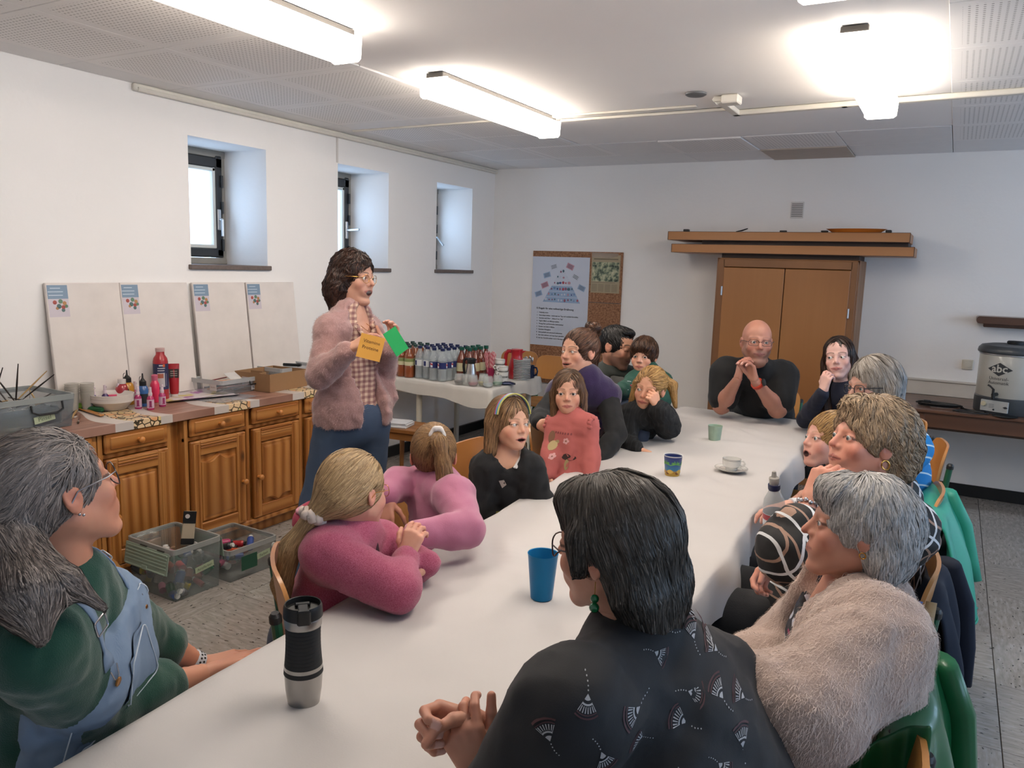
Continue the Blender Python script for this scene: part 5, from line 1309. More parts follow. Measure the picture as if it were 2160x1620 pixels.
def sdf_mesh(fn, lo, hi, res):
    B = 8; lo = np.array(lo); n = np.maximum(1, np.ceil((np.array(hi)-lo)/(res*B)).astype(int))
    cs = res*B
    I = np.stack(np.meshgrid(*[np.arange(k) for k in n], indexing='ij'), -1).reshape(-1, 3)
    ctr = (lo + (I+.5)*cs - res*.5).astype(F32)
    d = fn(ctr)
    act = np.abs(d) < cs*.5*1.7321*1.55 + 2.5*res
    dense = np.where(d > 0, F32(1), F32(-1)).reshape(n)
    dense = np.repeat(np.repeat(np.repeat(dense, B, 0), B, 1), B, 2)
    J = I[act]*B
    o = np.stack(np.meshgrid(*[np.arange(B)]*3, indexing='ij'), -1).reshape(-1, 3)
    idx = (J[:, None, :]+o[None]).reshape(-1, 3)
    vals = fn((lo+idx*res).astype(F32))
    dense[idx[:, 0], idx[:, 1], idx[:, 2]] = vals
    for ax in range(3):
        sl = [slice(None)]*3; sl[ax] = 0; dense[tuple(sl)] = np.maximum(dense[tuple(sl)], res); sl[ax] = -1; dense[tuple(sl)] = np.maximum(dense[tuple(sl)], res)
    gr = openvdb.FloatGrid(1.0); gr.copyFromArray(np.ascontiguousarray(dense))
    pts, quads = gr.convertToQuads(0.0)
    pts = pts*res+lo
    if len(quads):
        a, b, c = pts[quads[:, 0]], pts[quads[:, 1]], pts[quads[:, 2]]; c2 = pts[quads[:, 3]]
        vol = np.einsum('ij,ij->i', a, np.cross(b, c)).sum()+np.einsum('ij,ij->i', a, np.cross(c, c2)).sum()
        if vol < 0: quads = quads[:, ::-1]
    return pts.astype(np.float64), quads.astype(np.int64)
def np_mesh(name, pts, faces, mats, smooth=True, colors=None, mi=None, origin=(0, 0, 0)):
    me = bpy.data.meshes.new(name)
    nv, nf, k = len(pts), len(faces), faces.shape[1]
    me.vertices.add(nv); me.vertices.foreach_set('co', (pts-np.array(origin)).astype(F32).ravel())
    me.loops.add(nf*k); me.loops.foreach_set('vertex_index', faces.astype(np.int32).ravel())
    me.polygons.add(nf); me.polygons.foreach_set('loop_start', np.arange(0, nf*k, k, dtype=np.int32)); me.polygons.foreach_set('loop_total', np.full(nf, k, np.int32))
    for m in (mats if isinstance(mats, (list, tuple)) else [mats]): me.materials.append(m)
    me.polygons.foreach_set('use_smooth', np.full(nf, smooth))
    if mi is not None: me.polygons.foreach_set('material_index', mi.astype(np.int32))
    me.update(calc_edges=True)
    if colors is not None:
        at = me.color_attributes.new('tint', 'FLOAT_COLOR', 'POINT')
        c4 = np.ones((nv, 4), F32); c4[:, :3] = colors; at.data.foreach_set('color', c4.ravel())
    return me
def waves(seed, A, wl, n=4):
    rr = np.random.RandomState(seed); D_ = rr.normal(size=(n, 3)); D_ /= np.linalg.norm(D_, axis=1)[:, None]; ph = rr.uniform(0, 6.28, n)
    W_ = rr.normal(size=(n, 3)); W_ /= np.linalg.norm(W_, axis=1)[:, None]
    def f(p):
        o = 0
        for i in range(n):
            w = wl*(.7+.6*i/n)
            s = np.sin(p @ _a(D_[i])*(6.283/w)+ph[i]+1.6*np.sin(p @ _a(W_[i])*(6.283/(w*1.7))+ph[-1-i]))
            o = o + s*.45 + (1-np.abs(s))**2.5*.55
        return (o/n*1.6-.2)*A
    return f
class Base:
    """helper for one person: world coordinates in, parts parented to an Empty at the base"""
    def __init__(s, label, base, group=None):
        s.o = np.array((base[0], base[1], 0.0)); s.root = thing('person', label, 'person', tuple(s.o), 0, group)
    def part(s, name, pts, faces, mats, parent=None, label=None, **kw):
        me = np_mesh(name, pts, faces, mats, origin=s.o, **kw)
        o = bpy.data.objects.new(name, me); link(o, parent or s.root)
        if label: o['label'] = label
        return o
    def g(s, g, name, m, parent=None, sharp=35, label=None):
        g.v = [tuple(np.array(p)-s.o) for p in g.v]; o = g.obj(name, m, parent or s.root, sharp)
        if label: o['label'] = label
        return o
V3 = lambda *a: np.array(a, float)
def unit(v): v = np.array(v, float); return v/np.linalg.norm(v)
def lerp(a, b, t): return np.array(a, float)*(1-t)+np.array(b, float)*t
# ---- skin materials
def skin_mat(name):
    if name in MC: return MC[name]
    t = NT(name); at = t.n('ShaderNodeAttribute', attribute_name='tint'); co = t.coord()
    n1 = t.noise(co, 60, 4); n2 = t.noise(co, 900, 2)
    col = t.mix(t.math('MULTIPLY', n1, .5), at.outputs['Color'], t.mix(1.0, at.outputs['Color'], (.90, .72, .68, 1), 'MULTIPLY'))
    t.sp(Base_Color=col, Roughness=.5, Subsurface_Weight=.12, Subsurface_Scale=.012, Subsurface_Radius=(1, .35, .2))
    t.bump(n2, .12, .001); MC[name] = t.m; return t.m
def hair_mat(name):
    if name in MC: return MC[name]
    t = NT(name); at = t.n('ShaderNodeAttribute', attribute_name='tint')
    t.sp(Base_Color=at.outputs['Color'], Roughness=.42); t.set(t.b.inputs['Specular IOR Level'], .35); t.set(t.b.inputs['Anisotropic'], .5)
    MC[name] = t.m; return t.m
# ---- heads
def head_prims(h):
    """canonical head: x to its right, y forward, z up; eye line at z = 0"""
    sm = h.get('smile', 0); op = h.get('open', 0); fat = h.get('fat', 0); kid = h.get('kid', 0); nl = h.get('nose', 1.0)*.88; eo = h.get('eye', .0045)
    P_ = [E_((0, -.018, .028), (.074, .094, .088)),
          E_((0, .03, .036), (.060, .052, .058+.004*kid), k=.02),
          E_((0, .034, -.034), (.057+.006*fat+.003*kid, .050+.002*fat, .066-.006*kid), k=.025)]
    cz = -.100+.012*kid-.010*op
    for s in (-1, 1):
        P_ += [C_((s*(.044+.006*fat-.006*kid), -.004+.006*kid, -.048), (s*.018, .056, cz+.002), .019+.004*fat-.002*kid, .0165, k=.022),
               E_((s*(.036+.003*fat), .060, -.030+.004*sm), (.021+.004*fat, .018, .019+.003*kid), k=.018)]
    P_ += [E_((0, .069, cz), (.019+.002*fat, .0175, .015), k=.018)]
    if fat > .5: P_ += [E_((0, .03, -.112), (.045, .045, .024), k=.03)]
    for s in (-1, 1):
        P_ += [C_((s*.012, .080-.002*kid, .020), (s*.044, .064, .020), .0085, .008, k=.012)]
    for s in (-1, 1):
        P_ += [E_((s*.030, .100, .001), (.017, .0165, .0125), k=.010, op='-')]
        P_ += [E_((s*.031, .0705, .0), (.0155, .0150, .0145), k=.004)]
        if eo > 0: P_ += [E_((s*.031, .086, -.0006), (.0135, .0115, eo), R=None, k=.0012, op='-')]
    nz = .112-.004*kid
    P_ += [C_((0, .081, .012), (0, .081+(nz-.086)*nl, -.026), .0068, .0088-.001*kid, k=.013), E_((0, .083, -.024), (.0125, .014*nl, .013), k=.010)]
    for s in (-1, 1): P_ += [E_((s*.0118, .0875, -.030), (.0068, .0088, .0066), k=.007), E_((s*.0062, .0955, -.0385), (.0032, .005, .003), k=.002, op='-')]
    P_ += [E_((0, .071, -.060), (.036, .0195, .024), k=.016)]
    ux = .0255+.005*sm; uz = .0045*sm
    up, lo_ = -.0575+.001*op, -.0660-.012*op
    for s in (-1, 1):
        P_ += [C_((s*ux, .079-.002*sm, -.0615+uz), (s*.006, .0895, up), .0032, .0042, k=.004),
               C_((s*(ux-.003), .079, -.0635+uz), (0, .0880-.002*op, lo_), .0032, .0050, k=.004)]
    P_ += [C_((-ux, .0885, -.0615+uz), (0, .1000, -.0615-.002*sm), .0013, .0016, k=.0015, op='-'), C_((ux, .0885, -.0615+uz), (0, .1000, -.0615-.002*sm), .0013, .0016, k=.0015, op='-')]
    if op > 0 or h.get('teeth'):
        P_ += [E_((0, .090, (up+lo_)/2-.0005), (.017+.004*sm, .019, .0035+.010*op), k=.003, op='-')]
    for s in (-1, 1):
        Re = Matrix.Rotation(s*.35, 3, 'Z') @ Matrix.Rotation(.15, 3, 'X')
        P_ += [E_((s*.0775, -.012, -.006), (.0062, .0168, .0285), R=[list(r_) for r_ in Re.transposed()], k=.004), E_((s*.0705, -.004, -.004), (.011, .013, .020), k=.006),
               E_((s*.0865, -.012, .003), (.0062, .0105, .0175), k=.003, op='-'), E_((s*.0865, -.004, -.008), (.0072, .0075, .0085), k=.003, op='-')]
    P_ += [C_((0, -.022, -.045), (0, -.045, -.16), .050+.008*fat-.008*kid, .050+.010*fat-.006*kid, k=.03)]
    return P_
def face_color(p, h, base):
    """p in head space"""
    n = len(p); c = np.tile(np.array(lin(base)[:3]), (n, 1))
    def blend(w, col, a):
        w = np.clip(w*a, 0, 1)[:, None]; return c*(1-w)+np.array(lin(col)[:3] if isinstance(col, str) else col)*w
    x, y, z = p[:, 0], p[:, 1], p[:, 2]; ax = np.abs(x)
    red = c[0]*np.array((1.0, .62, .58))
    g = lambda cx, cy, cz, s: np.exp(-((ax-cx)**2+(y-cy)**2+(z-cz)**2)/(s*s))
    c = blend(g(.045, .065, -.035, .025), red, .38+h.get('blush', 0)); c = blend(g(0, .102, -.028, .014), red, .4+h.get('blush', 0)); c = blend(g(.08, -.01, -.005, .025), red, .45)
    if h.get('stubble'):
        w = np.clip((-.035-z)/.015, 0, 1)*np.clip((y+.02)/.03, 0, 1)*np.clip(1-(-.115-z)/.02, 0, 1)*(1-np.clip(1-np.abs(ax-.02)/.001, 0, 0)); w = np.maximum(w, np.clip((ax-.055)/.006, 0, 1)*np.clip((.01-z)/.01, 0, 1)*np.clip((y-.0)/.01, 0, 1)*np.clip((z+.12)/.01, 0, 1))
        c = blend(w, h['stubble'], .72)
    # shadowed lid crease and lash line
    e = np.sqrt(((ax-.031)/.0155)**2+((z+.0006)/(max(h.get('eye', .0045), .001)+.0022))**2)
    if h.get('eye', .0045) > 0: c = blend((np.abs(e-1) < .17)*(y > .06)*(z > -.002), '#2a1a16', .75)
    else: c = blend((np.abs(z+.004+.3*(ax-.031)**2/.015) < .0022)*(np.abs(ax-.031) < .014)*(y > .06), '#2a1a16', .8)
    bz = .0225+.004*(1-((ax-.030)/.020)**2)-.05*np.maximum(0, ax-.04)
    c = blend(np.clip(1.4-np.abs(z-bz)/.0032, 0, 1)*(ax > .011)*(ax < .051)*(y > .045), h.get('brow', '#4a3426'), h.get('browa', .8))
    lp = np.minimum(prim(p.astype(F32), ('c', (-.024-.005*h.get('smile', 0), .082, -.0615+.0045*h.get('smile', 0)), (0, .092, -.0615-.012*h.get('open', 0)*.5), .004, .0095+.006*h.get('open', 0))),
                    prim(p.astype(F32), ('c', (.024+.005*h.get('smile', 0), .082, -.0615+.0045*h.get('smile', 0)), (0, .092, -.0615-.012*h.get('open', 0)*.5), .004, .0095+.006*h.get('open', 0))))
    c = blend(np.clip(1-lp/.0015, 0, 1)*(y > .07), h.get('lips', '#a85d55'), .8)
    mc = -.0617+.0045*h.get('smile', 0)*np.clip(ax/.028, 0, 1)**1.5-.006*h.get('open', 0)
    c = blend(np.clip(1.5-np.abs(z-mc)/.0012, 0, 1)*(ax < .027+.005*h.get('smile', 0))*(y > .06), '#4a2320', .8)
    if h.get('open', 0) > 0 or h.get('teeth'):
        mz = -.0617-.006*h.get('open', 0)
        inm = (np.sqrt((x/.020)**2+((z-mz)/(.0045+.010*h.get('open', 0)))**2) < 1)*(y < .0895)*(y > .055)
        c = blend(inm, '#3a1614', .95)
        if h.get('teeth'): c = blend(inm*(z > mz+.0005)*(ax < .016), '#cfc2b6', .9)
    return c
def ribbons(root, tang, norm, seglen, nseg, width, fn, flow, rng, lift=.0015, jitter=.15, hug=.0008, grav=None):
    """trace hair locks over a field, all at once; returns points and quads"""
    n = len(root); p = root.copy(); d = tang.copy(); P_ = []; N_ = []
    jit = rng.normal(size=(n, 3))*jitter
    eps = .003
    for k in range(nseg+1):
        g = np.stack([fn((p+np.eye(3)[i]*eps).astype(F32))-fn((p-np.eye(3)[i]*eps).astype(F32)) for i in range(3)], 1)
        g /= np.linalg.norm(g, axis=1)[:, None]+1e-9
        dist = fn(p.astype(F32))
        target = hug+lift*math.sin(PI*k/nseg)
        p = p - g*np.clip(dist-target, -.02, .02)[:, None]
        P_.append(p.copy()); N_.append(g)
        d = flow(p)+jit; d = d-g*(d*g).sum(1)[:, None]*.9; d /= np.linalg.norm(d, axis=1)[:, None]+1e-9
        p = p+d*seglen[:, None]
    P_ = np.stack(P_, 1); N_ = np.stack(N_, 1)
    T_ = np.gradient(P_, axis=1); T_ /= np.linalg.norm(T_, axis=2)[..., None]+1e-9
    S_ = np.cross(T_, N_); S_ /= np.linalg.norm(S_, axis=2)[..., None]+1e-9
    k = np.arange(nseg+1)/nseg; w = width[:, None]*np.sin(PI*(.08+.90*k))**.6
    roll = rng.uniform(-.55, .55, n)[:, None, None]; S_ = S_*np.cos(roll)+N_*np.sin(roll)
    pts = np.stack([P_+S_*w[..., None]*.5, P_-S_*w[..., None]*.5], 2).reshape(-1, 3)
    m = nseg+1; i = np.arange(n)[:, None]*m*2+np.arange(nseg)[None]*2
    return pts, np.stack([i, i+1, i+3, i+2], -1).reshape(-1, 4), m*2
def hairdo(B, hd, M, hh):
    """hh: dict(prims=[head-space prims], flow=[...], col, col2, n, seg, width ...)"""
    s = hd['s']; Rm = M  # rows: left, forward, up
    c = np.array(hd['c'], float)
    def tw(p): return c + (np.array(p)*s) @ Rm
    fn0 = field(hh['prims']); wv = waves(hh.get('seed', 1), hh.get('lump', .0025), hh.get('wl', .05)) if hh.get('lump', .0025) else None
    fn = (lambda p: fn0(p)+wv(p).astype(F32)) if wv else fn0
    lo, hi = bounds(hh['prims'], .012)
    res = hh.get('res', .0045)*1.6
    pts, q = sdf_mesh(fn, lo, hi, res)
    rng = np.random.RandomState(hh.get('seed', 1))
    def flow(p):
        o = np.zeros_like(p)
        for f in hh['flow']:
            if f[0] == 'away': v = p-np.array(f[1]); o += f[2]*v/(np.linalg.norm(v, axis=1)[:, None]+1e-6)
            elif f[0] == 'to': v = np.array(f[1])-p; dn = np.linalg.norm(v, axis=1)[:, None]; o += f[2]*v/(dn+1e-6)*np.clip(dn/.03, 0, 1)
            elif f[0] == 'dir': o += np.array(f[1])*f[2]
            elif f[0] == 'part': o += np.stack([np.sign(p[:, 0]-f[1])*f[2], np.zeros(len(p)), np.zeros(len(p))], 1)*np.clip((p[:, 2]-.03)/.06, 0, 1)[:, None]
            elif f[0] == 'curl':
                w = f[2]; o += f[1]*np.stack([np.sin(p[:, 1]/w+3*np.sin(p[:, 2]/w*.7)), np.sin(p[:, 2]/w+2*np.sin(p[:, 0]/w*.8)), np.sin(p[:, 0]/w+2.5*np.sin(p[:, 1]/w*.6))], 1)
        for pr in hh['prims']:
            if pr[0] == 'c' and pr[-1] == '+':
                w = np.exp(-np.clip(prim(p.astype(F32), pr)-.006, 0, 1)/.008)[:, None]*.96
                o = o*(1-w) + 1.5*w*unit(np.array(pr[2])-np.array(pr[1]))
        return o
    base = np.array(lin(hh['col'])[:3]); hi_c = np.array(lin(hh['col2'])[:3])
    # colour across the volume: col3 towards a direction
    def volcol(p):
        cc = np.tile(base, (len(p), 1))
        if 'grad' in hh:
            d_, a_, b_, colr = hh['grad']; t_ = np.clip((p @ np.array(d_)-a_)/(b_-a_), 0, 1)[:, None]; cc = cc*(1-t_)+np.array(lin(colr)[:3])*t_
        return cc
    vc = volcol(pts)*.55
    # sample roots by area
    a = pts[q[:, 0]]; n_ = np.cross(pts[q[:, 2]]-a, pts[q[:, 3]]-pts[q[:, 1]]); ar = np.linalg.norm(n_, axis=1); n_ /= ar[:, None]+1e-12
    n = int(hh.get('n', 2500)*(.85 if hd['c'][1] > 2.2 else 1))
    fi = rng.choice(len(q), n, p=ar/ar.sum()); u = rng.uniform(size=(n, 2, 1))
    root = (pts[q[fi, 0]]*(1-u[:, 0])+pts[q[fi, 1]]*u[:, 0])*(1-u[:, 1])+(pts[q[fi, 3]]*(1-u[:, 0])+pts[q[fi, 2]]*u[:, 0])*u[:, 1]
    seg = hh.get('seg', 6); L = hh.get('len', .07)
    sl = np.array(L*rng.uniform(.6, 1.3, n)/seg); wd = hh.get('width', .0028)*rng.uniform(.5, 1.4, n)
    for _ in range(4):       # slide the roots back along the surface
        fl_ = flow(root); root = root-fl_/(np.linalg.norm(fl_, axis=1)[:, None]+1e-9)*(L*.07)*rng.uniform(0, 1, n)[:, None]
        for _k in range(2):
            g_ = np.stack([fn((root+np.eye(3)[i]*.003).astype(F32))-fn((root-np.eye(3)[i]*.003).astype(F32)) for i in range(3)], 1); g_ /= np.linalg.norm(g_, axis=1)[:, None]+1e-9
            root = root-g_*fn(root.astype(F32))[:, None]
    rp, rq, m = ribbons(root, flow(root), n_[fi], sl, seg, wd, fn, flow, rng, hh.get('lift', .0018), hh.get('jit', .15))
    mixr = np.clip(rng.beta(*hh.get('beta', (1.6, 1.8)), n), 0, 1)[:, None]
    rc = np.repeat((volcol(root)*(1-mixr)*(.75+.5*rng.rand(n, 1))+hi_c*mixr*(.8+.4*rng.rand(n, 1))), m, 0)
    allp = np.concatenate([pts, rp]); allq = np.concatenate([q, rq+len(pts)]); allc = np.concatenate([vc, rc])
    return B.part('hair', tw(allp), allq, hair_mat('hair_strands'), colors=np.clip(allc, 0, 1), label=hh.get('label'))
def eyes(B, hd, M, look, col):
    s = hd['s']; c = np.array(hd['c'], float)
    lk = unit(look)
    for sd in (-1, 1):
        o = c+(np.array((sd*.031, .0712, 0))*s) @ M
        ax = frame((0, 0, 0), unit(np.cross(lk, (0.1, .2, 1))), np.cross(lk, unit(np.cross(lk, (0.1, .2, 1)))))
        R3 = ax.to_3x3(); w = Vector(lk)
        if (R3 @ Vector((0, 0, 1))).dot(w) < 0: R3 = R3 @ Matrix.Rotation(PI, 3, 'X')
        r = .0137*s; g = G()
        an = [0.001, .16, .22, .46, .50, .8, 1.2, 1.8, 2.5, 3.14]
        for k in range(len(an)-1):
            g.lathe([(r*math.sin(an[k]), r*math.cos(an[k])), (r*math.sin(an[k+1]), r*math.cos(an[k+1]))], o, 16, 0 if an[k] < .22 else 1 if an[k] < .50 else 2, R=R3)
        # drop lathe end caps
        keep = [i for i, f in enumerate(g.f) if len(f) == 4]; g.f = [g.f[i] for i in keep]; g.m = [g.m[i] for i in keep]
        B.g(g, 'eye', [mat('pupil', '#060505', .05, coat=1.0), mat('iris_'+col, col, .1, coat=1.0), mat('eye_white', '#c9c2bb', .15, coat=.8)], sharp=None)
# ---- hands
def hand_prims(W, f, n, side, curl=(.3, .3, .3, .35, .4), size=1.0, spread=.06, thumb=(.55, .75, .25)):
    """W wrist, f direction of the fingers, n direction the palm faces, side +1 if the thumb is along f x n, curls in radians per joint"""
    W = np.array(W, float); f = unit(f); n = np.array(n, float); n = unit(n-f*(n@f)); s = np.cross(f, n)*side
    z = size; P_ = []; skel = []
    offs = (.026, .008, -.010, -.027); ln = (.072, .079, .073, .057); bs = (.082, .086, .082, .074)
    P_ += [C_(W-f*.034*z, W+f*.012*z, .0195*z, .0208*z, k=.01)]
    for i in range(4):
        b = W+(f*bs[i]+s*offs[i])*z
        P_ += [C_(W+(f*.012+s*offs[i]*.45)*z, b, .0145*z, .0105*z, k=.010)]
        c = curl[i+1]; d = unit(f+s*(1.5-i)*spread); p = b; tot = 0
        for j, fr_ in enumerate((.46, .30, .24)):
            tot += c*(1.0 if j == 0 else 1.25); dd = d*math.cos(tot)+n*math.sin(tot)
            q = p+dd*ln[i]*fr_*z; r0 = (.0088, .0081, .0073)[j]*(.9 if i == 3 else 1)*z
            P_ += [C_(p, q, r0, r0*.93, k=.0022)]; p = q; upv = unit(-(n*math.cos(tot)-d*math.sin(tot)))
        skel.append((p, dd, upv))
    b = W+(f*.026+s*.020+n*.006)*z; d = unit(f*thumb[0]+s*thumb[1]+n*thumb[2])
    P_ += [C_(W+f*.012*z, b, .016*z, .015*z, k=.01)]
    p = b; tot = 0; bend = unit(n*.6+f*.6-s*.5)
    for j, (l_, r0) in enumerate(((.040, .0125), (.032, .0098), (.025, .0088))):
        tot += curl[0]*(.6 if j == 0 else 1); dd = unit(d*math.cos(tot)+bend*math.sin(tot)); q = p+dd*l_*z
        P_ += [C_(p, q, r0*z, r0*.85*z, k=.004)]; p = q
    return P_, skel
def ortho(a, b):
    """rows: side ~ a, up = b"""
    u = unit(b); x = np.array(a, float); x = unit(x-u*(x@u)); return np.array([x, np.cross(u, x), u])
class Person:
    """J: dict of joints in world metres"""
    def __init__(s, label, J, hd, skin='#c99a83', k=1.0, group=None, fat=0.0, bust=0.0, res=.015, hres=.0030):
        s.J = {a: np.array(b, float) for a, b in J.items()}; s.hd = hd; s.k = k; s.fat = fat; s.skin = '#%02x%02x%02x' % tuple(min(255, int(int(skin[i:i+2], 16)*g_)) for i, g_ in ((1, 1.05), (3, 1.085), (5, 1.10))); s.res = res; s.hres = hres
        s.B = Base(label, s.J['pel'][:2], group)
        F_ = unit(hd['F']); U_ = np.array(hd['U'], float); U_ = unit(U_-F_*(U_@F_)); L_ = np.cross(U_, F_)
        s.M = np.array([-L_, F_, U_])      # rows: right, forward, up
        J = s.J; sh = J['SL']-J['SR']; s.Rt = ortho(sh, J['neck']-J['pel'])
        k, ft = s.k, s.fat
        ch = lerp(J['pel'], J['neck'], .66); wa = lerp(J['pel'], J['neck'], .33); w = np.linalg.norm(sh)/2
        s.far = float(np.linalg.norm(s.J['neck'][:2])) > 3.0; s.gs = 1.42 if s.far else 1.25
        if s.far: s.res, s.hres = .018, max(s.hres, .0035)
        s.parts = {'torso': [E_(ch, (w*.80+.01*ft, .098*k+.03*ft, .17*k), s.Rt, k=.03), E_(wa, (w*.70+.055*ft, .088*k+.065*ft, .15*k), s.Rt, k=.05*k), E_(J['pel'], (.150*k+.04*ft, .105*k+.04*ft, .12*k), s.Rt, k=.05*k),
                             C_(lerp(J['SL'], J['neck'], .15), lerp(J['SR'], J['neck'], .15), .048*k, .048*k, k=.03), C_(lerp(J['neck'], ch, .12), lerp(J['neck'], ch, .5), .055*k, .07*k, k=.04)]}
        for sd in 'LR': s.parts['torso'] += [C_(J['S'+sd], lerp(J['neck'], J['HC'] if 'HC' in J else J['neck'], .12), .040*k, .045*k, k=.05*k)]
        if bust:
            side = unit(sh); f_ = s.chestf()
            for q in (-1, 1): s.parts['torso'] += [E_(ch+side*q*.07*k+f_*.075*k-unit(J['neck']-J['pel'])*.01, (.062*bust, .060*bust, .065*bust), None, k=.04)]
        for sd in 'LR':
            S_, E2, W_ = J['S'+sd], J['E'+sd], J['W'+sd]
            s.parts['ua'+sd] = [C_(S_, E2, .050*k+.012*ft, .040*k+.008*ft, k=.03)]
            m = lerp(E2, W_, .3); s.parts['la'+sd] = [C_(E2, m, .037*k+.004*ft, .037*k+.003*ft, k=.02), C_(m, W_, .037*k+.003*ft, .0225*k+.0005*ft, k=.02)]
            if 'K'+sd in J:
                H = J['pel']+unit(sh)*(.085*k)*(1 if sd == 'L' else -1) if 'H'+sd not in J else J['H'+sd]
                s.parts['th'+sd] = [C_(H, J['K'+sd], .082*k+.012*ft, .056*k, k=.04)]
                s.parts['sh'+sd] = [C_(J['K'+sd], lerp(J['K'+sd], J['A'+sd], .35), .055*k, .055*k, k=.02), C_(lerp(J['K'+sd], J['A'+sd], .35), J['A'+sd], .055*k, .036*k, k=.02)]
                T_ = J.get('T'+sd, J['A'+sd]+unit((s.chestf()[0], s.chestf()[1], 0))*.16*k-V3(0, 0, .045*k))
                s.parts['ft'+sd] = [C_(J['A'+sd]-V3(0, 0, .02), T_, .036*k, .030*k, k=.02)]
    def chestf(s):
        """direction the chest faces"""
        if 'chest' in s.J: return unit(s.J['chest'])
        return unit(np.cross(s.J['SL']-s.J['SR'], s.J['neck']-s.J['pel']))
    def body(s, hands=()):
        J = s.J; k = s.k; allp = []; allq = []; allc = []; n = 0
        base = np.array(lin(s.skin)[:3])
        pr = []
        for key, v in s.parts.items(): pr += v
        neckp = C_(J['neck'], lerp(J['neck'], s.hd['c'], .3), .052*k+.006*s.fat, .050*k+.006*s.fat, k=.03)
        pr.append(neckp)
        fn = field(pr); lo, hi = bounds(pr, .02); p, q = sdf_mesh(fn, lo, hi, s.res)
        rr = np.full((len(p), 3), base)
        allp.append(p); allq.append(q); allc.append(rr); n += len(p)
        # head
        hs = s.hd['s']; hp = head_prims(s.hd)
        toh = lambda w: ((np.array(w, float)-np.array(s.hd['c'])) @ s.M.T)/hs
        nb = toh(J['neck']); nb = nb+unit(nb)*.02
        hp[-1] = C_((0, -.022, -.040), tuple(nb), .049+.010*s.fat-.008*s.hd.get('kid', 0), (.052*k+.006*s.fat)/hs, k=.028)
        if s.hd.get('mods'): hp += s.hd['mods']
        lo, hi = bounds(hp, .01); p, q = sdf_mesh(field(hp), lo, hi, s.hres)
        cc = face_color(p, s.hd, s.skin)
        p = np.array(s.hd['c'])+(p*hs) @ s.M
        allp.append(p); allq.append(q+n); allc.append(cc); n += len(p)
        s.skel = []
        for h in hands:
            hp, sk = hand_prims(h[0], h[1], h[2], -1 if np.allclose(h[0], J['WL']) else 1, **(h[4] if len(h) > 4 else {})); fa = unit(J['EL' if np.allclose(h[0], J['WL']) else 'ER']-np.array(h[0])); hp[0] = tuple([hp[0][0], np.array(h[0])+fa*.036]+list(hp[0][2:])); lo, hi = bounds(hp, .008); s.skel.append(sk)
            p, q = sdf_mesh(field(hp), lo, hi, .0026 if s.hres < .0028 else .0041 if s.far else .0033)
            W = np.array(h[0], float); f = unit(h[1]); t_ = np.clip(((p-W) @ f-.05)/.12, 0, 1)[:, None]
            cc = base*(1-t_*.55)+base*np.array((1.02, .78, .76))*t_*.55
            nails = np.zeros(len(p), bool)
            for tip, dd, up in sk:
                v = p-(tip-dd*.003); nails |= ((v@up) > .0042)*(np.abs(v@dd) < .0085)*(np.linalg.norm(v, axis=1) < .0125)
            cc[nails] = cc[nails]*.35+np.array(lin('#e8c4bc')[:3])*.65
            allp.append(p); allq.append(q+n); allc.append(cc); n += len(p)
        o = s.B.part('body', np.concatenate(allp), np.concatenate(allq), skin_mat('skin'), colors=np.clip(np.concatenate(allc), 0, 1))
        if s.hd.get('eye', .0052) > 0: eyes(s.B, s.hd, s.M, s.hd.get('look', s.hd['F']), s.hd.get('iris', '#4a5a5c'))
        return o
    def garment(s, name, keys, off, m, extra=(), cut=(), wr=.004, wl=.08, seed=1, res=None, flare=None, label=None, frac=None, off2=None, k2=.02, fur=None, colors=None):
        pr = []; arms = []
        for key in keys:
            for c in s.parts[key]:
                c = list(c)
                o = off+(flare or {}).get(key, 0)
                if c[0] == 'c':
                    a, b = np.array(c[1], float), np.array(c[2], float)
                    if frac and key in frac:
                        fr_ = frac[key]
                        if len(s.parts[key]) == 2 and c is not None:
                            J = s.J; sd = key[-1]; A0, B0 = (J['E'+sd], J['W'+sd]) if key[:2] == 'la' else (J['K'+sd], J['A'+sd])
                            end = lerp(A0, B0, fr_); 
                            if np.linalg.norm(a-A0) > 1e-6 and fr_ < .34: continue
                            if np.linalg.norm(b-B0) < 1e-6: c[4] = c[3]+(c[4]-c[3])*max(.01, (fr_-.3)/.7); b = end
                            elif fr_ < .34: b = end
                        else:
                            c[4] = c[3]+(c[4]-c[3])*fr_; b = lerp(a, b, fr_)
                    c[1], c[2] = a, b; c[3] += o; c[4] += o+(off2 or {}).get(key, 0)
                else: c[2] = tuple(x+o for x in c[2])
                (arms if key[:2] in ('ua', 'la') and cut else pr).append(tuple(c))
        pr += list(extra); allpr = pr+[tuple(list(c)[:-1]+['-']) for c in cut]+arms; pr = pr+arms
        f0 = field(allpr); wv = waves(seed, wr, wl)
        fn = (lambda p: f0(p)-wv(p).astype(F32)) if wr else f0
        lo, hi = bounds(pr, .02+wr); p, q = sdf_mesh(fn, lo, hi, (res or .0085)*(s.gs if (res or .0085) < .012 else 1.2))
        s.last = (fn, p, q)
        o = s.B.part(name, p, q, m, label=label)
        if fur: s.fur(name, fn, p, q, m, **fur)
        return o
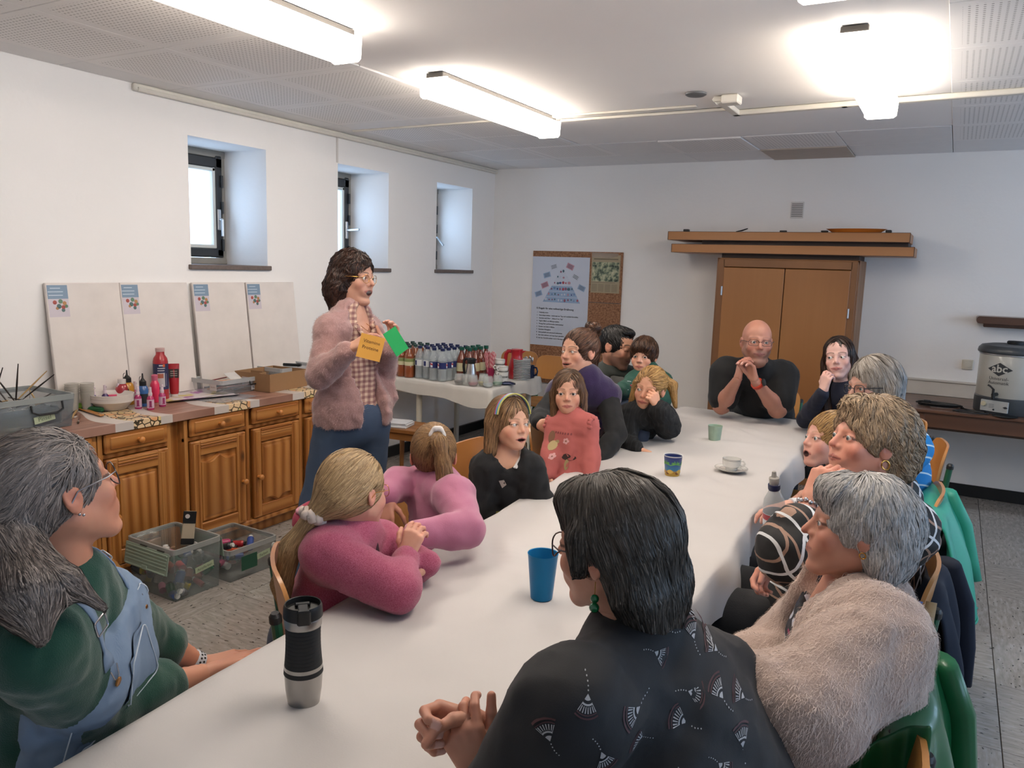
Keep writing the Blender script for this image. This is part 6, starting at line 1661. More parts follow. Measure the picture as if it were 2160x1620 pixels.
    def fur(s, name, fn, p, q, m, n=6000, L=.012, w=.0012, d=(0, 0, -1), seed=3, lift=.004, jit=.8, name2='fuzz', mat2=None):
        rng = np.random.RandomState(seed); a = p[q[:, 0]]; n_ = np.cross(p[q[:, 2]]-a, p[q[:, 3]]-p[q[:, 1]]); ar = np.linalg.norm(n_, axis=1); n_ /= ar[:, None]+1e-12
        fi = rng.choice(len(q), n, p=ar/ar.sum()); u = rng.uniform(size=(n, 2, 1))
        root = (p[q[fi, 0]]*(1-u[:, 0])+p[q[fi, 1]]*u[:, 0])*(1-u[:, 1])+(p[q[fi, 3]]*(1-u[:, 0])+p[q[fi, 2]]*u[:, 0])*u[:, 1]
        dd = np.array(d, float)+rng.normal(size=(n, 3))*jit; nn = n_[fi]; dd -= nn*(dd*nn).sum(1)[:, None]; dd /= np.linalg.norm(dd, axis=1)[:, None]+1e-9
        S_ = np.cross(dd, nn); l_ = L*rng.uniform(.6, 1.4, n)[:, None]; W_ = S_*w*.5
        A = root-W_-nn*.001; Bp = root+W_-nn*.001; C1 = root+dd*l_*.55+nn*lift*.8+W_*.7; C0 = root+dd*l_*.55+nn*lift*.8-W_*.7; T1 = root+dd*l_+nn*lift*.6+W_*.1; T0 = root+dd*l_+nn*lift*.6-W_*.1
        pts = np.stack([A, Bp, C1, C0, T1, T0], 1).reshape(-1, 3); i = np.arange(n)[:, None]*6
        qq = np.concatenate([i+np.array([[0, 1, 2, 3]]), i+np.array([[3, 2, 4, 5]])])
        o = s.B.part(name2, pts, qq, mat2 or m); o['kind'] = 'stuff'; return o
    def hair(s, **hh): return hairdo(s.B, s.hd, s.M, hh)
    def hp(s, x, y, z): return np.array(s.hd['c'])+(np.array((x, y, z))*s.hd['s']) @ s.M
    def glasses(s, m, w=.027, h=.021, round_=False, th=.0014, top=None, y0=.094, z0=-.003):
        g = G(); n = 20
        for sd in (-1, 1):
            pts = []
            for i in range(n):
                a = 2*PI*i/n; e = 1.0 if round_ else .62
                cx, cz = math.copysign(abs(math.cos(a))**e, math.cos(a)), math.copysign(abs(math.sin(a))**e, math.sin(a))
                pts.append(s.hp(sd*.033+cx*w, y0-.35*abs(cx*w*(1 if cx*sd > 0 else 0)), z0+cz*h))
            g.tube(pts, th*s.hd['s'], 6, closed=True)
            g.tube([s.hp(sd*(.033+w), y0-.010, z0+h*.35), s.hp(sd*.077, .060, z0+.008), s.hp(sd*.083, .0, z0+.008), s.hp(sd*.082, -.022, z0-.012)], th*s.hd['s'], 6, 1 if top else 0)
        g.tube([s.hp(-.008, y0, z0+.003), s.hp(0, y0+.003, z0+.006), s.hp(.008, y0, z0+.003)], th*s.hd['s'], 6)
        return s.B.g(g, 'glasses', [m, top or m])
def decal(B, parent, name, items, m, fn, toward, eps=.0012, mats=None):
    """press flat outlines onto a garment: items = list of (centre, xdir, ydir, polys[(pts2d, mi)])"""
    g = G()
    for c, xd, yd, polys in items:
        c = np.array(c, float); xd = unit(xd); yd = unit(yd); nrm = unit(np.cross(xd, yd))
        for pts, mi in polys:
            P_ = np.array([c+xd*a+yd*b for a, b in pts]); P_ = P_+nrm*.06
            for _ in range(24): 
                d = fn(P_.astype(F32)).astype(float); P_ = P_-nrm*np.clip(d-eps, -.01, .03)[:, None]*.9
            g.add([tuple(v) for v in P_], [tuple(range(len(pts)))], mi)
    return B.g(g, name, mats or [m], parent, sharp=None)

# ---------------------------------------------------------------- cloth materials
def cloth(name, col, bump=.25, bs=260, rough=.85, var=.12, sheen=.04, vs=14): return mat(name, col, rough, 0, var, vs, bump, bs, sheen)
def melange(name, c0, c1, sc=420):
    t = NT(name); co = t.coord(); a = t.noise(co, sc, 4, .75); b = t.noise(co, 9, 2)
    t.sp(Base_Color=t.mix(t.math('MULTIPLY', b, .35), t.ramp(a, [(.36, c0), (.6, c1)]), c0), Roughness=.95, Sheen_Weight=.25); t.bump(a, .5, .003); return t.m
def denim(name, c0, c1):
    t = NT(name); co = t.coord(); a = t.noise(co, 12, 4, .6); b = t.n('ShaderNodeTexWave', {'Vector': t.coord((1, 1, 1), (.4, .5, .3)), 'Scale': 420.0, 'Distortion': 1.0}).outputs['Fac']
    c = t.mix(a, c0, c1); t.sp(Base_Color=t.mix(t.math('MULTIPLY', b, .10), c, '#c0cbd6'), Roughness=.85); t.bump(t.math('ADD', a, t.math('MULTIPLY', b, .05)), .35, .004); return t.m
def gingham(name):
    t = NT(name); co = t.coord(); w = t.noise(co, 9, 2, out=1)
    v = t.n('ShaderNodeVectorMath', {0: co, 1: t.n('ShaderNodeVectorMath', {0: w, 1: (.02, .02, .02)}, operation='MULTIPLY').outputs[0]}, operation='ADD').outputs[0]
    sx = t.n('ShaderNodeSeparateXYZ', {0: v})
    ax = t.math('GREATER_THAN', t.math('FRACT', t.math('MULTIPLY', t.math('ADD', t.math('MULTIPLY', sx.outputs[0], .8), t.math('MULTIPLY', sx.outputs[1], .6)), 42)), .5)
    az = t.math('GREATER_THAN', t.math('FRACT', t.math('MULTIPLY', sx.outputs[2], 42)), .5)
    k = t.math('MULTIPLY', t.math('ADD', ax, az), .5)
    t.sp(Base_Color=t.ramp(k, [(0, '#cbae98'), (.5, '#a58074'), (1, '#835a58')], 'LINEAR'), Roughness=.8); return t.m
def lattice(name):
    """wavy diagonal ribbons in white and beige on black"""
    t = NT(name); co = t.coord(); w = t.noise(co, 5, 2, out=1)
    v = t.n('ShaderNodeVectorMath', {0: co, 1: t.n('ShaderNodeVectorMath', {0: w, 1: (.02, .02, .02)}, operation='MULTIPLY').outputs[0]}, operation='ADD').outputs[0]
    sx = t.n('ShaderNodeSeparateXYZ', {0: v}); u = t.math('ADD', t.math('MULTIPLY', sx.outputs[0], .75), t.math('MULTIPLY', sx.outputs[1], .75)); z = sx.outputs[2]
    def band(a, b, ph, wd, f=11.0):
        q = t.math('ADD', t.math('ADD', t.math('MULTIPLY', u, a*f), t.math('MULTIPLY', z, b*f)), ph)
        q = t.math('ADD', q, t.math('MULTIPLY', t.math('SINE', t.math('MULTIPLY', t.math('SUBTRACT', t.math('MULTIPLY', u, b), t.math('MULTIPLY', z, a)), 34)), .14))
        return t.math('LESS_THAN', t.math('ABSOLUTE', t.math('SUBTRACT', t.math('FRACT', q), .5)), wd)
    c = t.mix(band(1, .75, .2, .045), '#0c0b0c', '#9a7a68'); c = t.mix(band(1, -.75, .55, .045), c, '#9a7a68')
    c = t.mix(band(1, .75, .7, .05), c, '#d5d6d8'); c = t.mix(band(1, -.75, .05, .05), c, '#d5d6d8')
    t.sp(Base_Color=c, Roughness=.7); return t.m
def seat(J, d, k=1.0, sp=.11, kz=.02, foot=.06):
    """thighs, shins and feet of a seated figure facing d"""
    J = dict(J); d = unit((d[0], d[1], 0)); lf = V3(-d[1], d[0], 0); P_ = np.array(J['pel'])
    for sd, s_ in (('L', 1), ('R', -1)):
        J['H'+sd] = P_+lf*s_*.085*k; K = P_+lf*s_*sp*k+d*.42*k+V3(0, 0, kz); J['K'+sd] = K
        A = K+d*foot; A[2] = .085; J['A'+sd] = A
    return J
def loose(p, seed, n, c0, r0, L, w, col): pass
m_jean = denim('blue_jeans', '#1d3048', '#30496a'); m_skinny = cloth('black_trousers', '#15161a')
m_shoe = mat('dark_shoe', '#1c1c1e', .5); m_gold2 = mat('gold', '#b98a45', .25, .95); m_silver = mat('silver', '#b9b9bd', .25, .95)
def cranium(o=.010, cuts=True, z=0): return [E_((0, -.018, .028+z), (.074+o, .094+o, .088+o), k=.01)]
FACECUT = [E_((0, .115, -.045), (.072, .095, .105), k=.012, op='-')]
def facecut(cy=.115, cz=-.045, rx=.072, ry=.095, rz=.105): return [E_((0, cy, cz), (rx, ry, rz), k=.012, op='-')]
def shoes(P_): P_.garment('shoes', ['ftL', 'ftR'], .012, m_shoe, wr=0, res=.012)

# ================================================================ the standing presenter
def presenter():
    J = dict(pel=(-2.382, 2.761, 0.892), neck=(-2.427, 2.796, 1.380), SL=(-2.414, 2.903, 1.286), SR=(-2.416, 2.650, 1.305), EL=(-2.399, 2.992, 1.083), WL=(-2.229, 2.834, 1.229), ER=(-2.396, 2.560, 1.120), WR=(-2.221, 2.541, 1.248),
             HL=(-2.363, 2.857, 0.857), HR=(-2.410, 2.673, 0.880), KL=(-2.382, 2.876, 0.487), AL=(-2.422, 2.915, 0.033), KR=(-2.477, 2.618, 0.512), AR=(-2.589, 2.617, 0.056))
    hd = dict(c=(-2.430, 2.822, 1.543), F=(0.994, 0.070, 0.011), U=(-0.097, 0.048, 0.996), s=1.0, open=.7, smile=.5, teeth=1, nose=1.1, eye=.0045, brow='#3a2820', iris='#4a3a2a', lips='#a3504c', look=(0.959, 0.297, -0.039))
    P_ = Person('woman with curly dark brown hair and round glasses standing and holding up two paper cards', J, hd, '#c08f78')
    hL = (J['WL'], (-0.073, 0.445, 0.801), (-0.084, -0.882, 0.195), -1, dict(curl=(.25, .55, .6, .6, .55)))
    hR = (J['WR'], (0.700, 0.358, 0.484), (-0.302, 0.383, -0.834), 1, dict(curl=(.35, .35, .45, .55, .6)))
    P_.body([hL, hR])
    P_.garment('jeans', ['thL', 'thR', 'shL', 'shR'], .016, m_jean, [E_(J['pel'], (.172, .13, .135), P_.Rt, k=.04)]+[C_(J['K'+s], J['A'+s]+V3(0, 0, -.02), .070, .112, k=.03) for s in 'LR' for J in [P_.J]], wr=.006, wl=.10, seed=4, res=.015)
    shoes(P_)
    P_.garment('blouse', ['torso'], .016, gingham('gingham_blouse'), [C_(lerp(P_.J['neck'], P_.J['pel'], .05)+P_.chestf()*.05, lerp(P_.J['neck'], P_.J['pel'], .4)+P_.chestf()*.12, .03, .04, k=.03)],
               cut=[E_(P_.J['neck']+P_.chestf()*.11-V3(0, 0, .045), (.055, .10, .10), P_.Rt, k=.01)], wr=.006, wl=.05, seed=6, res=.006)
    f = P_.chestf(); up = unit(P_.J['neck']-P_.J['pel']); wd = np.cross(up, f)
    rng = random.Random(2)
    g = G()
    for s_ in (-1, 1):       # ruffles along the neckline
        A = P_.J['neck']+wd*s_*.075+f*.035; Bm = lerp(P_.J['neck'], P_.J['pel'], .38)+f*.135+wd*s_*.02
        pts = [A*(1-t)+Bm*t+f*.02*math.sin(PI*t)+wd*.010*math.sin(t*38)+up*.006*math.sin(t*31) for t in [i/40 for i in range(41)]]
        g.tube([tuple(p) for p in pts], [.010+.004*abs(math.sin(i*1.1)) for i in range(41)], 7, flat=.5)
    P_.B.g(g, 'ruffle', gingham('gingham_ruffle'))
    m_card = mat('fluffy_pink_knit', '#a5807c', 1.0, 0, .3, 22, .8, 120, .5)
    mid = lerp(P_.J['neck'], P_.J['pel'], .55)
    hem = [E_(lerp(P_.J['pel'], P_.J['neck'], .10), (.205, .165, .17), P_.Rt, k=.05), C_((-2.367, 2.960, 1.061), (-2.343, 2.981, 0.973), .05, .042, k=.05)]
    cut = [B_(mid+f*.17+wd*-.015, (.070, .12, .40), np.array([wd, f, up]), .02, k=.015), B_(P_.J['pel']-up*.16, (.5, .5, .13), np.array([wd, f, up]), .01, k=.008)]
    P_.garment('cardigan', ['torso', 'uaL', 'uaR', 'laL', 'laR'], .022, m_card, hem, cut, wr=.008, wl=.075, seed=9, res=.0075, frac={'laL': .93, 'laR': .93}, off2={},
               fur=dict(n=16000, L=.013, w=.0010, lift=.006, mat2=mat('pink_fuzz', '#c2a09c', 1.0, var=.3)))
    g = G().tube([P_.hp(.05, .03, -.155), tuple(lerp(P_.J['neck'], P_.J['pel'], .12)+f*.085+wd*.03), tuple(lerp(P_.J['neck'], P_.J['pel'], .17)+f*.10), tuple(lerp(P_.J['neck'], P_.J['pel'], .12)+f*.085-wd*.03)], .0012, 5)
    P_.B.g(g, 'necklace', m_gold2)
    P_.glasses(m_gold2, .021, .019, True, .0011)
    P_.hair(prims=[E_((0, -.02, .036), (.083, .105, .098), k=.02)]+facecut(.125, -.05, .074, .090, .122)+[E_((.062, -.055, -.05), (.045, .060, .075), k=.03), E_((-.062, -.055, -.05), (.045, .060, .075), k=.03), E_((0, -.085, -.06), (.07, .055, .09), k=.03), C_((.06, -.06, -.08), (.055, -.045, -.145), .034, .020, k=.02), C_((-.06, -.05, -.08), (-.05, -.02, -.14), .030, .014, k=.02), C_((0, -.1, -.05), (0, -.11, -.135), .04, .022, k=.02)],
            flow=[('away', (0, .02, .13), 1.0), ('dir', (0, -.25, -1), .8), ('curl', .75, .012)], col='#1c120f', col2='#5a3a2c', n=7000, len=.06, seg=6, width=0.0023, lump=.006, wl=.035, lift=.005, jit=.3, beta=(1.2, 2.6), seed=5)
    return P_
presenter()
def card(name, label, c, n, up, w, h, col, wavy, m_txt=None):
    r = thing(name, label, 'card', c); M = frame((0, 0, 0), np.cross(unit(up), unit(n)), up)
    pts = []
    N = 14
    for i in range(4*N):
        e, t_ = divmod(i, N); t_ = t_/N; o = wavy*math.sin(t_*N*PI)
        pts.append([(-w/2+w*t_, -h/2-o), (w/2+o, -h/2+h*t_), (w/2-w*t_, h/2+o), (-w/2-o, h/2-h*t_)][e])
    g = G().at(M).poly(pts, .0012); g.obj('card_sheet', mat(name+'_paper', col, .8, var=.05), r, sharp=30)
    if m_txt:
        g = G(); 
        for k, s_ in enumerate(m_txt): flat_text(g, s_, .020, M @ Matrix.Translation((0, .022-.026*k, .0018)))
        g.obj('handwriting', mat('brown_ink', '#5a3c20', .7), r)
card('yellow_card', 'wavy-edged yellow paper card with handwriting, held by the standing woman', (-2.074, 2.511, 1.272), (0.521, -0.833, 0.200), (0.114, 0.227, 0.946), .100, .100, '#e0a548', .0022, ['Vitamine', 'Proteine'])
card('green_card', 'bright green paper card held by the standing woman', (-2.134, 2.756, 1.276), (0.842, -0.260, 0.469), (-0.424, -0.321, 0.854), .085, .115, '#189a50', .002)
# ================================================================ bald man at the far end
def bald():
    J = seat(dict(pel=(-1.02, 5.30, .56), neck=(-0.993, 4.748, 1.067), SL=(-0.866, 4.878, 1.011), SR=(-1.157, 4.741, 1.018), EL=(-0.848, 4.742, 0.835), WL=(-0.939, 4.492, 1.024), ER=(-1.167, 4.702, 0.827), WR=(-1.038, 4.506, 1.021)), (0, -1))
    hd = dict(c=(-0.980, 4.667, 1.229), F=(0.388, -0.934, 0.046), U=(-0.008, 0.053, 1.005), s=1.10, fat=1.0, smile=.5, brow='#5a4038', browa=.35, eye=.0036, nose=1.1, iris='#4a4038', blush=.15, stubble='#8a6a5c', lips='#96605a', look=(0.441, -0.890, 0.127))
    hd['browa'] = .3
    P_ = Person('bald man with glasses in a black T-shirt resting his chin over folded hands', J, hd, '#b07a66', 1.15, fat=1.35)
    hL = (J['WL'], (-0.330, -0.084, 0.917), (-0.507, -0.613, -0.233), 1, dict(curl=(.5, .55, .6, .6, .6), size=1.08, thumb=(.9, .4, .3)))
    hR = (J['WR'], (0.073, 0.260, 0.938), (0.712, 0.481, -0.186), -1, dict(curl=(.6, .5, .55, .6, .6), size=1.08, thumb=(.9, .3, .5)))
    P_.body([hL, hR])
    P_.garment('black_shirt', ['torso', 'uaL', 'uaR'], .016, cloth('black_jersey', '#121315', .15), wr=.007, wl=.11, seed=3, frac={'uaL': .72, 'uaR': .72}, flare={'uaL': .016, 'uaR': .016}, res=.008)
    P_.garment('trousers', ['thL', 'thR', 'shL', 'shR'], .014, m_skinny, [E_(J['pel'], (.2, .16, .12), P_.Rt, k=.04)], wr=.005, res=.015); shoes(P_)
    P_.glasses(mat('dark_red_frame', '#3a1a20', .3), .026, .0145, False, .0013, mat('black_frame', '#141416', .3))
    W_ = np.array(J['WL']); E2 = np.array(J['EL']); d = unit(E2-W_); c = W_+d*.035
    Rr = Matrix(np.array(ortho((1, 0, .2), d)).T.tolist())
    g = G().lathe([(.034, -.011), (.0355, -.009), (.0355, .009), (.034, .011)], c, 24, R=Rr); P_.B.g(g, 'watch_strap', mat('orange_strap', '#b8371f', .5))
    side = np.array((0.966, 0.003, 0.249)); side = unit(side-d*(side@d)); g = G(); g.lathe([(.021, 0), (.022, .004), (.020, .011), (0, .011)], c+side*.033, 20, R=Matrix(np.array(ortho(d, side)).T.tolist())); P_.B.g(g, 'watch', m_black)
bald()

# ================================================================ the four grown-ups at the far right
def long_hair_woman():
    J = seat(dict(pel=(-.38, 4.88, .52), neck=(-0.485, 4.604, 1.006), SL=(-0.395, 4.552, 0.949), SR=(-0.549, 4.647, 0.924), EL=(-0.349, 4.419, 0.834), WL=(-0.431, 4.227, 0.794), ER=(-0.672, 4.651, 0.811), WR=(-0.565, 4.443, 1.007)), (-1, -.4))
    hd = dict(c=(-0.522, 4.590, 1.180), F=(-0.038, -0.998, 0.112), U=(-0.128, 0.042, 0.994), s=.98, smile=.35, brow='#3a2618', iris='#3f3a30', lips='#b0605e', eye=.0048, look=(-0.547, -0.868, 0.096))
    P_ = Person('young woman with long straight dark brown hair leaning her chin on her hand', J, hd, '#c9a093', .92)
    P_.body([(J['WR'], (0.058, 0.081, 0.958), (0.445, 0.836, 0.049), 1, dict(curl=(.4, .55, .75, .8, .8), size=.92)), (J['WL'], (-0.667, -0.638, -0.196), (0.100, -0.115, -0.988), 1)])
    P_.garment('navy_top', ['torso', 'uaL', 'uaR', 'laL', 'laR'], .014, cloth('navy_jersey', '#181d30'), wr=.005, wl=.07, seed=2, frac={'laR': .96}, res=.0075)
    P_.garment('trousers', ['thL', 'thR', 'shL', 'shR'], .014, m_skinny, [E_(J['pel'], (.17, .14, .12), P_.Rt, k=.04)], wr=.004, res=.015); shoes(P_)
    P_.hair(prims=[E_((0, -.022, .032), (.081, .103, .094), k=.01)]+facecut(.125, -.04, .060, .090, .122)+[C_((.068, -.03, -.02), (.075, .0, -.30), .030, .030, k=.03), C_((-.068, -.03, -.02), (-.070, .01, -.26), .030, .026, k=.03), C_((0, -.09, -.02), (0, -.10, -.28), .055, .05, k=.03)],
            flow=[('away', (0, .03, .13), .8), ('part', 0, .9), ('dir', (0, -.1, -1), .9)], col='#1d120d', col2='#4a3124', n=3600, len=.12, seg=6, width=0.0030, lump=.003, wl=.05, jit=.05, seed=3, beta=(1.3, 2.6))
long_hair_woman()
def grey_glasses():
    J = seat(dict(pel=(-.06, 3.58, .53), neck=(-0.168, 3.440, 1.022), SL=(-0.085, 3.338, 0.969), SR=(-0.142, 3.735, 0.902), EL=(-0.181, 3.144, 0.826), WL=(-0.321, 3.095, 0.795), ER=(-0.304, 3.566, 0.786), WR=(-0.409, 3.385, 0.748)), (-1, .1))
    hd = dict(c=(-0.250, 3.331, 1.194), F=(-0.671, -0.724, -0.014), U=(-0.023, 0.101, 0.998), s=.96, nose=.98, smile=.3, brow='#8a8078', browa=.4, iris='#4a5a5a')
    P_ = Person('woman with shoulder-length grey hair and dark glasses seen from the side', J, hd, '#b98a76', .98)
    P_.body([(J['WL'], (-0.657, -0.649, -0.295), (0.100, -0.115, -0.988), -1), (J['WR'], (-0.802, -0.390, -0.339), (0.100, -0.115, -0.988), 1)])
    t = NT('striped_blue_shirt'); sx = t.n('ShaderNodeSeparateXYZ', {0: t.coord((1, 1, 1), (.35, .2, 0))})
    t.sp(Base_Color=t.mix(t.math('LESS_THAN', t.math('FRACT', t.math('MULTIPLY', sx.outputs[2], 22)), .14), '#1780c4', '#c8dde8'), Roughness=.8)
    P_.garment('striped_shirt', ['torso', 'uaL', 'uaR', 'laL', 'laR'], .018, t.m, wr=.006, seed=12, res=.009)
    P_.garment('trousers', ['thL', 'thR', 'shL', 'shR'], .014, cloth('grey_trousers', '#4c4f55'), [E_(J['pel'], (.18, .15, .12), P_.Rt, k=.04)], wr=.004, res=.015); shoes(P_)
    P_.glasses(mat('dark_frame', '#20222a', .3), .023, .018, False, .0017)
    P_.hair(prims=[E_((0, -.025, .036), (.089, .112, .102), k=.01)]+facecut(.128, -.055, .080, .092, .115)+[C_((-.070, -.035, .0), (-.072, -.03, -.085), .033, .026, k=.03), C_((.070, -.035, .0), (.072, -.03, -.085), .033, .026, k=.03), C_((0, -.085, .02), (0, -.10, -.10), .06, .05, k=.03)],
            flow=[('away', (.01, .02, .13), 1.0), ('part', .01, .7), ('dir', (0, -.15, -1), .7)], col='#6e6357', col2='#b3aba2', grad=((0, -1, 0), .02, .09, '#8e949c'), n=4200, len=.10, seg=5, width=0.0030, lump=.003, jit=.08, seed=8, beta=(1.4, 1.4))
grey_glasses()
def boy_blond():
    J = seat(dict(pel=(-.22, 3.05, .53), neck=(-0.290, 3.070, 0.883), SL=(-0.247, 2.972, 0.847), SR=(-0.312, 3.228, 0.792), EL=(-0.288, 2.789, 0.857), WL=(-0.410, 2.674, 0.858), ER=(-0.346, 3.129, 0.735), WR=(-0.447, 2.865, 0.741)), (-1, .0), .9)
    hd = dict(c=(-0.351, 3.036, 1.019), F=(-0.760, -0.599, 0.195), U=(0.042, 0.190, 0.964), s=.93, kid=1, open=.75, eye=.005, brow='#a07a50', browa=.5, iris='#5a6a6a', blush=.1, lips='#b5625a', look=(-0.784, -0.653, 0.098))
    P_ = Person('boy with short blond hair, mouth open, seen from the side', J, hd, '#cf9a88', .82)
    P_.body([(J['WL'], (-0.764, -0.570, -0.163), (0.100, -0.115, -0.988), -1, dict(size=.85)), (J['WR'], (-0.802, -0.390, -0.339), (0.100, -0.115, -0.988), 1, dict(size=.85))])
    P_.garment('dark_shirt', ['torso', 'uaL', 'uaR'], .014, cloth('charcoal_jersey', '#24262c'), wr=.005, seed=14, res=.008)
    P_.garment('trousers', ['thL', 'thR', 'shL', 'shR'], .018, cloth('dark_grey_trousers', '#2b2d33'), [E_(J['pel'], (.16, .13, .11), P_.Rt, k=.04)], wr=.005, res=.015); shoes(P_)
    W_ = P_.J['WL']; d = unit(P_.J['EL']-W_); g = G().lathe([(.0235, -.011), (.0245, -.009), (.0245, .009), (.0235, .011)], W_+d*.012, 20, R=Matrix(np.array(ortho((0, 0, 1), d)).T.tolist())); P_.B.g(g, 'wristband', mat('white_band', '#d5d5d8', .5))
    P_.hair(prims=cranium(.011)+facecut(.118, -.055, .074, .088, .118)+[E_((0, .02, -.115), (.12, .2, .065), k=.015, op='-'), E_((.085, .012, -.03), (.02, .034, .05), k=.008, op='-'), E_((-.085, .012, -.03), (.02, .034, .05), k=.008, op='-')],
            flow=[('away', (0, -.06, .11), 1.0), ('dir', (0, .5, -.3), .6)], col='#7a5630', col2='#c9a066', n=3200, len=.05, seg=5, width=0.0023, lump=.0015, jit=.10, seed=4, res=.004)
boy_blond()
def curly_blonde():
    J = seat(dict(pel=(-.20, 2.45, .55), neck=(-0.118, 2.424, 1.011), SL=(-0.066, 2.236, 0.963), SR=(-0.126, 2.604, 0.875), EL=(-0.298, 2.007, 0.926), WL=(-0.277, 2.108, 1.040), ER=(-0.262, 2.476, 0.703), WR=(-0.357, 2.301, 0.803)), (-1, .05), 1.0)
    hd = dict(c=(-0.175, 2.349, 1.164), F=(-0.737, -0.602, 0.238), U=(0.142, 0.218, 0.940), s=1.0, fat=.7, smile=.2, nose=.98, eye=.004, brow='#a58a70', browa=.4, iris='#5a6a6a', blush=.2, look=(-0.784, -0.653, 0.098))
    P_ = Person('woman with short wavy blonde hair in a black, white and beige lattice-print blouse', J, hd, '#c98d76', 1.03, fat=1.0, bust=1.15)
    P_.body([(J['WL'], (0.328, 0.219, 0.878), (0.350, 0.828, -0.364), -1, dict(curl=(.3, .7, .9, 1.0, 1.0))), (J['WR'], (-0.641, -0.351, -0.631), (0.610, -0.650, -0.369), 1, dict(curl=(.4, .5, .6, .6, .6)))])
    P_.garment('lattice_blouse', ['torso', 'uaL', 'uaR', 'laL'], .020, lattice('lattice_print'), [E_(lerp(P_.J['pel'], P_.J['neck'], .12)+P_.chestf()*.05, (.205, .20, .17), P_.Rt, k=.05)], wr=.010, wl=.10, seed=21, frac={'laL': .32}, flare={'uaL': .014, 'uaR': .014, 'laL': .02}, res=.008)
    P_.garment('trousers', ['thL', 'thR', 'shL', 'shR'], .020, m_skinny, [E_(J['pel'], (.21, .18, .12), P_.Rt, k=.04)], wr=.004, res=.015); shoes(P_)
    W_ = P_.J['WL']; d = unit(P_.J['EL']-W_); R_ = ortho((0, 0, 1), d); g = G()
    for i in range(14):
        a = 2*PI*i/14; g.ball(W_+d*(.012+.004*(i % 2))+(R_[0]*math.cos(a)+R_[1]*math.sin(a))*.0275, .0062, 8, 6)
    P_.B.g(g, 'bracelet', m_silver, sharp=None)
    g = G(); e = P_.hp(-.081, -.012, -.034); g.tube([e+np.array((0, 0, -.013))+(unit(P_.M[1])*math.cos(a)+V3(0, 0, 1)*math.sin(a))*.0125 for a in [2*PI*i/16 for i in range(16)]], .0022, 6, closed=True); P_.B.g(g, 'earring', m_gold2)
    P_.hair(prims=[E_((0, -.028, .040), (.092, .116, .100), k=.02)]+facecut(.124, -.055, .082, .090, .112)+[E_((0, -.095, -.015), (.075, .060, .085), k=.03), E_((0, .045, .085), (.06, .05, .035), k=.02), C_((0, -.085, -.05), (0, -.07, -.125), .048, .022, k=.03),
                   E_((-.094, .0, -.022), (.03, .028, .036), k=.01, op='-'), E_((.094, .0, -.022), (.03, .028, .036), k=.01, op='-')],
            flow=[('away', (0, .0, .14), 1.0), ('dir', (0, -.7, -.3), .8), ('curl', .35, .022)], col='#6a5644', col2='#c4a988', grad=((0, -1, 0), .02, .12, '#6c6154'), n=12000, len=.060, seg=6, width=0.0022, lump=.007, wl=.045, lift=.006, jit=.22, seed=6, beta=(1.5, 1.6))
curly_blonde()
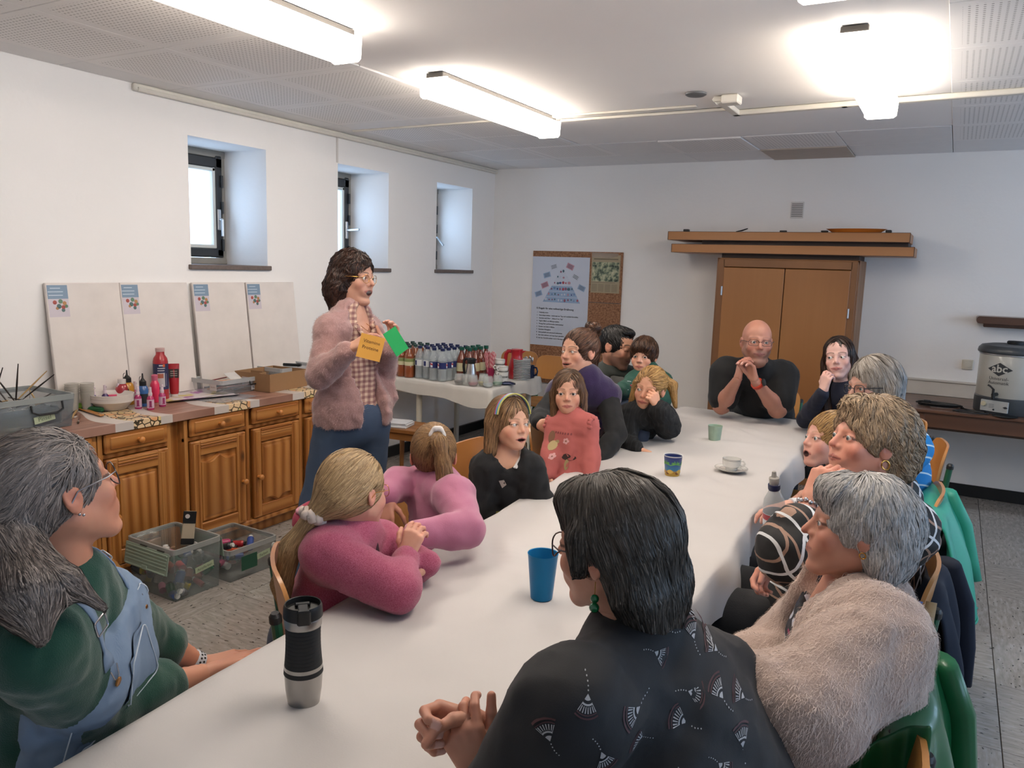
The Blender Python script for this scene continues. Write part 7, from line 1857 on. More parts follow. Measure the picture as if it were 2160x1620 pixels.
def grey_short():
    J = seat(dict(pel=(-.12, 1.74, .53), neck=(-0.125, 1.737, 0.946), SL=(-0.068, 1.536, 0.941), SR=(-0.180, 1.846, 0.814), EL=(-0.161, 1.356, 0.871), WL=(-0.268, 1.363, 0.852), ER=(-0.289, 1.767, 0.713), WR=(-0.354, 1.639, 0.719)), (-1, .15), 1.0)
    hd = dict(c=(-0.131, 1.714, 1.102), F=(-0.929, -0.195, 0.131), U=(0.112, 0.169, 0.953), s=.93, fat=.3, nose=.98, smile=.2, brow='#9a8a80', browa=.3, eye=.004, blush=.15, look=(-0.977, -0.307, 0.038), lips='#a86a60')
    P_ = Person('elderly woman with short silver hair in a fluffy beige coat, seen from the side', J, hd, '#b9826c', 1.0, fat=.5)
    P_.body([(J['WL'], (-0.860, -0.292, -0.255), (0.100, -0.115, -0.988), -1), (J['WR'], (-0.802, -0.390, -0.339), (0.100, -0.115, -0.988), 1)])
    f, up = P_.chestf(), unit(P_.J['neck']-P_.J['pel']); wd = np.cross(up, f); mid = lerp(P_.J['neck'], P_.J['pel'], .5)
    t = NT('dark_pattern_blouse'); v = t.n('ShaderNodeTexVoronoi', {'Vector': t.coord(), 'Scale': 55.0}); t.sp(Base_Color=t.ramp(t.n('ShaderNodeSeparateColor', {0: v.outputs['Color']}).outputs[0], [(0, '#17181f'), (.45, '#2a2c3a'), (.7, '#8a2c50'), (.82, '#b5b8c4'), (.9, '#20222c')], 'CONSTANT'), Roughness=.7)
    P_.garment('patterned_blouse', ['torso', 'laL', 'laR'], .018, t.m, wr=.004, seed=2, res=.009, cut=[E_(P_.J['neck']+f*.06+up*.03, (.06, .07, .09), P_.Rt, k=.01)])
    P_.garment('trousers', ['thL', 'thR', 'shL', 'shR'], .018, cloth('dark_navy_trousers', '#1b1e2a'), [E_(J['pel'], (.19, .16, .12), P_.Rt, k=.04)], wr=.004, res=.015); shoes(P_)
    m_fur = mat('beige_fur', '#b39d91', 1.0, 0, .28, 12, .9, 240, .4)
    cut = [B_(mid+f*.20+wd*.0, (.050, .13, .45), np.array([wd, f, up]), .02, k=.02), E_(P_.J['neck']+f*.05+up*.06, (.075, .085, .085), P_.Rt, k=.02)]
    ext = [E_(lerp(P_.J['pel'], P_.J['neck'], .15), (.235, .19, .20), P_.Rt, k=.06), C_(P_.J['neck']+wd*.09+up*.015, mid+wd*.11+f*.11, .036, .032, k=.04), C_(P_.J['neck']-wd*.09+up*.015, mid-wd*.11+f*.11, .036, .032, k=.04), C_(P_.J['neck']-f*.05+wd*.07, P_.J['neck']-f*.05-wd*.07, .045, .045, k=.05)]
    P_.garment('fluffy_coat', ['torso', 'uaL', 'uaR', 'laL', 'laR'], .042, m_fur, ext, cut, wr=.014, wl=.14, seed=17, res=.009, flare={'uaL': .008, 'uaR': .008, 'laL': .02, 'laR': .016},
               fur=dict(n=46000, L=.013, w=.0009, lift=.004, jit=.35, d=(-.3, -.5, -1), mat2=mat('beige_fur_tips', '#d2bfb3', 1.0, var=.3, vs=30)))
    g = G(); g.tube([P_.hp(-.080, -.010, -.034)+np.array((0, 0, -.006))+(unit(P_.M[1])*math.cos(a)+V3(0, 0, 1)*math.sin(a))*.006 for a in [2*PI*i/12 for i in range(12)]], .0014, 6, closed=True); P_.B.g(g, 'earring', m_gold2)
    P_.hair(prims=[E_((0, -.025, .034), (.087, .108, .098), k=.02)]+facecut(.122, -.055, .082, .086, .116)+[E_((0, -.075, -.02), (.076, .052, .085), k=.03), C_((-.055, -.055, -.05), (-.045, -.065, -.105), .032, .016, k=.03), C_((.055, -.055, -.05), (.045, -.065, -.105), .032, .016, k=.03), E_((0, .05, .075), (.062, .050, .040), k=.02),
                   E_((-.088, .014, -.045), (.026, .024, .026), k=.01, op='-')],
            flow=[('away', (0, .01, .14), 1.0), ('dir', (0, .05, -1), .55), ('curl', .10, .03)], col='#77746f', col2='#cfcbc8', grad=((0, -1, 0), -.02, .10, '#71777b'), n=13000, len=.07, seg=6, width=0.0017, lump=.005, wl=.05, lift=.005, jit=.14, seed=16, beta=(1.5, 1.3))
grey_short()
FANS = [((-0.439, 1.021, 1.039), (0.870, 0.491, 0.031), (-0.100, 0.115, 0.988)), ((-0.340, 1.078, 1.050), (0.870, 0.491, 0.031), (-0.100, 0.115, 0.988)), ((-0.277, 1.114, 1.054), (0.870, 0.491, 0.031), (-0.100, 0.115, 0.988)), ((-0.368, 1.055, 1.005), (0.870, 0.491, 0.031), (-0.100, 0.115, 0.988)), ((-0.293, 1.096, 0.997), (0.870, 0.491, 0.031), (-0.100, 0.115, 0.988)), ((-0.418, 1.021, 0.969), (0.870, 0.491, 0.031), (-0.100, 0.115, 0.988)), ((-0.357, 1.053, 0.953), (0.870, 0.491, 0.031), (-0.100, 0.115, 0.988)), ((-0.295, 1.088, 0.959), (0.870, 0.491, 0.031), (-0.100, 0.115, 0.988)), ((-0.478, 0.989, 0.981), (0.870, 0.491, 0.031), (-0.100, 0.115, 0.988)), ((-0.241, 1.122, 0.981), (0.870, 0.491, 0.031), (-0.100, 0.115, 0.988)), ((-0.436, 1.001, 0.909), (0.870, 0.491, 0.031), (-0.100, 0.115, 0.988)), ((-0.484, 0.975, 0.916), (0.870, 0.491, 0.031), (-0.100, 0.115, 0.988)), ((-0.406, 1.016, 0.898), (0.870, 0.491, 0.031), (-0.100, 0.115, 0.988)), ((-0.302, 1.073, 0.894), (0.870, 0.491, 0.031), (-0.100, 0.115, 0.988)), ((-0.214, 1.126, 0.918), (0.870, 0.491, 0.031), (-0.100, 0.115, 0.988)), ((-0.237, 1.133, 1.029), (0.870, 0.491, 0.031), (-0.100, 0.115, 0.988)), ((-0.201, 1.142, 0.968), (0.870, 0.491, 0.031), (-0.100, 0.115, 0.988)), ((-0.253, 1.103, 0.910), (0.870, 0.491, 0.031), (-0.100, 0.115, 0.988)), ((-0.283, 1.117, 1.089), (0.870, 0.491, 0.031), (-0.100, 0.115, 0.988)), ((-0.319, 1.094, 1.074), (0.870, 0.491, 0.031), (-0.100, 0.115, 0.988))]
def black_top():
    J = seat(dict(pel=(-.22, 1.16, .54), neck=(-0.399, 1.178, 1.011), SL=(-0.419, 0.954, 0.986), SR=(-0.317, 1.319, 0.894), EL=(-0.500, 0.928, 0.829), WL=(-0.573, 0.972, 0.815), ER=(-0.504, 1.218, 0.775), WR=(-0.590, 1.013, 0.875)), (-.8, .55), 1.02)
    hd = dict(c=(-0.455, 1.174, 1.167), F=(-0.990, 0.129, -0.074), U=(0.006, -0.033, 0.996), s=.97, fat=.3, nose=.98, brow='#4a3a30', lips='#a8605a')
    P_ = Person('dark-haired woman with a green earring, back turned, in a black top printed with fans', J, hd, '#c08a72', 1.08, fat=.75, hres=.0026)
    hL = (J['WL'], (-0.413, -0.099, 0.901), (-0.390, 0.901, -0.093), 1, dict(curl=(.05, .55, .75, .8, .8), thumb=(.9, .45, .2), spread=.07))
    hR = (J['WR'], (-0.833, -0.508, 0.157), (0.528, -0.835, 0.029), -1, dict(curl=(.7, .85, .95, .98, .98), thumb=(.75, .35, .45), spread=.08, size=1.04))
    P_.body([hL, hR])
    wide = [E_(lerp(P_.J['pel'], P_.J['neck'], .45), (.225, .165, .22), P_.Rt, k=.05)]
    P_.garment('black_fan_top', ['torso', 'uaL', 'uaR', 'laL', 'laR'], .020, cloth('black_viscose', '#121317', .12, 500, .75, .08), wide, wr=.009, wl=.13, seed=23, res=.0085, frac={'laL': .30, 'laR': .55}, flare={'uaL': .012, 'uaR': .012},
               cut=[E_(P_.J['neck']+V3(0, 0, .055), (.062, .062, .05), None, k=.02)])
    fn = P_.last[0]
    # fan prints scattered over the back and sleeves
    rng = random.Random(12); items = []
    M_ = FANS
    for (c, xd, yd) in M_:
        a = rng.uniform(0, 6.28); xr = np.array(xd)*math.cos(a)+np.array(yd)*math.sin(a); yr = -np.array(xd)*math.sin(a)+np.array(yd)*math.cos(a)
        k = rng.uniform(.9, 1.15)*.0165; polys = []
        def arc(r0, r1, a0, a1, mi, n=7):
            pts = [(r1*math.sin(a0+(a1-a0)*i/n), r1*math.cos(a0+(a1-a0)*i/n)) for i in range(n+1)]+[(r0*math.sin(a1-(a1-a0)*i/n), r0*math.cos(a1-(a1-a0)*i/n)) for i in range(n+1)]
            polys.append(([(x*k, y*k) for x, y in pts], mi))
        w = .62
        arc(.02, .42, -w, w, 0); arc(.62, .74, -w, w, 0); arc(1.5, 1.62, -w, w, 1); arc(1.30, 1.38, -w, w, 1)
        for i in range(6):
            q = -w+.06+(2*w-.12)*(i+.5)/6; arc(.80, 1.22, q-.035, q+.035, 0, 1)
        arc(.6, 1.25, -w, -w+.05, 0, 1); arc(.6, 1.25, w-.05, w, 0, 1)
        for i in range(5): 
            y = -.2-.24*i; x = .05*i*i*.3; polys.append(([((x+.055*math.cos(b))*k, (y+.055*math.sin(b))*k) for b in (0, 1.05, 2.1, 3.14, 4.2, 5.2)], 0))
        items.append((c, xr, yr, polys))
    decal(P_.B, None, 'printed_fans', items, None, fn, None, .0006, [mat('print_grey', '#a5a5a8', .7), mat('print_brown', '#4a2c30', .7)])
    # legs
    P_.garment('trousers', ['thL', 'thR', 'shL', 'shR'], .018, m_skinny, [E_(J['pel'], (.2, .17, .12), P_.Rt, k=.04)], wr=.004, res=.015); shoes(P_)
    g = G(); e = P_.hp(-.079, -.012, -.036); g.tube([e, e+V3(0, 0, -.022)], .0008, 5); P_.B.g(g, 'ear_wire', m_gold2)
    g = G().ball(e+V3(0, 0, -.028), .0072, 14, 10).ball(e+V3(0, 0, -.043), .0085, 14, 10); P_.B.g(g, 'earring', mat('green_glass_bead', '#0f6a3a', .08, coat=1.0), sharp=None)
    P_.glasses(mat('dark_red_frame', '#3a1a20', .3), .024, .018, False, .0014)
    P_.hair(prims=[E_((0, -.024, .034), (.084, .104, .096), k=.02)]+facecut(.128, -.06, .080, .088, .118)+[E_((0, -.060, -.03), (.074, .055, .090), k=.03), C_((.05, -.075, -.06), (.045, -.085, -.150), .042, .024, k=.03), C_((-.045, -.075, -.06), (-.035, -.085, -.140), .042, .022, k=.03), C_((0, -.09, -.08), (0, -.10, -.175), .038, .014, k=.03), E_((0, .05, .075), (.062, .045, .04), k=.02),
                   C_((-.075, .02, .03), (-.078, .022, -.025), .018, .010, k=.02)],
            flow=[('away', (-.0, .045, .135), 1.0), ('part', -.0, .25), ('dir', (0, -.12, -1), .75)], col='#1a1816', col2='#77716a', grad=((0, 0, 1), .05, .13, '#4a423a'), n=15000, len=.10, seg=6, width=0.0016, lump=.0045, wl=.06, lift=.004, jit=.07, seed=26, beta=(1.0, 2.8), res=.004)
black_top()

# ================================================================ left side of the table
def sweat(P_, name, m, off=.018, wr=.007, cuffs=None, **kw): return P_.garment(name, ['torso', 'uaL', 'uaR', 'laL', 'laR'], off, m, wr=wr, **kw)
def cuff(P_, sd, m, r, L=.03, back=.0):
    J = P_.J; W_ = J['W'+sd]; d = unit(J['E'+sd]-W_); R_ = Matrix(np.array(ortho((0, 0, 1), d)).T.tolist())
    g = G().lathe([(r*.86, 0), (r, .003), (r*1.02, L*.5), (r, L-.002), (r*.9, L)], W_+d*back, 20, R=R_); return P_.B.g(g, 'cuff', m, sharp=None)
def woman_overalls():
    J = dict(pel=(-1.580, 0.851, 0.517), neck=(-1.435, 0.827, 0.988), SL=(-1.504, 0.954, 0.869), SR=(-1.328, 0.715, 0.934), EL=(-1.546, 1.072, 0.749), WL=(-1.504, 1.191, 0.638), ER=(-1.408, 0.867, 0.727), WR=(-1.425, 1.147, 0.663))
    J = seat(J, (0.663, 0.658, -0.009), 1.0, sp=.12)
    hd = dict(c=(-1.425, 0.819, 1.175), F=(0.044, 0.967, 0.226), U=(-0.187, -0.218, 0.957), s=1.04, fat=.35, nose=.98, brow='#6a5a50', lips='#a86a60')
    P_ = Person('woman with a long grey ponytail and glasses in a green sweater and denim overalls', J, hd, '#bd8268', 1.05, fat=.5, bust=1.05)
    P_.body([(J['WL'], (0.653, 0.730, 0.103), (0.003, 0.058, -1.018), 1, dict(curl=(.1, .12, .15, .15, .2))), (J['WR'], (0.569, 0.767, 0.252), (0.187, -0.065, -0.985), -1, dict(curl=(.1, .12, .15, .15, .2)))])
    m_gs = mat('green_knit', '#0e4234', .95, 0, .18, 10, .5, 420, .35)
    P_.garment('green_sweater', ['torso', 'uaL', 'uaR', 'laL', 'laR'], .018, m_gs, [C_(P_.J['neck']-P_.chestf()*.02, P_.J['neck']+V3(0, 0, .018), .066, .058, k=.02)], wr=.007, wl=.08, seed=31, frac={'laR': .52, 'laL': .30}, flare={'uaR': .008, 'laR': .006}, res=.0075)
    fns = P_.last[0]
    m_d = denim('light_denim', '#5c7390', '#8398b0'); f, up = P_.chestf(), unit(P_.J['neck']-P_.J['pel']); wd = np.cross(up, f)
    wa = lerp(P_.J['pel'], P_.J['neck'], .42)
    box = B_(wa+f*.17+up*.03, (.165, .16, .215), np.array([wd, f, up]), .03, k=.012, op='&')
    pr = [c for c in P_.parts['torso']]
    bib = [tuple([c[0], c[1], tuple(x+.030 for x in c[2])]+list(c[3:])) if c[0] == 'e' else tuple(list(c[:3])+[c[3]+.030, c[4]+.030]+list(c[5:])) for c in pr]+[box]
    fn0 = field(bib); wv = waves(31, .007, .08); fb = lambda p: fn0(p)-wv(p).astype(F32)
    lo, hi = bounds(bib[:-1], .03); p, q = sdf_mesh(fb, lo, hi, .007); P_.B.part('bib', p, q, m_d)
    def press(pts, fn, e, n=f):
        q_ = np.array(pts, float)+n*.08
        for _ in range(20): q_ = q_-n*np.clip(fn(q_.astype(F32)).astype(float)-e, -.01, .03)[:, None]*.9
        return [tuple(v) for v in q_]
    m_st = mat('pale_stitching', '#c2ccd6', .8)
    c0 = wa+f*.17+up*.02
    for nm, cx, cz, w_, h_ in (('bib_pocket', .0, .115, .125, .12), ('waist_band', 0, -.0, .25, .03)):
        out = rrect(w_, h_, .015, 3, cx, cz); n_ = 12
        g = G(); grid = [c0+wd*(cx-w_/2+w_*i/n_)+up*(cz-h_/2+h_*j/n_) for j in range(n_+1) for i in range(n_+1)]
        g.add(press(grid, fb, .004), [(j*(n_+1)+i, j*(n_+1)+i+1, (j+1)*(n_+1)+i+1, (j+1)*(n_+1)+i) for j in range(n_) for i in range(n_)])
        P_.B.g(g, nm, m_d, sharp=None)
        g = G(); loop = [c0+wd*a+up*b for a, b in rrect(w_-.008, h_-.008, .012, 5, cx, cz)]; g.tube(press(loop, fb, .0075), .0013, 5, closed=True); P_.B.g(g, 'stitching', m_st)
    g = G(); g.tube(press([c0+wd*.105*math.copysign(1, t-.5)*(1 if abs(t-.5) > .0 else 1)+up*.0 for t in ()] or [c0+wd*x+up*(z+.03) for x, z in rrect(.29, .36, .03, 5)], fb, .003), .0013, 5, closed=True); P_.B.g(g, 'stitching', m_st)
    for s_ in (-1, 1):       # shoulder straps with buckle and button
        top = P_.J['neck']+wd*s_*.085+up*.06; low = c0+wd*s_*.10+up*.19
        line = [lerp(top, low, t) for t in [i/10 for i in range(11)]]
        L_ = press([a-wd*.015 for a in line], fns, .003); R_ = press([a+wd*.015 for a in line], fns, .003)
        g = G(); g.add(L_+R_, [(i, i+1, 12+i, 11+i) for i in range(10)]); o = P_.B.g(g, 'strap', m_d, sharp=None); md = o.modifiers.new('t', 'SOLIDIFY'); md.thickness = .003
        bt = (np.array(L_[-1])+np.array(R_[-1]))*.5; bk = (np.array(L_[4])+np.array(R_[4]))*.5; tg = unit((np.array(L_[6])+np.array(R_[6]))*.5-bk); nn = unit(np.cross(wd, tg)); nn = nn if nn @ f > 0 else -nn
        g = G(); g.tube([tuple(bk+wd*a+tg*b+nn*.006) for a, b in rrect(.038, .026, .004, 2)], .0018, 6, closed=True)
        tg = unit(bt-(np.array(L_[8])+np.array(R_[8]))*.5); g.tube([tuple(bt+wd*a+tg*b+nn*.006) for a, b in ((-.012, .0), (-.008, .02), (0, .028), (.008, .02), (.012, 0))], .0014, 6)
        P_.B.g(g, 'buckle', m_silver)
        g = G().lathe([(.009, 0), (.0095, .003), (.006, .005), (0, .005)], bt+tg*.030+nn*.004, 16, R=Matrix(np.array(ortho(wd, f)).T.tolist())); P_.B.g(g, 'button', mat('brass_button', '#a87b4c', .3, .9))
    P_.garment('denim_trousers', ['thL', 'thR', 'shL', 'shR'], .020, m_d, [E_(J['pel'], (.205, .175, .15), P_.Rt, k=.05)], wr=.007, wl=.08, seed=7, res=.015); shoes(P_)
    side = -wd; bp = J['pel']+side*.17+up*.06
    g = G().lathe([(.011, 0), (.012, .003), (.008, .006), (0, .006)], bp+side*.028, 16, R=Matrix(np.array(ortho(up, side)).T.tolist())); P_.B.g(g, 'hip_button', mat('dark_button', '#3a3a3c', .4, .8))
    W_ = P_.J['WL']; d = unit(P_.J['EL']-W_); g = G().lathe([(.0275, -.012), (.029, -.010), (.029, .010), (.0275, .012)], W_+d*.02, 24, R=Matrix(np.array(ortho((0, 0, 1), d)).T.tolist()))
    P_.B.g(g, 'watch_strap', mat('white_strap', '#c9cbd0', .5))
    R_ = ortho((0, 0, 1), d); g = G()
    for i in range(18):
        for k in range(2):
            a = 2*PI*(i+.5*k)/18; rd = R_[0]*math.cos(a)+R_[1]*math.sin(a); g.lathe([(.0028, 0), (.0028, .0006)], W_+d*(.0155+.009*k)+rd*.0288, 8, R=Matrix(np.array(ortho(d, rd)).T.tolist()))
    P_.B.g(g, 'strap_holes', m_black)
    P_.glasses(mat('dark_frame', '#20222a', .3), .026, .022, True, .0013, mat('steel_temple', '#8a8a90', .3, .8))
    g = G().ball(P_.hp(.088, -.008, -.036), .0028, 8, 6).ball(P_.hp(.088, -.014, -.032), .0028, 8, 6); P_.B.g(g, 'ear_studs', m_silver, sharp=None)
    hh = lambda w: tuple(((np.array(w, float)-np.array(P_.hd['c'])) @ P_.M.T)/P_.hd['s'])
    tie, t2, t3_, t4, t5, t6 = hh((-1.502, 0.768, 1.133)), hh((-1.383, 0.713, 1.102)), hh((-1.291, 0.687, 1.055)), hh((-1.248, 0.678, 0.996)), hh((-1.267, 0.738, 1.068)), hh((-1.238, 0.779, 1.013))
    P_.hair(prims=cranium(.008)+facecut(.128, -.05, .082, .090, .118)+[E_((0, .0, -.10), (.12, .13, .055), k=.02, op='-'), E_((.085, .006, -.025), (.022, .036, .048), k=.008, op='-'), E_((-.085, .006, -.025), (.022, .036, .048), k=.008, op='-'),
                    C_((0, -.08, -.01), tie, .050, .016, k=.03), C_(tie, t2, .018, .040, k=.02), C_(t2, t3_, .040, .048, k=.03), C_(t3_, t4, .046, .010, k=.03), C_(t2, t5, .032, .018, k=.03), C_(t5, t6, .016, .004, k=.02)],
            flow=[('to', tie, 1.4), ('curl', .06, .03)], col='#332c2a', col2='#b0a298', grad=((0, 0, 1), -.02, .07, '#6e6866'), n=17000, len=.11, seg=6, width=0.0016, lump=.003, wl=.05, lift=.003, jit=.08, seed=33, beta=(1.1, 1.9), res=.0045)
    t3 = P_.hp(*tie); ax = unit(P_.hp(*t2)-t3); g = G(); R_ = ortho((0, 0, 1), ax)
    g.tube([t3+(R_[0]*math.cos(a)+R_[1]*math.sin(a))*.019 for a in [2*PI*i/18 for i in range(18)]], .006, 7, closed=True); P_.B.g(g, 'hair_tie', mat('green_hair_tie', '#1c5040', .8))
woman_overalls()
def fleece_girl():
    J = dict(pel=(-1.441, 1.520, 0.590), neck=(-1.385, 1.600, 0.878), SL=(-1.377, 1.709, 0.812), SR=(-1.359, 1.473, 0.862), EL=(-1.268, 1.696, 0.780), WL=(-1.182, 1.678, 0.808), ER=(-1.155, 1.507, 0.801), WR=(-1.215, 1.618, 0.833))
    J = seat(J, (0.682, 0.726, -0.015), .8)
    hd = dict(c=(-1.371, 1.595, 0.999), F=(0.087, 0.992, -0.106), U=(-0.098, 0.070, 0.994), s=.95, kid=1, brow='#8a6a48')
    P_ = Person('girl in a heathered pink fleece jacket with a long fair ponytail', J, hd, '#cf9880', .82, hres=.0037)
    P_.body([(J['WR'], (-0.007, 0.473, 0.754), (-0.230, 0.841, -0.424), -1, dict(curl=(.3, .5, .6, .6, .6), size=.86)), (J['WL'], (-0.382, -0.835, -0.245), (-0.142, 0.107, -0.937), -1, dict(curl=(.25, .25, .3, .35, .4), size=.86))])
    m_f = melange('pink_fleece', '#94304e', '#c06a86'); m_f2 = cloth('dark_pink_lining', '#a52c48')
    f = P_.chestf(); up = V3(0, 0, 1)
    hood = [E_(P_.J['neck']-f*.075-up*.02, (.115, .085, .055), None, k=.04)]
    P_.garment('fleece_jacket', ['torso', 'uaL', 'uaR', 'laL', 'laR'], .020, m_f, [], wr=.006, wl=.10, seed=41, res=.007, frac={'laL': .92, 'laR': .95}, flare={'uaR': .010, 'uaL': .008})
    wd = np.cross(up, f); N = P_.J['neck']
    g = G(); pts = []
    for i in range(17):
        a = -1.9+3.8*i/16; pts.append(tuple(N-f*(.015+.100*math.cos(a*.8))+wd*.122*math.sin(a)+up*(.050-.035*math.cos(a*.8))))
    g.tube(pts, [.012+.026*math.sin(PI*i/16) for i in range(17)], 12, flat=1.2); P_.B.g(g, 'hood', m_f2, sharp=None)
    g = G(); g.tube([tuple(np.array(p)-f*.020+up*.026) for p in pts], .0065, 8); P_.B.g(g, 'hood_edge', mat('pale_pink_trim', '#c98a98', .8), sharp=None)
    g = G(); g.tube([tuple(N+f*.075+wd*.01+up*.01), tuple(lerp(N, P_.J['pel'], .2)+f*.125), tuple(lerp(N, P_.J['pel'], .5)+f*.12)], .006, 6); P_.B.g(g, 'zip', mat('burgundy_zip', '#3a1220', .6))
    P_.garment('trousers', ['thL', 'thR', 'shL', 'shR'], .014, cloth('kid_trousers', '#3a4458'), [E_(J['pel'], (.15, .12, .11), P_.Rt, k=.04)], wr=.004, res=.015); shoes(P_)
    tie = (-.035, -.125, -.055)
    P_.hair(prims=cranium(.009)+facecut(.122, -.05, .070, .088, .122)+[E_((0, .01, -.12), (.12, .12, .055), k=.02, op='-'), E_((.085, .006, -.02), (.020, .036, .045), k=.008, op='-'), E_((-.085, .006, -.02), (.020, .036, .045), k=.008, op='-'),
                    C_((0, -.085, -.01), tie, .055, .020, k=.03), C_(tie, (-.085, -.155, -.14), .020, .026, k=.02), C_((-.085, -.155, -.14), (-.125, -.155, -.25), .026, .024, k=.02), C_((-.125, -.155, -.25), (-.13, -.14, -.345), .024, .009, k=.02)],
            flow=[('to', tie, 1.5)], col='#8a6c48', col2='#d0b083', grad=((0, 0, 1), .0, .10, '#806444'), n=9000, len=.12, seg=6, width=0.0021, lump=.0015, lift=.0025, jit=.03, seed=43, beta=(1.5, 1.6), res=.0045)
    t3 = P_.hp(*tie); g = G(); ax = unit(P_.M.T @ np.array((-.35, -.4, -.8))); R_ = ortho((0, 0, 1), ax)
    g.tube([t3+(R_[0]*math.cos(a)+R_[1]*math.sin(a))*(.024+.003*math.sin(9*a))+ax*.004*math.sin(7*a) for a in [2*PI*i/54 for i in range(54)]], [.013+.004*math.sin(i*1.7) for i in range(54)], 9, closed=True); P_.B.g(g, 'scrunchie', mat('cream_scrunchie', '#cfc0b6', .8), sharp=None)
    P_.glasses(m_gold2, .020, .017, True, .0010)
fleece_girl()
def pink_girl():
    J = dict(pel=(-1.394, 2.081, 0.604), neck=(-1.470, 2.132, 0.879), SL=(-1.328, 2.028, 0.886), SR=(-1.563, 2.168, 0.850), EL=(-1.202, 1.904, 0.836), WL=(-1.283, 1.746, 0.852), ER=(-1.583, 2.070, 0.884), WR=(-1.531, 1.935, 0.874))
    J = seat(J, (0.086, -0.974, 0.121), .8)
    hd = dict(c=(-1.491, 2.137, 0.974), F=(-0.585, 0.802, -0.172), U=(-0.100, 0.115, 0.988), s=.93, kid=1)
    P_ = Person('girl in a pink sweatshirt with a high ponytail, looking away over her chair back', J, hd, '#cb9279', .80, hres=.0037)
    P_.body([(J['WL'], (-0.667, -0.533, -0.259), (0.032, 0.205, -0.931), 1, dict(curl=(.25, .25, .3, .35, .4), size=.84)), (J['WR'], (0.237, -0.366, -0.875), (-0.327, 0.803, -0.328), -1, dict(curl=(.3, .2, .3, .35, .4), size=.84))])
    m_p = mat('pink_jersey', '#b5708c', .92, 0, .10, 8, .35, 500, .3)
    P_.garment('pink_sweatshirt', ['torso', 'uaL', 'uaR', 'laL', 'laR'], .022, m_p, wr=.005, wl=.09, seed=51, res=.0075, frac={'laL': .94, 'laR': .90})
    cuff(P_, 'L', m_p, .034, .035); cuff(P_, 'R', m_p, .033, .035)
    f = P_.chestf(); up = V3(0, 0, 1); wd = np.cross(up, f); fn = P_.last[0]; c = lerp(P_.J['neck'], P_.J['pel'], .42)+f*.12
    decal(P_.B, None, 'printed_dots', [(c+wd*.04, wd, up, [([(.012*math.cos(a)*.6, .026*math.sin(a)) for a in [k*.5 for k in range(12)]], 0)]), (c-wd*.05+up*.01, wd, up, [([(.006*math.cos(a), .006*math.sin(a)) for a in [k*.8 for k in range(8)]], 1)])], None, fn, None, .0015, [mat('print_lime', '#a8b04a', .6), mat('print_ochre', '#b08a50', .6)])
    P_.garment('trousers', ['thL', 'thR', 'shL', 'shR'], .014, cloth('kid_trousers', '#3a4458'), [E_(J['pel'], (.15, .12, .11), P_.Rt, k=.04)], wr=.004, res=.015); shoes(P_)
    tie = (.008, -.088, .078)
    P_.hair(prims=cranium(.007)+facecut(.122, -.05, .066, .088, .122)+[E_((0, .01, -.115), (.12, .13, .055), k=.02, op='-'), E_((.085, .006, -.02), (.020, .036, .045), k=.008, op='-'), E_((-.085, .006, -.02), (.020, .036, .045), k=.008, op='-'),
                    C_((0, -.06, .06), tie, .04, .016, k=.02), C_(tie, (.020, -.135, .055), .014, .022, k=.015), C_((.020, -.135, .055), (.04, -.145, -.08), .022, .026, k=.02), C_((.04, -.145, -.08), (.085, -.13, -.19), .022, .007, k=.02), C_((.03, -.145, -.02), (.052, -.135, -.15), .020, .008, k=.02)],
            flow=[('to', tie, 1.5)], col='#5c422c', col2='#b08a5e', grad=((0, 0, 1), .0, .10, '#6a4e34'), n=7000, len=.09, seg=6, width=0.0021, lump=.001, lift=.0025, jit=.04, seed=53, beta=(1.5, 1.6))
    t3 = P_.hp(tie[0]+.004, tie[1]-.012, tie[2]+.006); ax = unit(P_.M.T @ np.array((.1, -.8, -.1))); R_ = ortho((0, 0, 1), ax); g = G()
    g.tube([t3+(R_[0]*math.cos(a)+R_[1]*math.sin(a))*.019 for a in [2*PI*i/22 for i in range(22)]], [.009+.002*math.sin(i*1.3) for i in range(22)], 8, closed=True); P_.B.g(g, 'scrunchie', mat('white_scrunchie', '#d5cfca', .8), sharp=None)
pink_girl()
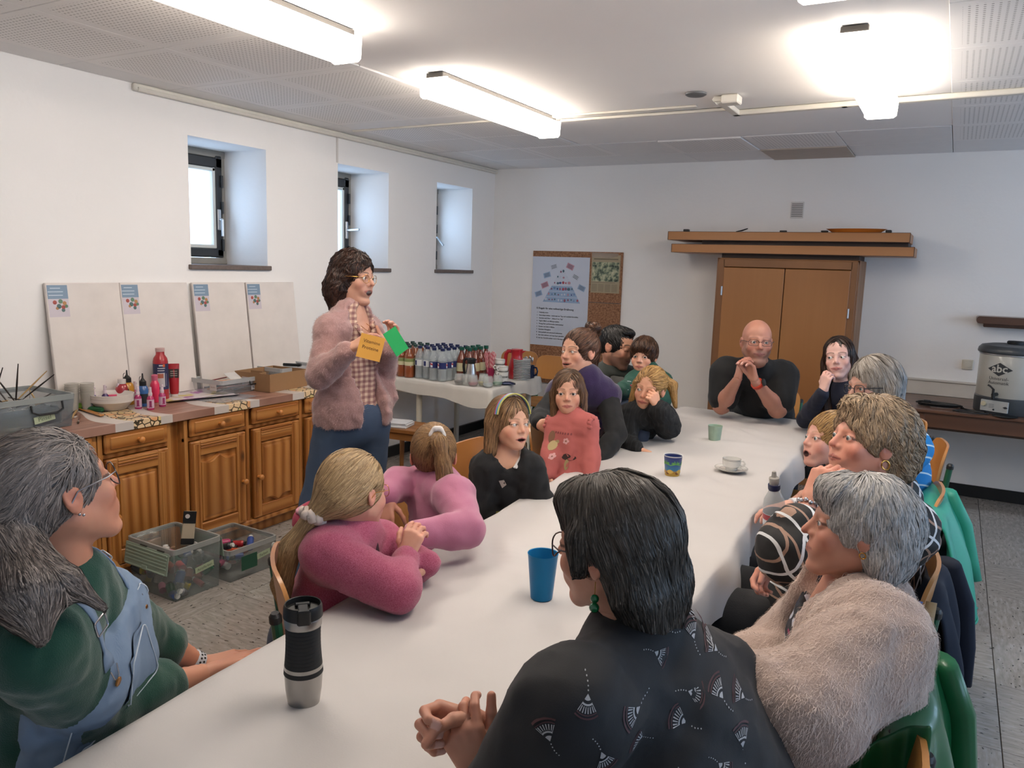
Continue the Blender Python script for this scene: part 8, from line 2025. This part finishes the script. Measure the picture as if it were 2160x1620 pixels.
def black_girl():
    J = dict(pel=(-1.453, 2.613, 0.520), neck=(-1.468, 2.600, 0.895), SL=(-1.371, 2.609, 0.837), SR=(-1.512, 2.530, 0.836), EL=(-1.326, 2.624, 0.712), WL=(-1.419, 2.647, 0.608), ER=(-1.517, 2.491, 0.693), WR=(-1.473, 2.504, 0.622))
    J = seat(J, (0.947, -0.260, 0.126), .8)
    hd = dict(c=(-1.455, 2.593, 1.017), F=(0.910, -0.398, 0.118), U=(-0.032, 0.096, 0.997), s=.90, kid=1, open=.25, brow='#8a6a4a', browa=.6, iris='#4a4a3a', blush=.12, lips='#b5605c', look=(0.984, 0.178, 0.200))
    P_ = Person('girl in black with a rainbow hairband and chin-length brown hair', J, hd, '#d29f82', .80)
    P_.body([(J['WL'], (-0.037, -0.498, -0.755), (-0.870, -0.491, -0.031), -1, dict(size=.82)), (J['WR'], (0.486, -0.203, -0.737), (0.870, 0.491, 0.031), 1, dict(size=.82))])
    f = P_.chestf(); up = V3(0, 0, 1); wd = np.cross(up, f)
    P_.garment('black_shirt', ['torso', 'uaL', 'uaR', 'laL', 'laR'], .020, cloth('black_jersey', '#121315', .15), wr=.008, wl=.07, seed=61, res=.007, flare={'uaL': .006, 'uaR': .006, 'laL': .004, 'laR': .004}, cut=[E_(P_.J['neck']+f*.035+up*.015, (.062, .07, .075), P_.Rt, k=.01)])
    fn = P_.last[0]; c = lerp(P_.J['neck'], P_.J['pel'], .35)+f*.12
    rr = random.Random(3)
    def blob(x, z, a, b, mi, n=9, seed=1): return ([(x+a*math.cos(6.283*k/n)*(1+.2*math.sin(seed+k*2.1)), z+b*math.sin(6.283*k/n)*(1+.2*math.cos(seed+k*1.7))) for k in range(n)], mi)
    polys = [([(-.032, .05), (-.012, .055), (-.002, .035), (-.018, .022)], 0), blob(-.005, -.10, .055, .030, 1, seed=2), blob(.02, -.125, .04, .022, 2, seed=4), blob(-.03, -.13, .03, .016, 2, seed=6), blob(.0, -.15, .045, .012, 3, seed=8), blob(.035, -.095, .014, .01, 3, seed=3)]
    decal(P_.B, None, 'printed_picture', [(c, wd, up, polys)], None, fn, None, .0015, [mat('print_pale', '#c9bdb5', .6), mat('print_olive', '#8a8040', .6), mat('print_orange', '#a5562e', .6), mat('print_rust', '#6e3020', .6)])
    g = G()
    g.tube([tuple(P_.J['neck']+wd*.055+up*.04-f*.01), tuple(P_.J['neck']+wd*.06+up*.005+f*.055), tuple(P_.J['neck']+wd*.035-up*.03+f*.10)], .008, 6, flat=.4); P_.B.g(g, 'white_strap', mat('white_strap_top', '#c9c6c2', .7))
    P_.garment('trousers', ['thL', 'thR', 'shL', 'shR'], .014, cloth('kid_trousers', '#3a4458'), [E_(J['pel'], (.15, .12, .11), P_.Rt, k=.04)], wr=.004, res=.015); shoes(P_)
    P_.hair(prims=cranium(.010)+facecut(.124, -.045, .060, .090, .118)+[C_((.070, -.03, .0), (.076, -.03, -.12), .030, .026, k=.03), C_((-.070, -.03, .0), (-.076, -.02, -.12), .030, .024, k=.03), C_((0, -.08, -.01), (0, -.085, -.13), .055, .04, k=.03)],
            flow=[('away', (0, .05, .12), .9), ('dir', (0, -.25, -1), .9)], col='#5f4630', col2='#a8835c', n=4200, len=.09, seg=5, width=0.0025, lump=.0012, lift=.002, jit=.04, seed=63, beta=(1.5, 1.8))
    cols = ['#c05a80', '#5a78c0', '#50a8a0', '#b8b060']; 
    for k in range(4):
        g = G(); yo = .030+.0055*k; pts = []
        for i in range(21):
            a = -1.45+2.9*i/20; pts.append(tuple(P_.hp(.0885*math.sin(a), yo-.012-.020*math.cos(a)*0+.0, .028+.0985*math.cos(a)+.003)))
        g.tube(pts, .0033, 6); P_.B.g(g, 'hairband_stripe', mat('band%d' % k, cols[k], .35), label=('pink', 'blue', 'turquoise', 'yellow')[k]+' stripe of the hairband')
    e = P_.hp(.080, -.010, -.042); g = G().ball(e, .0035, 8, 6); P_.B.g(g, 'earring', m_gold2)
black_girl()
def small_girl():
    J = dict(pel=(-1.390, 3.062, 0.637), neck=(-1.444, 3.135, 0.967), SL=(-1.353, 3.110, 0.933), SR=(-1.503, 3.115, 0.909), EL=(-1.319, 3.086, 0.815), WL=(-1.285, 3.020, 0.728), ER=(-1.488, 3.036, 0.804), WR=(-1.460, 2.969, 0.726))
    p = np.array(J['pel']); d = unit(np.array((0.545, -0.771, 0.144)))
    for sd, s_ in (('L', 1), ('R', -1)):
        lf = V3(-d[1], d[0], 0)*s_; J['H'+sd] = p+lf*.06; J['K'+sd] = p+lf*.07-V3(0, 0, p[2]*.46); J['A'+sd] = np.array([*(p+lf*.07)[:2], .07])
    hd = dict(c=(-1.464, 3.141, 1.068), F=(0.357, -0.922, 0.082), U=(-0.071, 0.063, 0.997), s=.87, kid=1.2, brow='#5a4030', browa=.6, iris='#2a201a', blush=.15, lips='#b5605c', look=(0.267, -0.989, 0.121))
    P_ = Person('small girl with long brown hair in a salmon shirt with ruffled shoulders, standing', J, hd, '#cf9a80', .68)
    P_.body([(J['WL'], (0.143, -0.195, -0.924), (-0.870, -0.491, -0.031), -1, dict(size=.72)), (J['WR'], (0.230, -0.146, -0.921), (0.870, 0.491, 0.031), 1, dict(size=.72))])
    f = P_.chestf(); up = V3(0, 0, 1); wd = np.cross(up, f)
    m_s = cloth('salmon_jersey', '#b5615c', .2, 300)
    P_.garment('salmon_shirt', ['torso', 'uaL', 'uaR', 'laL', 'laR'], .016, m_s, wr=.005, wl=.06, seed=71, res=.0065, extra=[E_(J['pel'], (.135, .105, .11), P_.Rt, k=.03)])
    fn = P_.last[0]
    for s_, sd in ((1, 'L'), (-1, 'R')):
        g = G(); S_ = P_.J['S'+sd]; pts = [tuple(S_+up*(.045*math.cos(a))+f*(.045*math.sin(a))-wd*s_*(-.012)+wd*s_*.012*math.sin(a*9)*0+np.cross(up, f)*s_*(.012+.012*abs(math.sin(a*5)))) for a in [-1.7+3.6*i/30 for i in range(31)]]
        g.tube(pts, [.009+.005*math.sin(i*1.9) for i in range(31)], 7, flat=.7); P_.B.g(g, 'shoulder_ruffle', m_s, sharp=None)
    c = lerp(P_.J['neck'], P_.J['pel'], .45)+f*.10
    def blob(x, z, a, b, mi, n=10, seed=1): return ([(x+a*math.cos(6.283*k/n), z+b*math.sin(6.283*k/n)) for k in range(n)], mi)
    def flower(x, z): return [blob(x+.008*math.cos(a), z+.008*math.sin(a), .006, .006, 3, 7) for a in (0, 1.26, 2.5, 3.77, 5.03)]+[blob(x, z, .004, .004, 1, 7)]
    polys = [blob(-.062, .045, .016, .026, 1), blob(-.045, .012, .020, .020, 0), blob(-.03, .028, .009, .008, 0)]+flower(.01, .035)+flower(-.03, -.03)
    polys += [blob(.03, -.035, .030, .012, 2), blob(.022, -.028, .018, .010, 2), blob(.025, -.065, .010, .024, 0), blob(-.078, -.055, .016, .012, 2), blob(-.070, -.072, .016, .014, 0)]
    for k in range(7): polys.append(blob(-.045+.012*k, .066, .004, .006, 4, 5))
    for k in range(12): polys.append(blob(-.055+.012*k, -.125-.003*math.sin(k), .0045, .006, 4, 5))
    decal(P_.B, None, 'printed_pictures', [(c, wd, up, polys)], None, fn, None, .0012, [mat('print_goldcream', '#a89468', .5, .3), mat('print_brown2', '#7a5038', .6), mat('print_darkbrown', '#3a2420', .6), mat('print_rose', '#d09a98', .6), mat('print_wine', '#7d3a3c', .6)])
    P_.garment('trousers', ['thL', 'thR', 'shL', 'shR'], .012, cloth('dark_green_trousers', '#20352f'), [E_(J['pel'], (.12, .095, .09), P_.Rt, k=.04)], wr=.004, res=.015); shoes(P_)
    P_.hair(prims=cranium(.010)+facecut(.124, -.045, .066, .092, .118)+[C_((.074, .0, -.01), (.070, .02, -.155), .022, .016, k=.03), C_((-.074, .0, -.01), (-.075, .03, -.135), .024, .020, k=.03), C_((0, -.08, -.01), (0, -.085, -.13), .055, .05, k=.03)],
            flow=[('away', (-.02, .04, .125), .9), ('part', -.02, .8), ('dir', (0, -.05, -1), .8)], col='#4a3222', col2='#8a684a', n=3600, len=.09, seg=5, width=0.0025, lump=.002, lift=.002, jit=.06, seed=73, beta=(1.3, 2.0))
    g = G().ball(P_.hp(-.068, .045, -.055), .004, 8, 6).ball(P_.hp(-.068, .046, -.066), .005, 8, 6); P_.B.g(g, 'earring', mat('dark_earring', '#1a1c20', .2, .6))
small_girl()
def bun_woman():
    J = dict(pel=(-1.72, 3.98, .52), neck=(-1.565, 3.571, 1.065), SL=(-1.477, 3.629, 0.983), SR=(-1.678, 3.495, 0.993), EL=(-1.360, 3.484, 0.836), WL=(-1.371, 3.271, 0.714), ER=(-1.701, 3.350, 0.896), WR=(-1.620, 3.165, 0.906))
    J = seat(J, (1, -.35))
    hd = dict(c=(-1.614, 3.567, 1.202), F=(-0.329, -0.930, 0.105), U=(-0.047, 0.122, 0.993), s=1.0, smile=.9, teeth=1, brow='#5a3c28', iris='#3a3028', lips='#b0605a', blush=.12, look=(-0.730, -0.686, 0.066))
    P_ = Person('smiling woman with a brown hair bun and dark purple vest', J, hd, '#cf9a80', .95)
    P_.body([(J['WR'], (0.779, 0.162, -0.244), (-0.230, 0.841, -0.424), -1, dict(curl=(.3, .35, .45, .5, .5))), (J['WL'], (-0.672, -0.527, -0.209), (-0.501, 0.705, -0.335), 1, dict(curl=(.3, .35, .45, .5, .5)))])
    P_.garment('black_sleeves', ['torso', 'uaL', 'uaR', 'laL', 'laR'], .013, cloth('black_jersey', '#121315', .15), wr=.005, wl=.07, seed=81, res=.0075, frac={'laL': .95, 'laR': .9})
    P_.garment('purple_vest', ['torso'], .030, mat('purple_fleece', '#2c1b45', 1, 0, .2, 14, .6, 180, .4), wr=.006, wl=.09, seed=82, res=.0075)
    P_.garment('jeans', ['thL', 'thR', 'shL', 'shR'], .016, m_jean, [E_(J['pel'], (.18, .15, .12), P_.Rt, k=.04)], wr=.004, res=.015); shoes(P_)
    tie = (0, -.085, .10)
    P_.hair(prims=cranium(.010)+facecut(.126, -.045, .070, .088, .122)+[E_((0, .02, -.115), (.12, .14, .055), k=.02, op='-'), E_((.085, .010, -.02), (.020, .034, .045), k=.008, op='-'), E_((-.085, .010, -.02), (.020, .034, .045), k=.008, op='-'), C_((0, -.05, .07), tie, .045, .022, k=.02), C_((0, -.07, -.02), (-.02, -.075, -.09), .05, .03, k=.03),
                    C_((-.026, -.080, .128), (.018, -.105, .122), .030, .028, k=.008), C_((.015, -.080, .140), (.0, -.12, .108), .022, .022, k=.006)],
            flow=[('to', tie, 1.4), ('curl', .12, .015)], col='#3a2418', col2='#7d5640', n=3800, len=.07, seg=5, width=0.0025, lump=.002, lift=.003, jit=.08, seed=83, beta=(1.3, 2.0))
bun_woman()
def bearded_man():
    J = dict(pel=(-1.62, 4.72, .54), neck=(-1.719, 4.289, 1.029), SL=(-1.600, 4.322, 0.969), SR=(-1.778, 4.293, 0.972), EL=(-1.500, 4.200, 0.873), WL=(-1.535, 4.029, 0.940), ER=(-1.720, 4.143, 0.856), WR=(-1.568, 3.987, 0.937))
    J = seat(J, (1, -.3))
    hd = dict(c=(-1.685, 4.252, 1.172), F=(0.983, -0.107, -0.111), U=(0.132, 0.109, 1.012), s=1.06, eye=0, brow='#1c1512', browa=.95, stubble='#54403a', nose=1.0, lips='#a06a60')
    P_ = Person('bearded man with short dark hair in a grey shirt, with the boy on his lap', J, hd, '#bd8a70', 1.05)
    P_.body([(J['WL'], (-0.580, -0.589, -0.193), (-0.482, 0.863, -0.149), 1, dict(curl=(.3, .4, .5, .5, .5))), (J['WR'], (0.813, 0.198, -0.143), (-0.482, 0.863, -0.149), -1, dict(curl=(.3, .4, .5, .5, .5)))])
    f = P_.chestf(); up = V3(0, 0, 1)
    P_.garment('grey_t_shirt', ['torso'], .012, cloth('mid_grey_jersey', '#8a8a86'), wr=.004, seed=91, res=.009)
    wd = np.cross(up, f); mid = lerp(P_.J['neck'], P_.J['pel'], .4)
    P_.garment('grey_green_shirt', ['torso', 'uaL', 'uaR', 'laL', 'laR'], .022, cloth('grey_green_cotton', '#3f4440'), [C_(P_.J['neck']+wd*.06+up*.02, P_.J['neck']+wd*.07+f*.09-up*.03, .022, .016, k=.01), C_(P_.J['neck']-wd*.06+up*.02, P_.J['neck']-wd*.07+f*.09-up*.03, .022, .016, k=.01)],
               [B_(mid+f*.18, (.045, .12, .3), np.array([wd, f, up]), .02, k=.012)], wr=.006, seed=92, res=.008, frac={'laL': .9, 'laR': .9})
    P_.garment('jeans', ['thL', 'thR', 'shL', 'shR'], .016, m_jean, [E_(J['pel'], (.18, .15, .12), P_.Rt, k=.04)], wr=.004, res=.015); shoes(P_)
    P_.hair(prims=cranium(.006)+facecut(.120, -.050, .074, .088, .120)+[E_((0, .02, -.105), (.12, .16, .062), k=.01, op='-'), E_((.086, .012, -.03), (.018, .032, .050), k=.006, op='-'), E_((-.086, .012, -.03), (.018, .032, .050), k=.006, op='-'), E_((0, .04, .09), (.055, .045, .025), k=.02)],
            flow=[('away', (0, -.05, .12), .8), ('dir', (0, .8, -.3), .5)], col='#100e0e', col2='#332e2c', n=3600, len=.03, seg=5, width=0.0023, lump=.001, jit=.15, seed=93, beta=(1.0, 3.0), res=.004)
bearded_man()
def lap_boy():
    J = dict(pel=(-1.434, 4.119, 0.864), neck=(-1.464, 4.181, 1.050), SL=(-1.383, 4.195, 1.008), SR=(-1.517, 4.119, 1.000), EL=(-1.337, 4.090, 0.919), WL=(-1.370, 3.975, 0.898), ER=(-1.516, 3.976, 0.975), WR=(-1.496, 3.827, 0.985))
    J = seat(J, (-0.025, -0.980, 0.111), .7, kz=.0)
    for sd in 'LR': J['A'+sd] = J['K'+sd]+V3(0, 0, -.26)
    hd = dict(c=(-1.494, 4.180, 1.144), F=(0.078, -0.995, 0.022), U=(-0.008, 0.053, 1.005), s=.88, kid=1.2, brow='#4a3020', iris='#241a14', lips='#b06058', blush=.1, look=(0.226, -1.017, 0.090))
    P_ = Person('brown-haired boy in a green shirt on the bearded man\'s lap', J, hd, '#cf9a80', .70)
    P_.body([(J['WR'], (-0.677, -0.626, -0.097), (0.100, -0.115, -0.988), 1, dict(size=.75)), (J['WL'], (-0.570, -0.600, -0.292), (0.100, -0.115, -0.988), -1, dict(size=.75))])
    P_.garment('green_shirt', ['torso', 'uaL', 'uaR', 'laL', 'laR'], .018, cloth('bottle_green_jersey', '#0f4438'), wr=.006, seed=101, res=.0075)
    fn = P_.last[0]; c = (-1.521, 4.031, 1.039); f = P_.chestf(); up = V3(0, 0, 1); wd = np.cross(up, f)
    decal(P_.B, None, 'printed_patch', [(lerp(P_.J['SR'], P_.J['ER'], .55)+np.array((0.024, -0.043, 0.007)), (0.870, 0.491, 0.031), (-0.100, 0.115, 0.988), [([(-.03, -.02), (.03, -.012), (.03, .025), (-.02, .03)], 0), ([(-.015, -.012), (.02, -.008), (.018, .008), (-.01, .01)], 1)])], None, fn, None, .0015, [mat('patch_white', '#c5c9c9', .6), mat('patch_red', '#a5323c', .6)])
    P_.garment('trousers', ['thL', 'thR', 'shL', 'shR'], .012, cloth('kid_trousers', '#3a4458'), [E_(J['pel'], (.12, .1, .09), P_.Rt, k=.04)], wr=.004, res=.015); shoes(P_)
    P_.hair(prims=cranium(.013)+facecut(.126, -.055, .066, .088, .105)+[E_((0, .02, -.115), (.12, .16, .055), k=.01, op='-'), E_((0, .05, .06), (.066, .045, .035), k=.02)],
            flow=[('away', (0, -.04, .13), 1.0), ('dir', (0, .3, -.6), .5), ('curl', .2, .02)], col='#2f1c12', col2='#6a4a34', n=3000, len=.06, seg=5, width=0.0025, lump=.003, lift=.004, jit=.2, seed=103, beta=(1.2, 2.2))
lap_boy()
def leaning_girl():
    J = dict(pel=(-1.62, 4.18, .50), neck=(-1.316, 3.799, 0.909), SL=(-1.284, 3.924, 0.859), SR=(-1.392, 3.751, 0.877), EL=(-1.234, 3.877, 0.827), WL=(-1.232, 3.712, 0.941), ER=(-1.382, 3.665, 0.752), WR=(-1.289, 3.600, 0.746))
    J = seat(J, (1, -.3), .85)
    hd = dict(c=(-1.314, 3.796, 1.023), F=(0.011, -0.994, -0.025), U=(0.136, 0.186, 0.974), s=.93, kid=1, brow='#9a7448', browa=.6, iris='#3a3028', lips='#b5605c', blush=.12, look=(-0.644, -0.801, 0.129))
    P_ = Person('blonde girl in a dark patterned pullover leaning her cheek on her fist', J, hd, '#d0997c', .82)
    P_.body([(J['WL'], (-0.385, -0.186, 0.843), (-0.719, 0.582, -0.342), 1, dict(curl=(.0, .7, 1.0, 1.1, 1.1), size=.86, thumb=(.8, .5, .3))), (J['WR'], (0.764, 0.284, -0.158), (0.100, -0.115, -0.988), -1, dict(size=.84))])
    t = NT('dark_quilted_knit'); co = t.coord(); w = t.n('ShaderNodeTexWave', {'Vector': co, 'Scale': 11.0, 'Distortion': 6.0, 'Detail': 1.0}).outputs['Fac']
    t.sp(Base_Color=t.ramp(w, [(.35, '#18191b'), (.5, '#2f3133'), (.65, '#18191b')]), Roughness=.9); t.bump(w, .4, .006)
    P_.garment('dark_pullover', ['torso', 'uaL', 'uaR', 'laL', 'laR'], .022, t.m, wr=.009, wl=.06, seed=111, res=.007, frac={'laL': .9, 'laR': .9}, flare={'uaL': .012, 'laL': .014})
    g = G().box(lerp(P_.J['SR'], P_.J['ER'], .8)+np.array((0.036, -0.065, 0.011)), (.012, .004, .022), .001); P_.B.g(g, 'yellow_tag', mat('yellow_tag', '#c9c23a', .6))
    P_.garment('jeans', ['thL', 'thR', 'shL', 'shR'], .014, m_jean, [E_(J['pel'], (.15, .12, .11), P_.Rt, k=.04)], wr=.004, res=.015); shoes(P_)
    tie = (-.035, -.105, .055)
    P_.hair(prims=cranium(.010)+facecut(.124, -.048, .064, .090, .118)+[E_((-.085, .010, -.02), (.020, .034, .045), k=.008, op='-'), C_((0, -.06, .05), tie, .045, .018, k=.02), C_(tie, (-.085, -.13, .02), .018, .024, k=.02), C_((-.085, -.13, .02), (-.135, -.10, -.085), .024, .008, k=.02), C_((.072, .0, .01), (.080, .02, -.115), .024, .016, k=.03)],
            flow=[('to', tie, 1.0), ('dir', (0, -.2, -.4), .5)], col='#8a6234', col2='#d2a868', n=4000, len=.08, seg=5, width=0.0025, lump=.002, lift=.003, jit=.08, seed=113, beta=(1.5, 1.6))
leaning_girl()
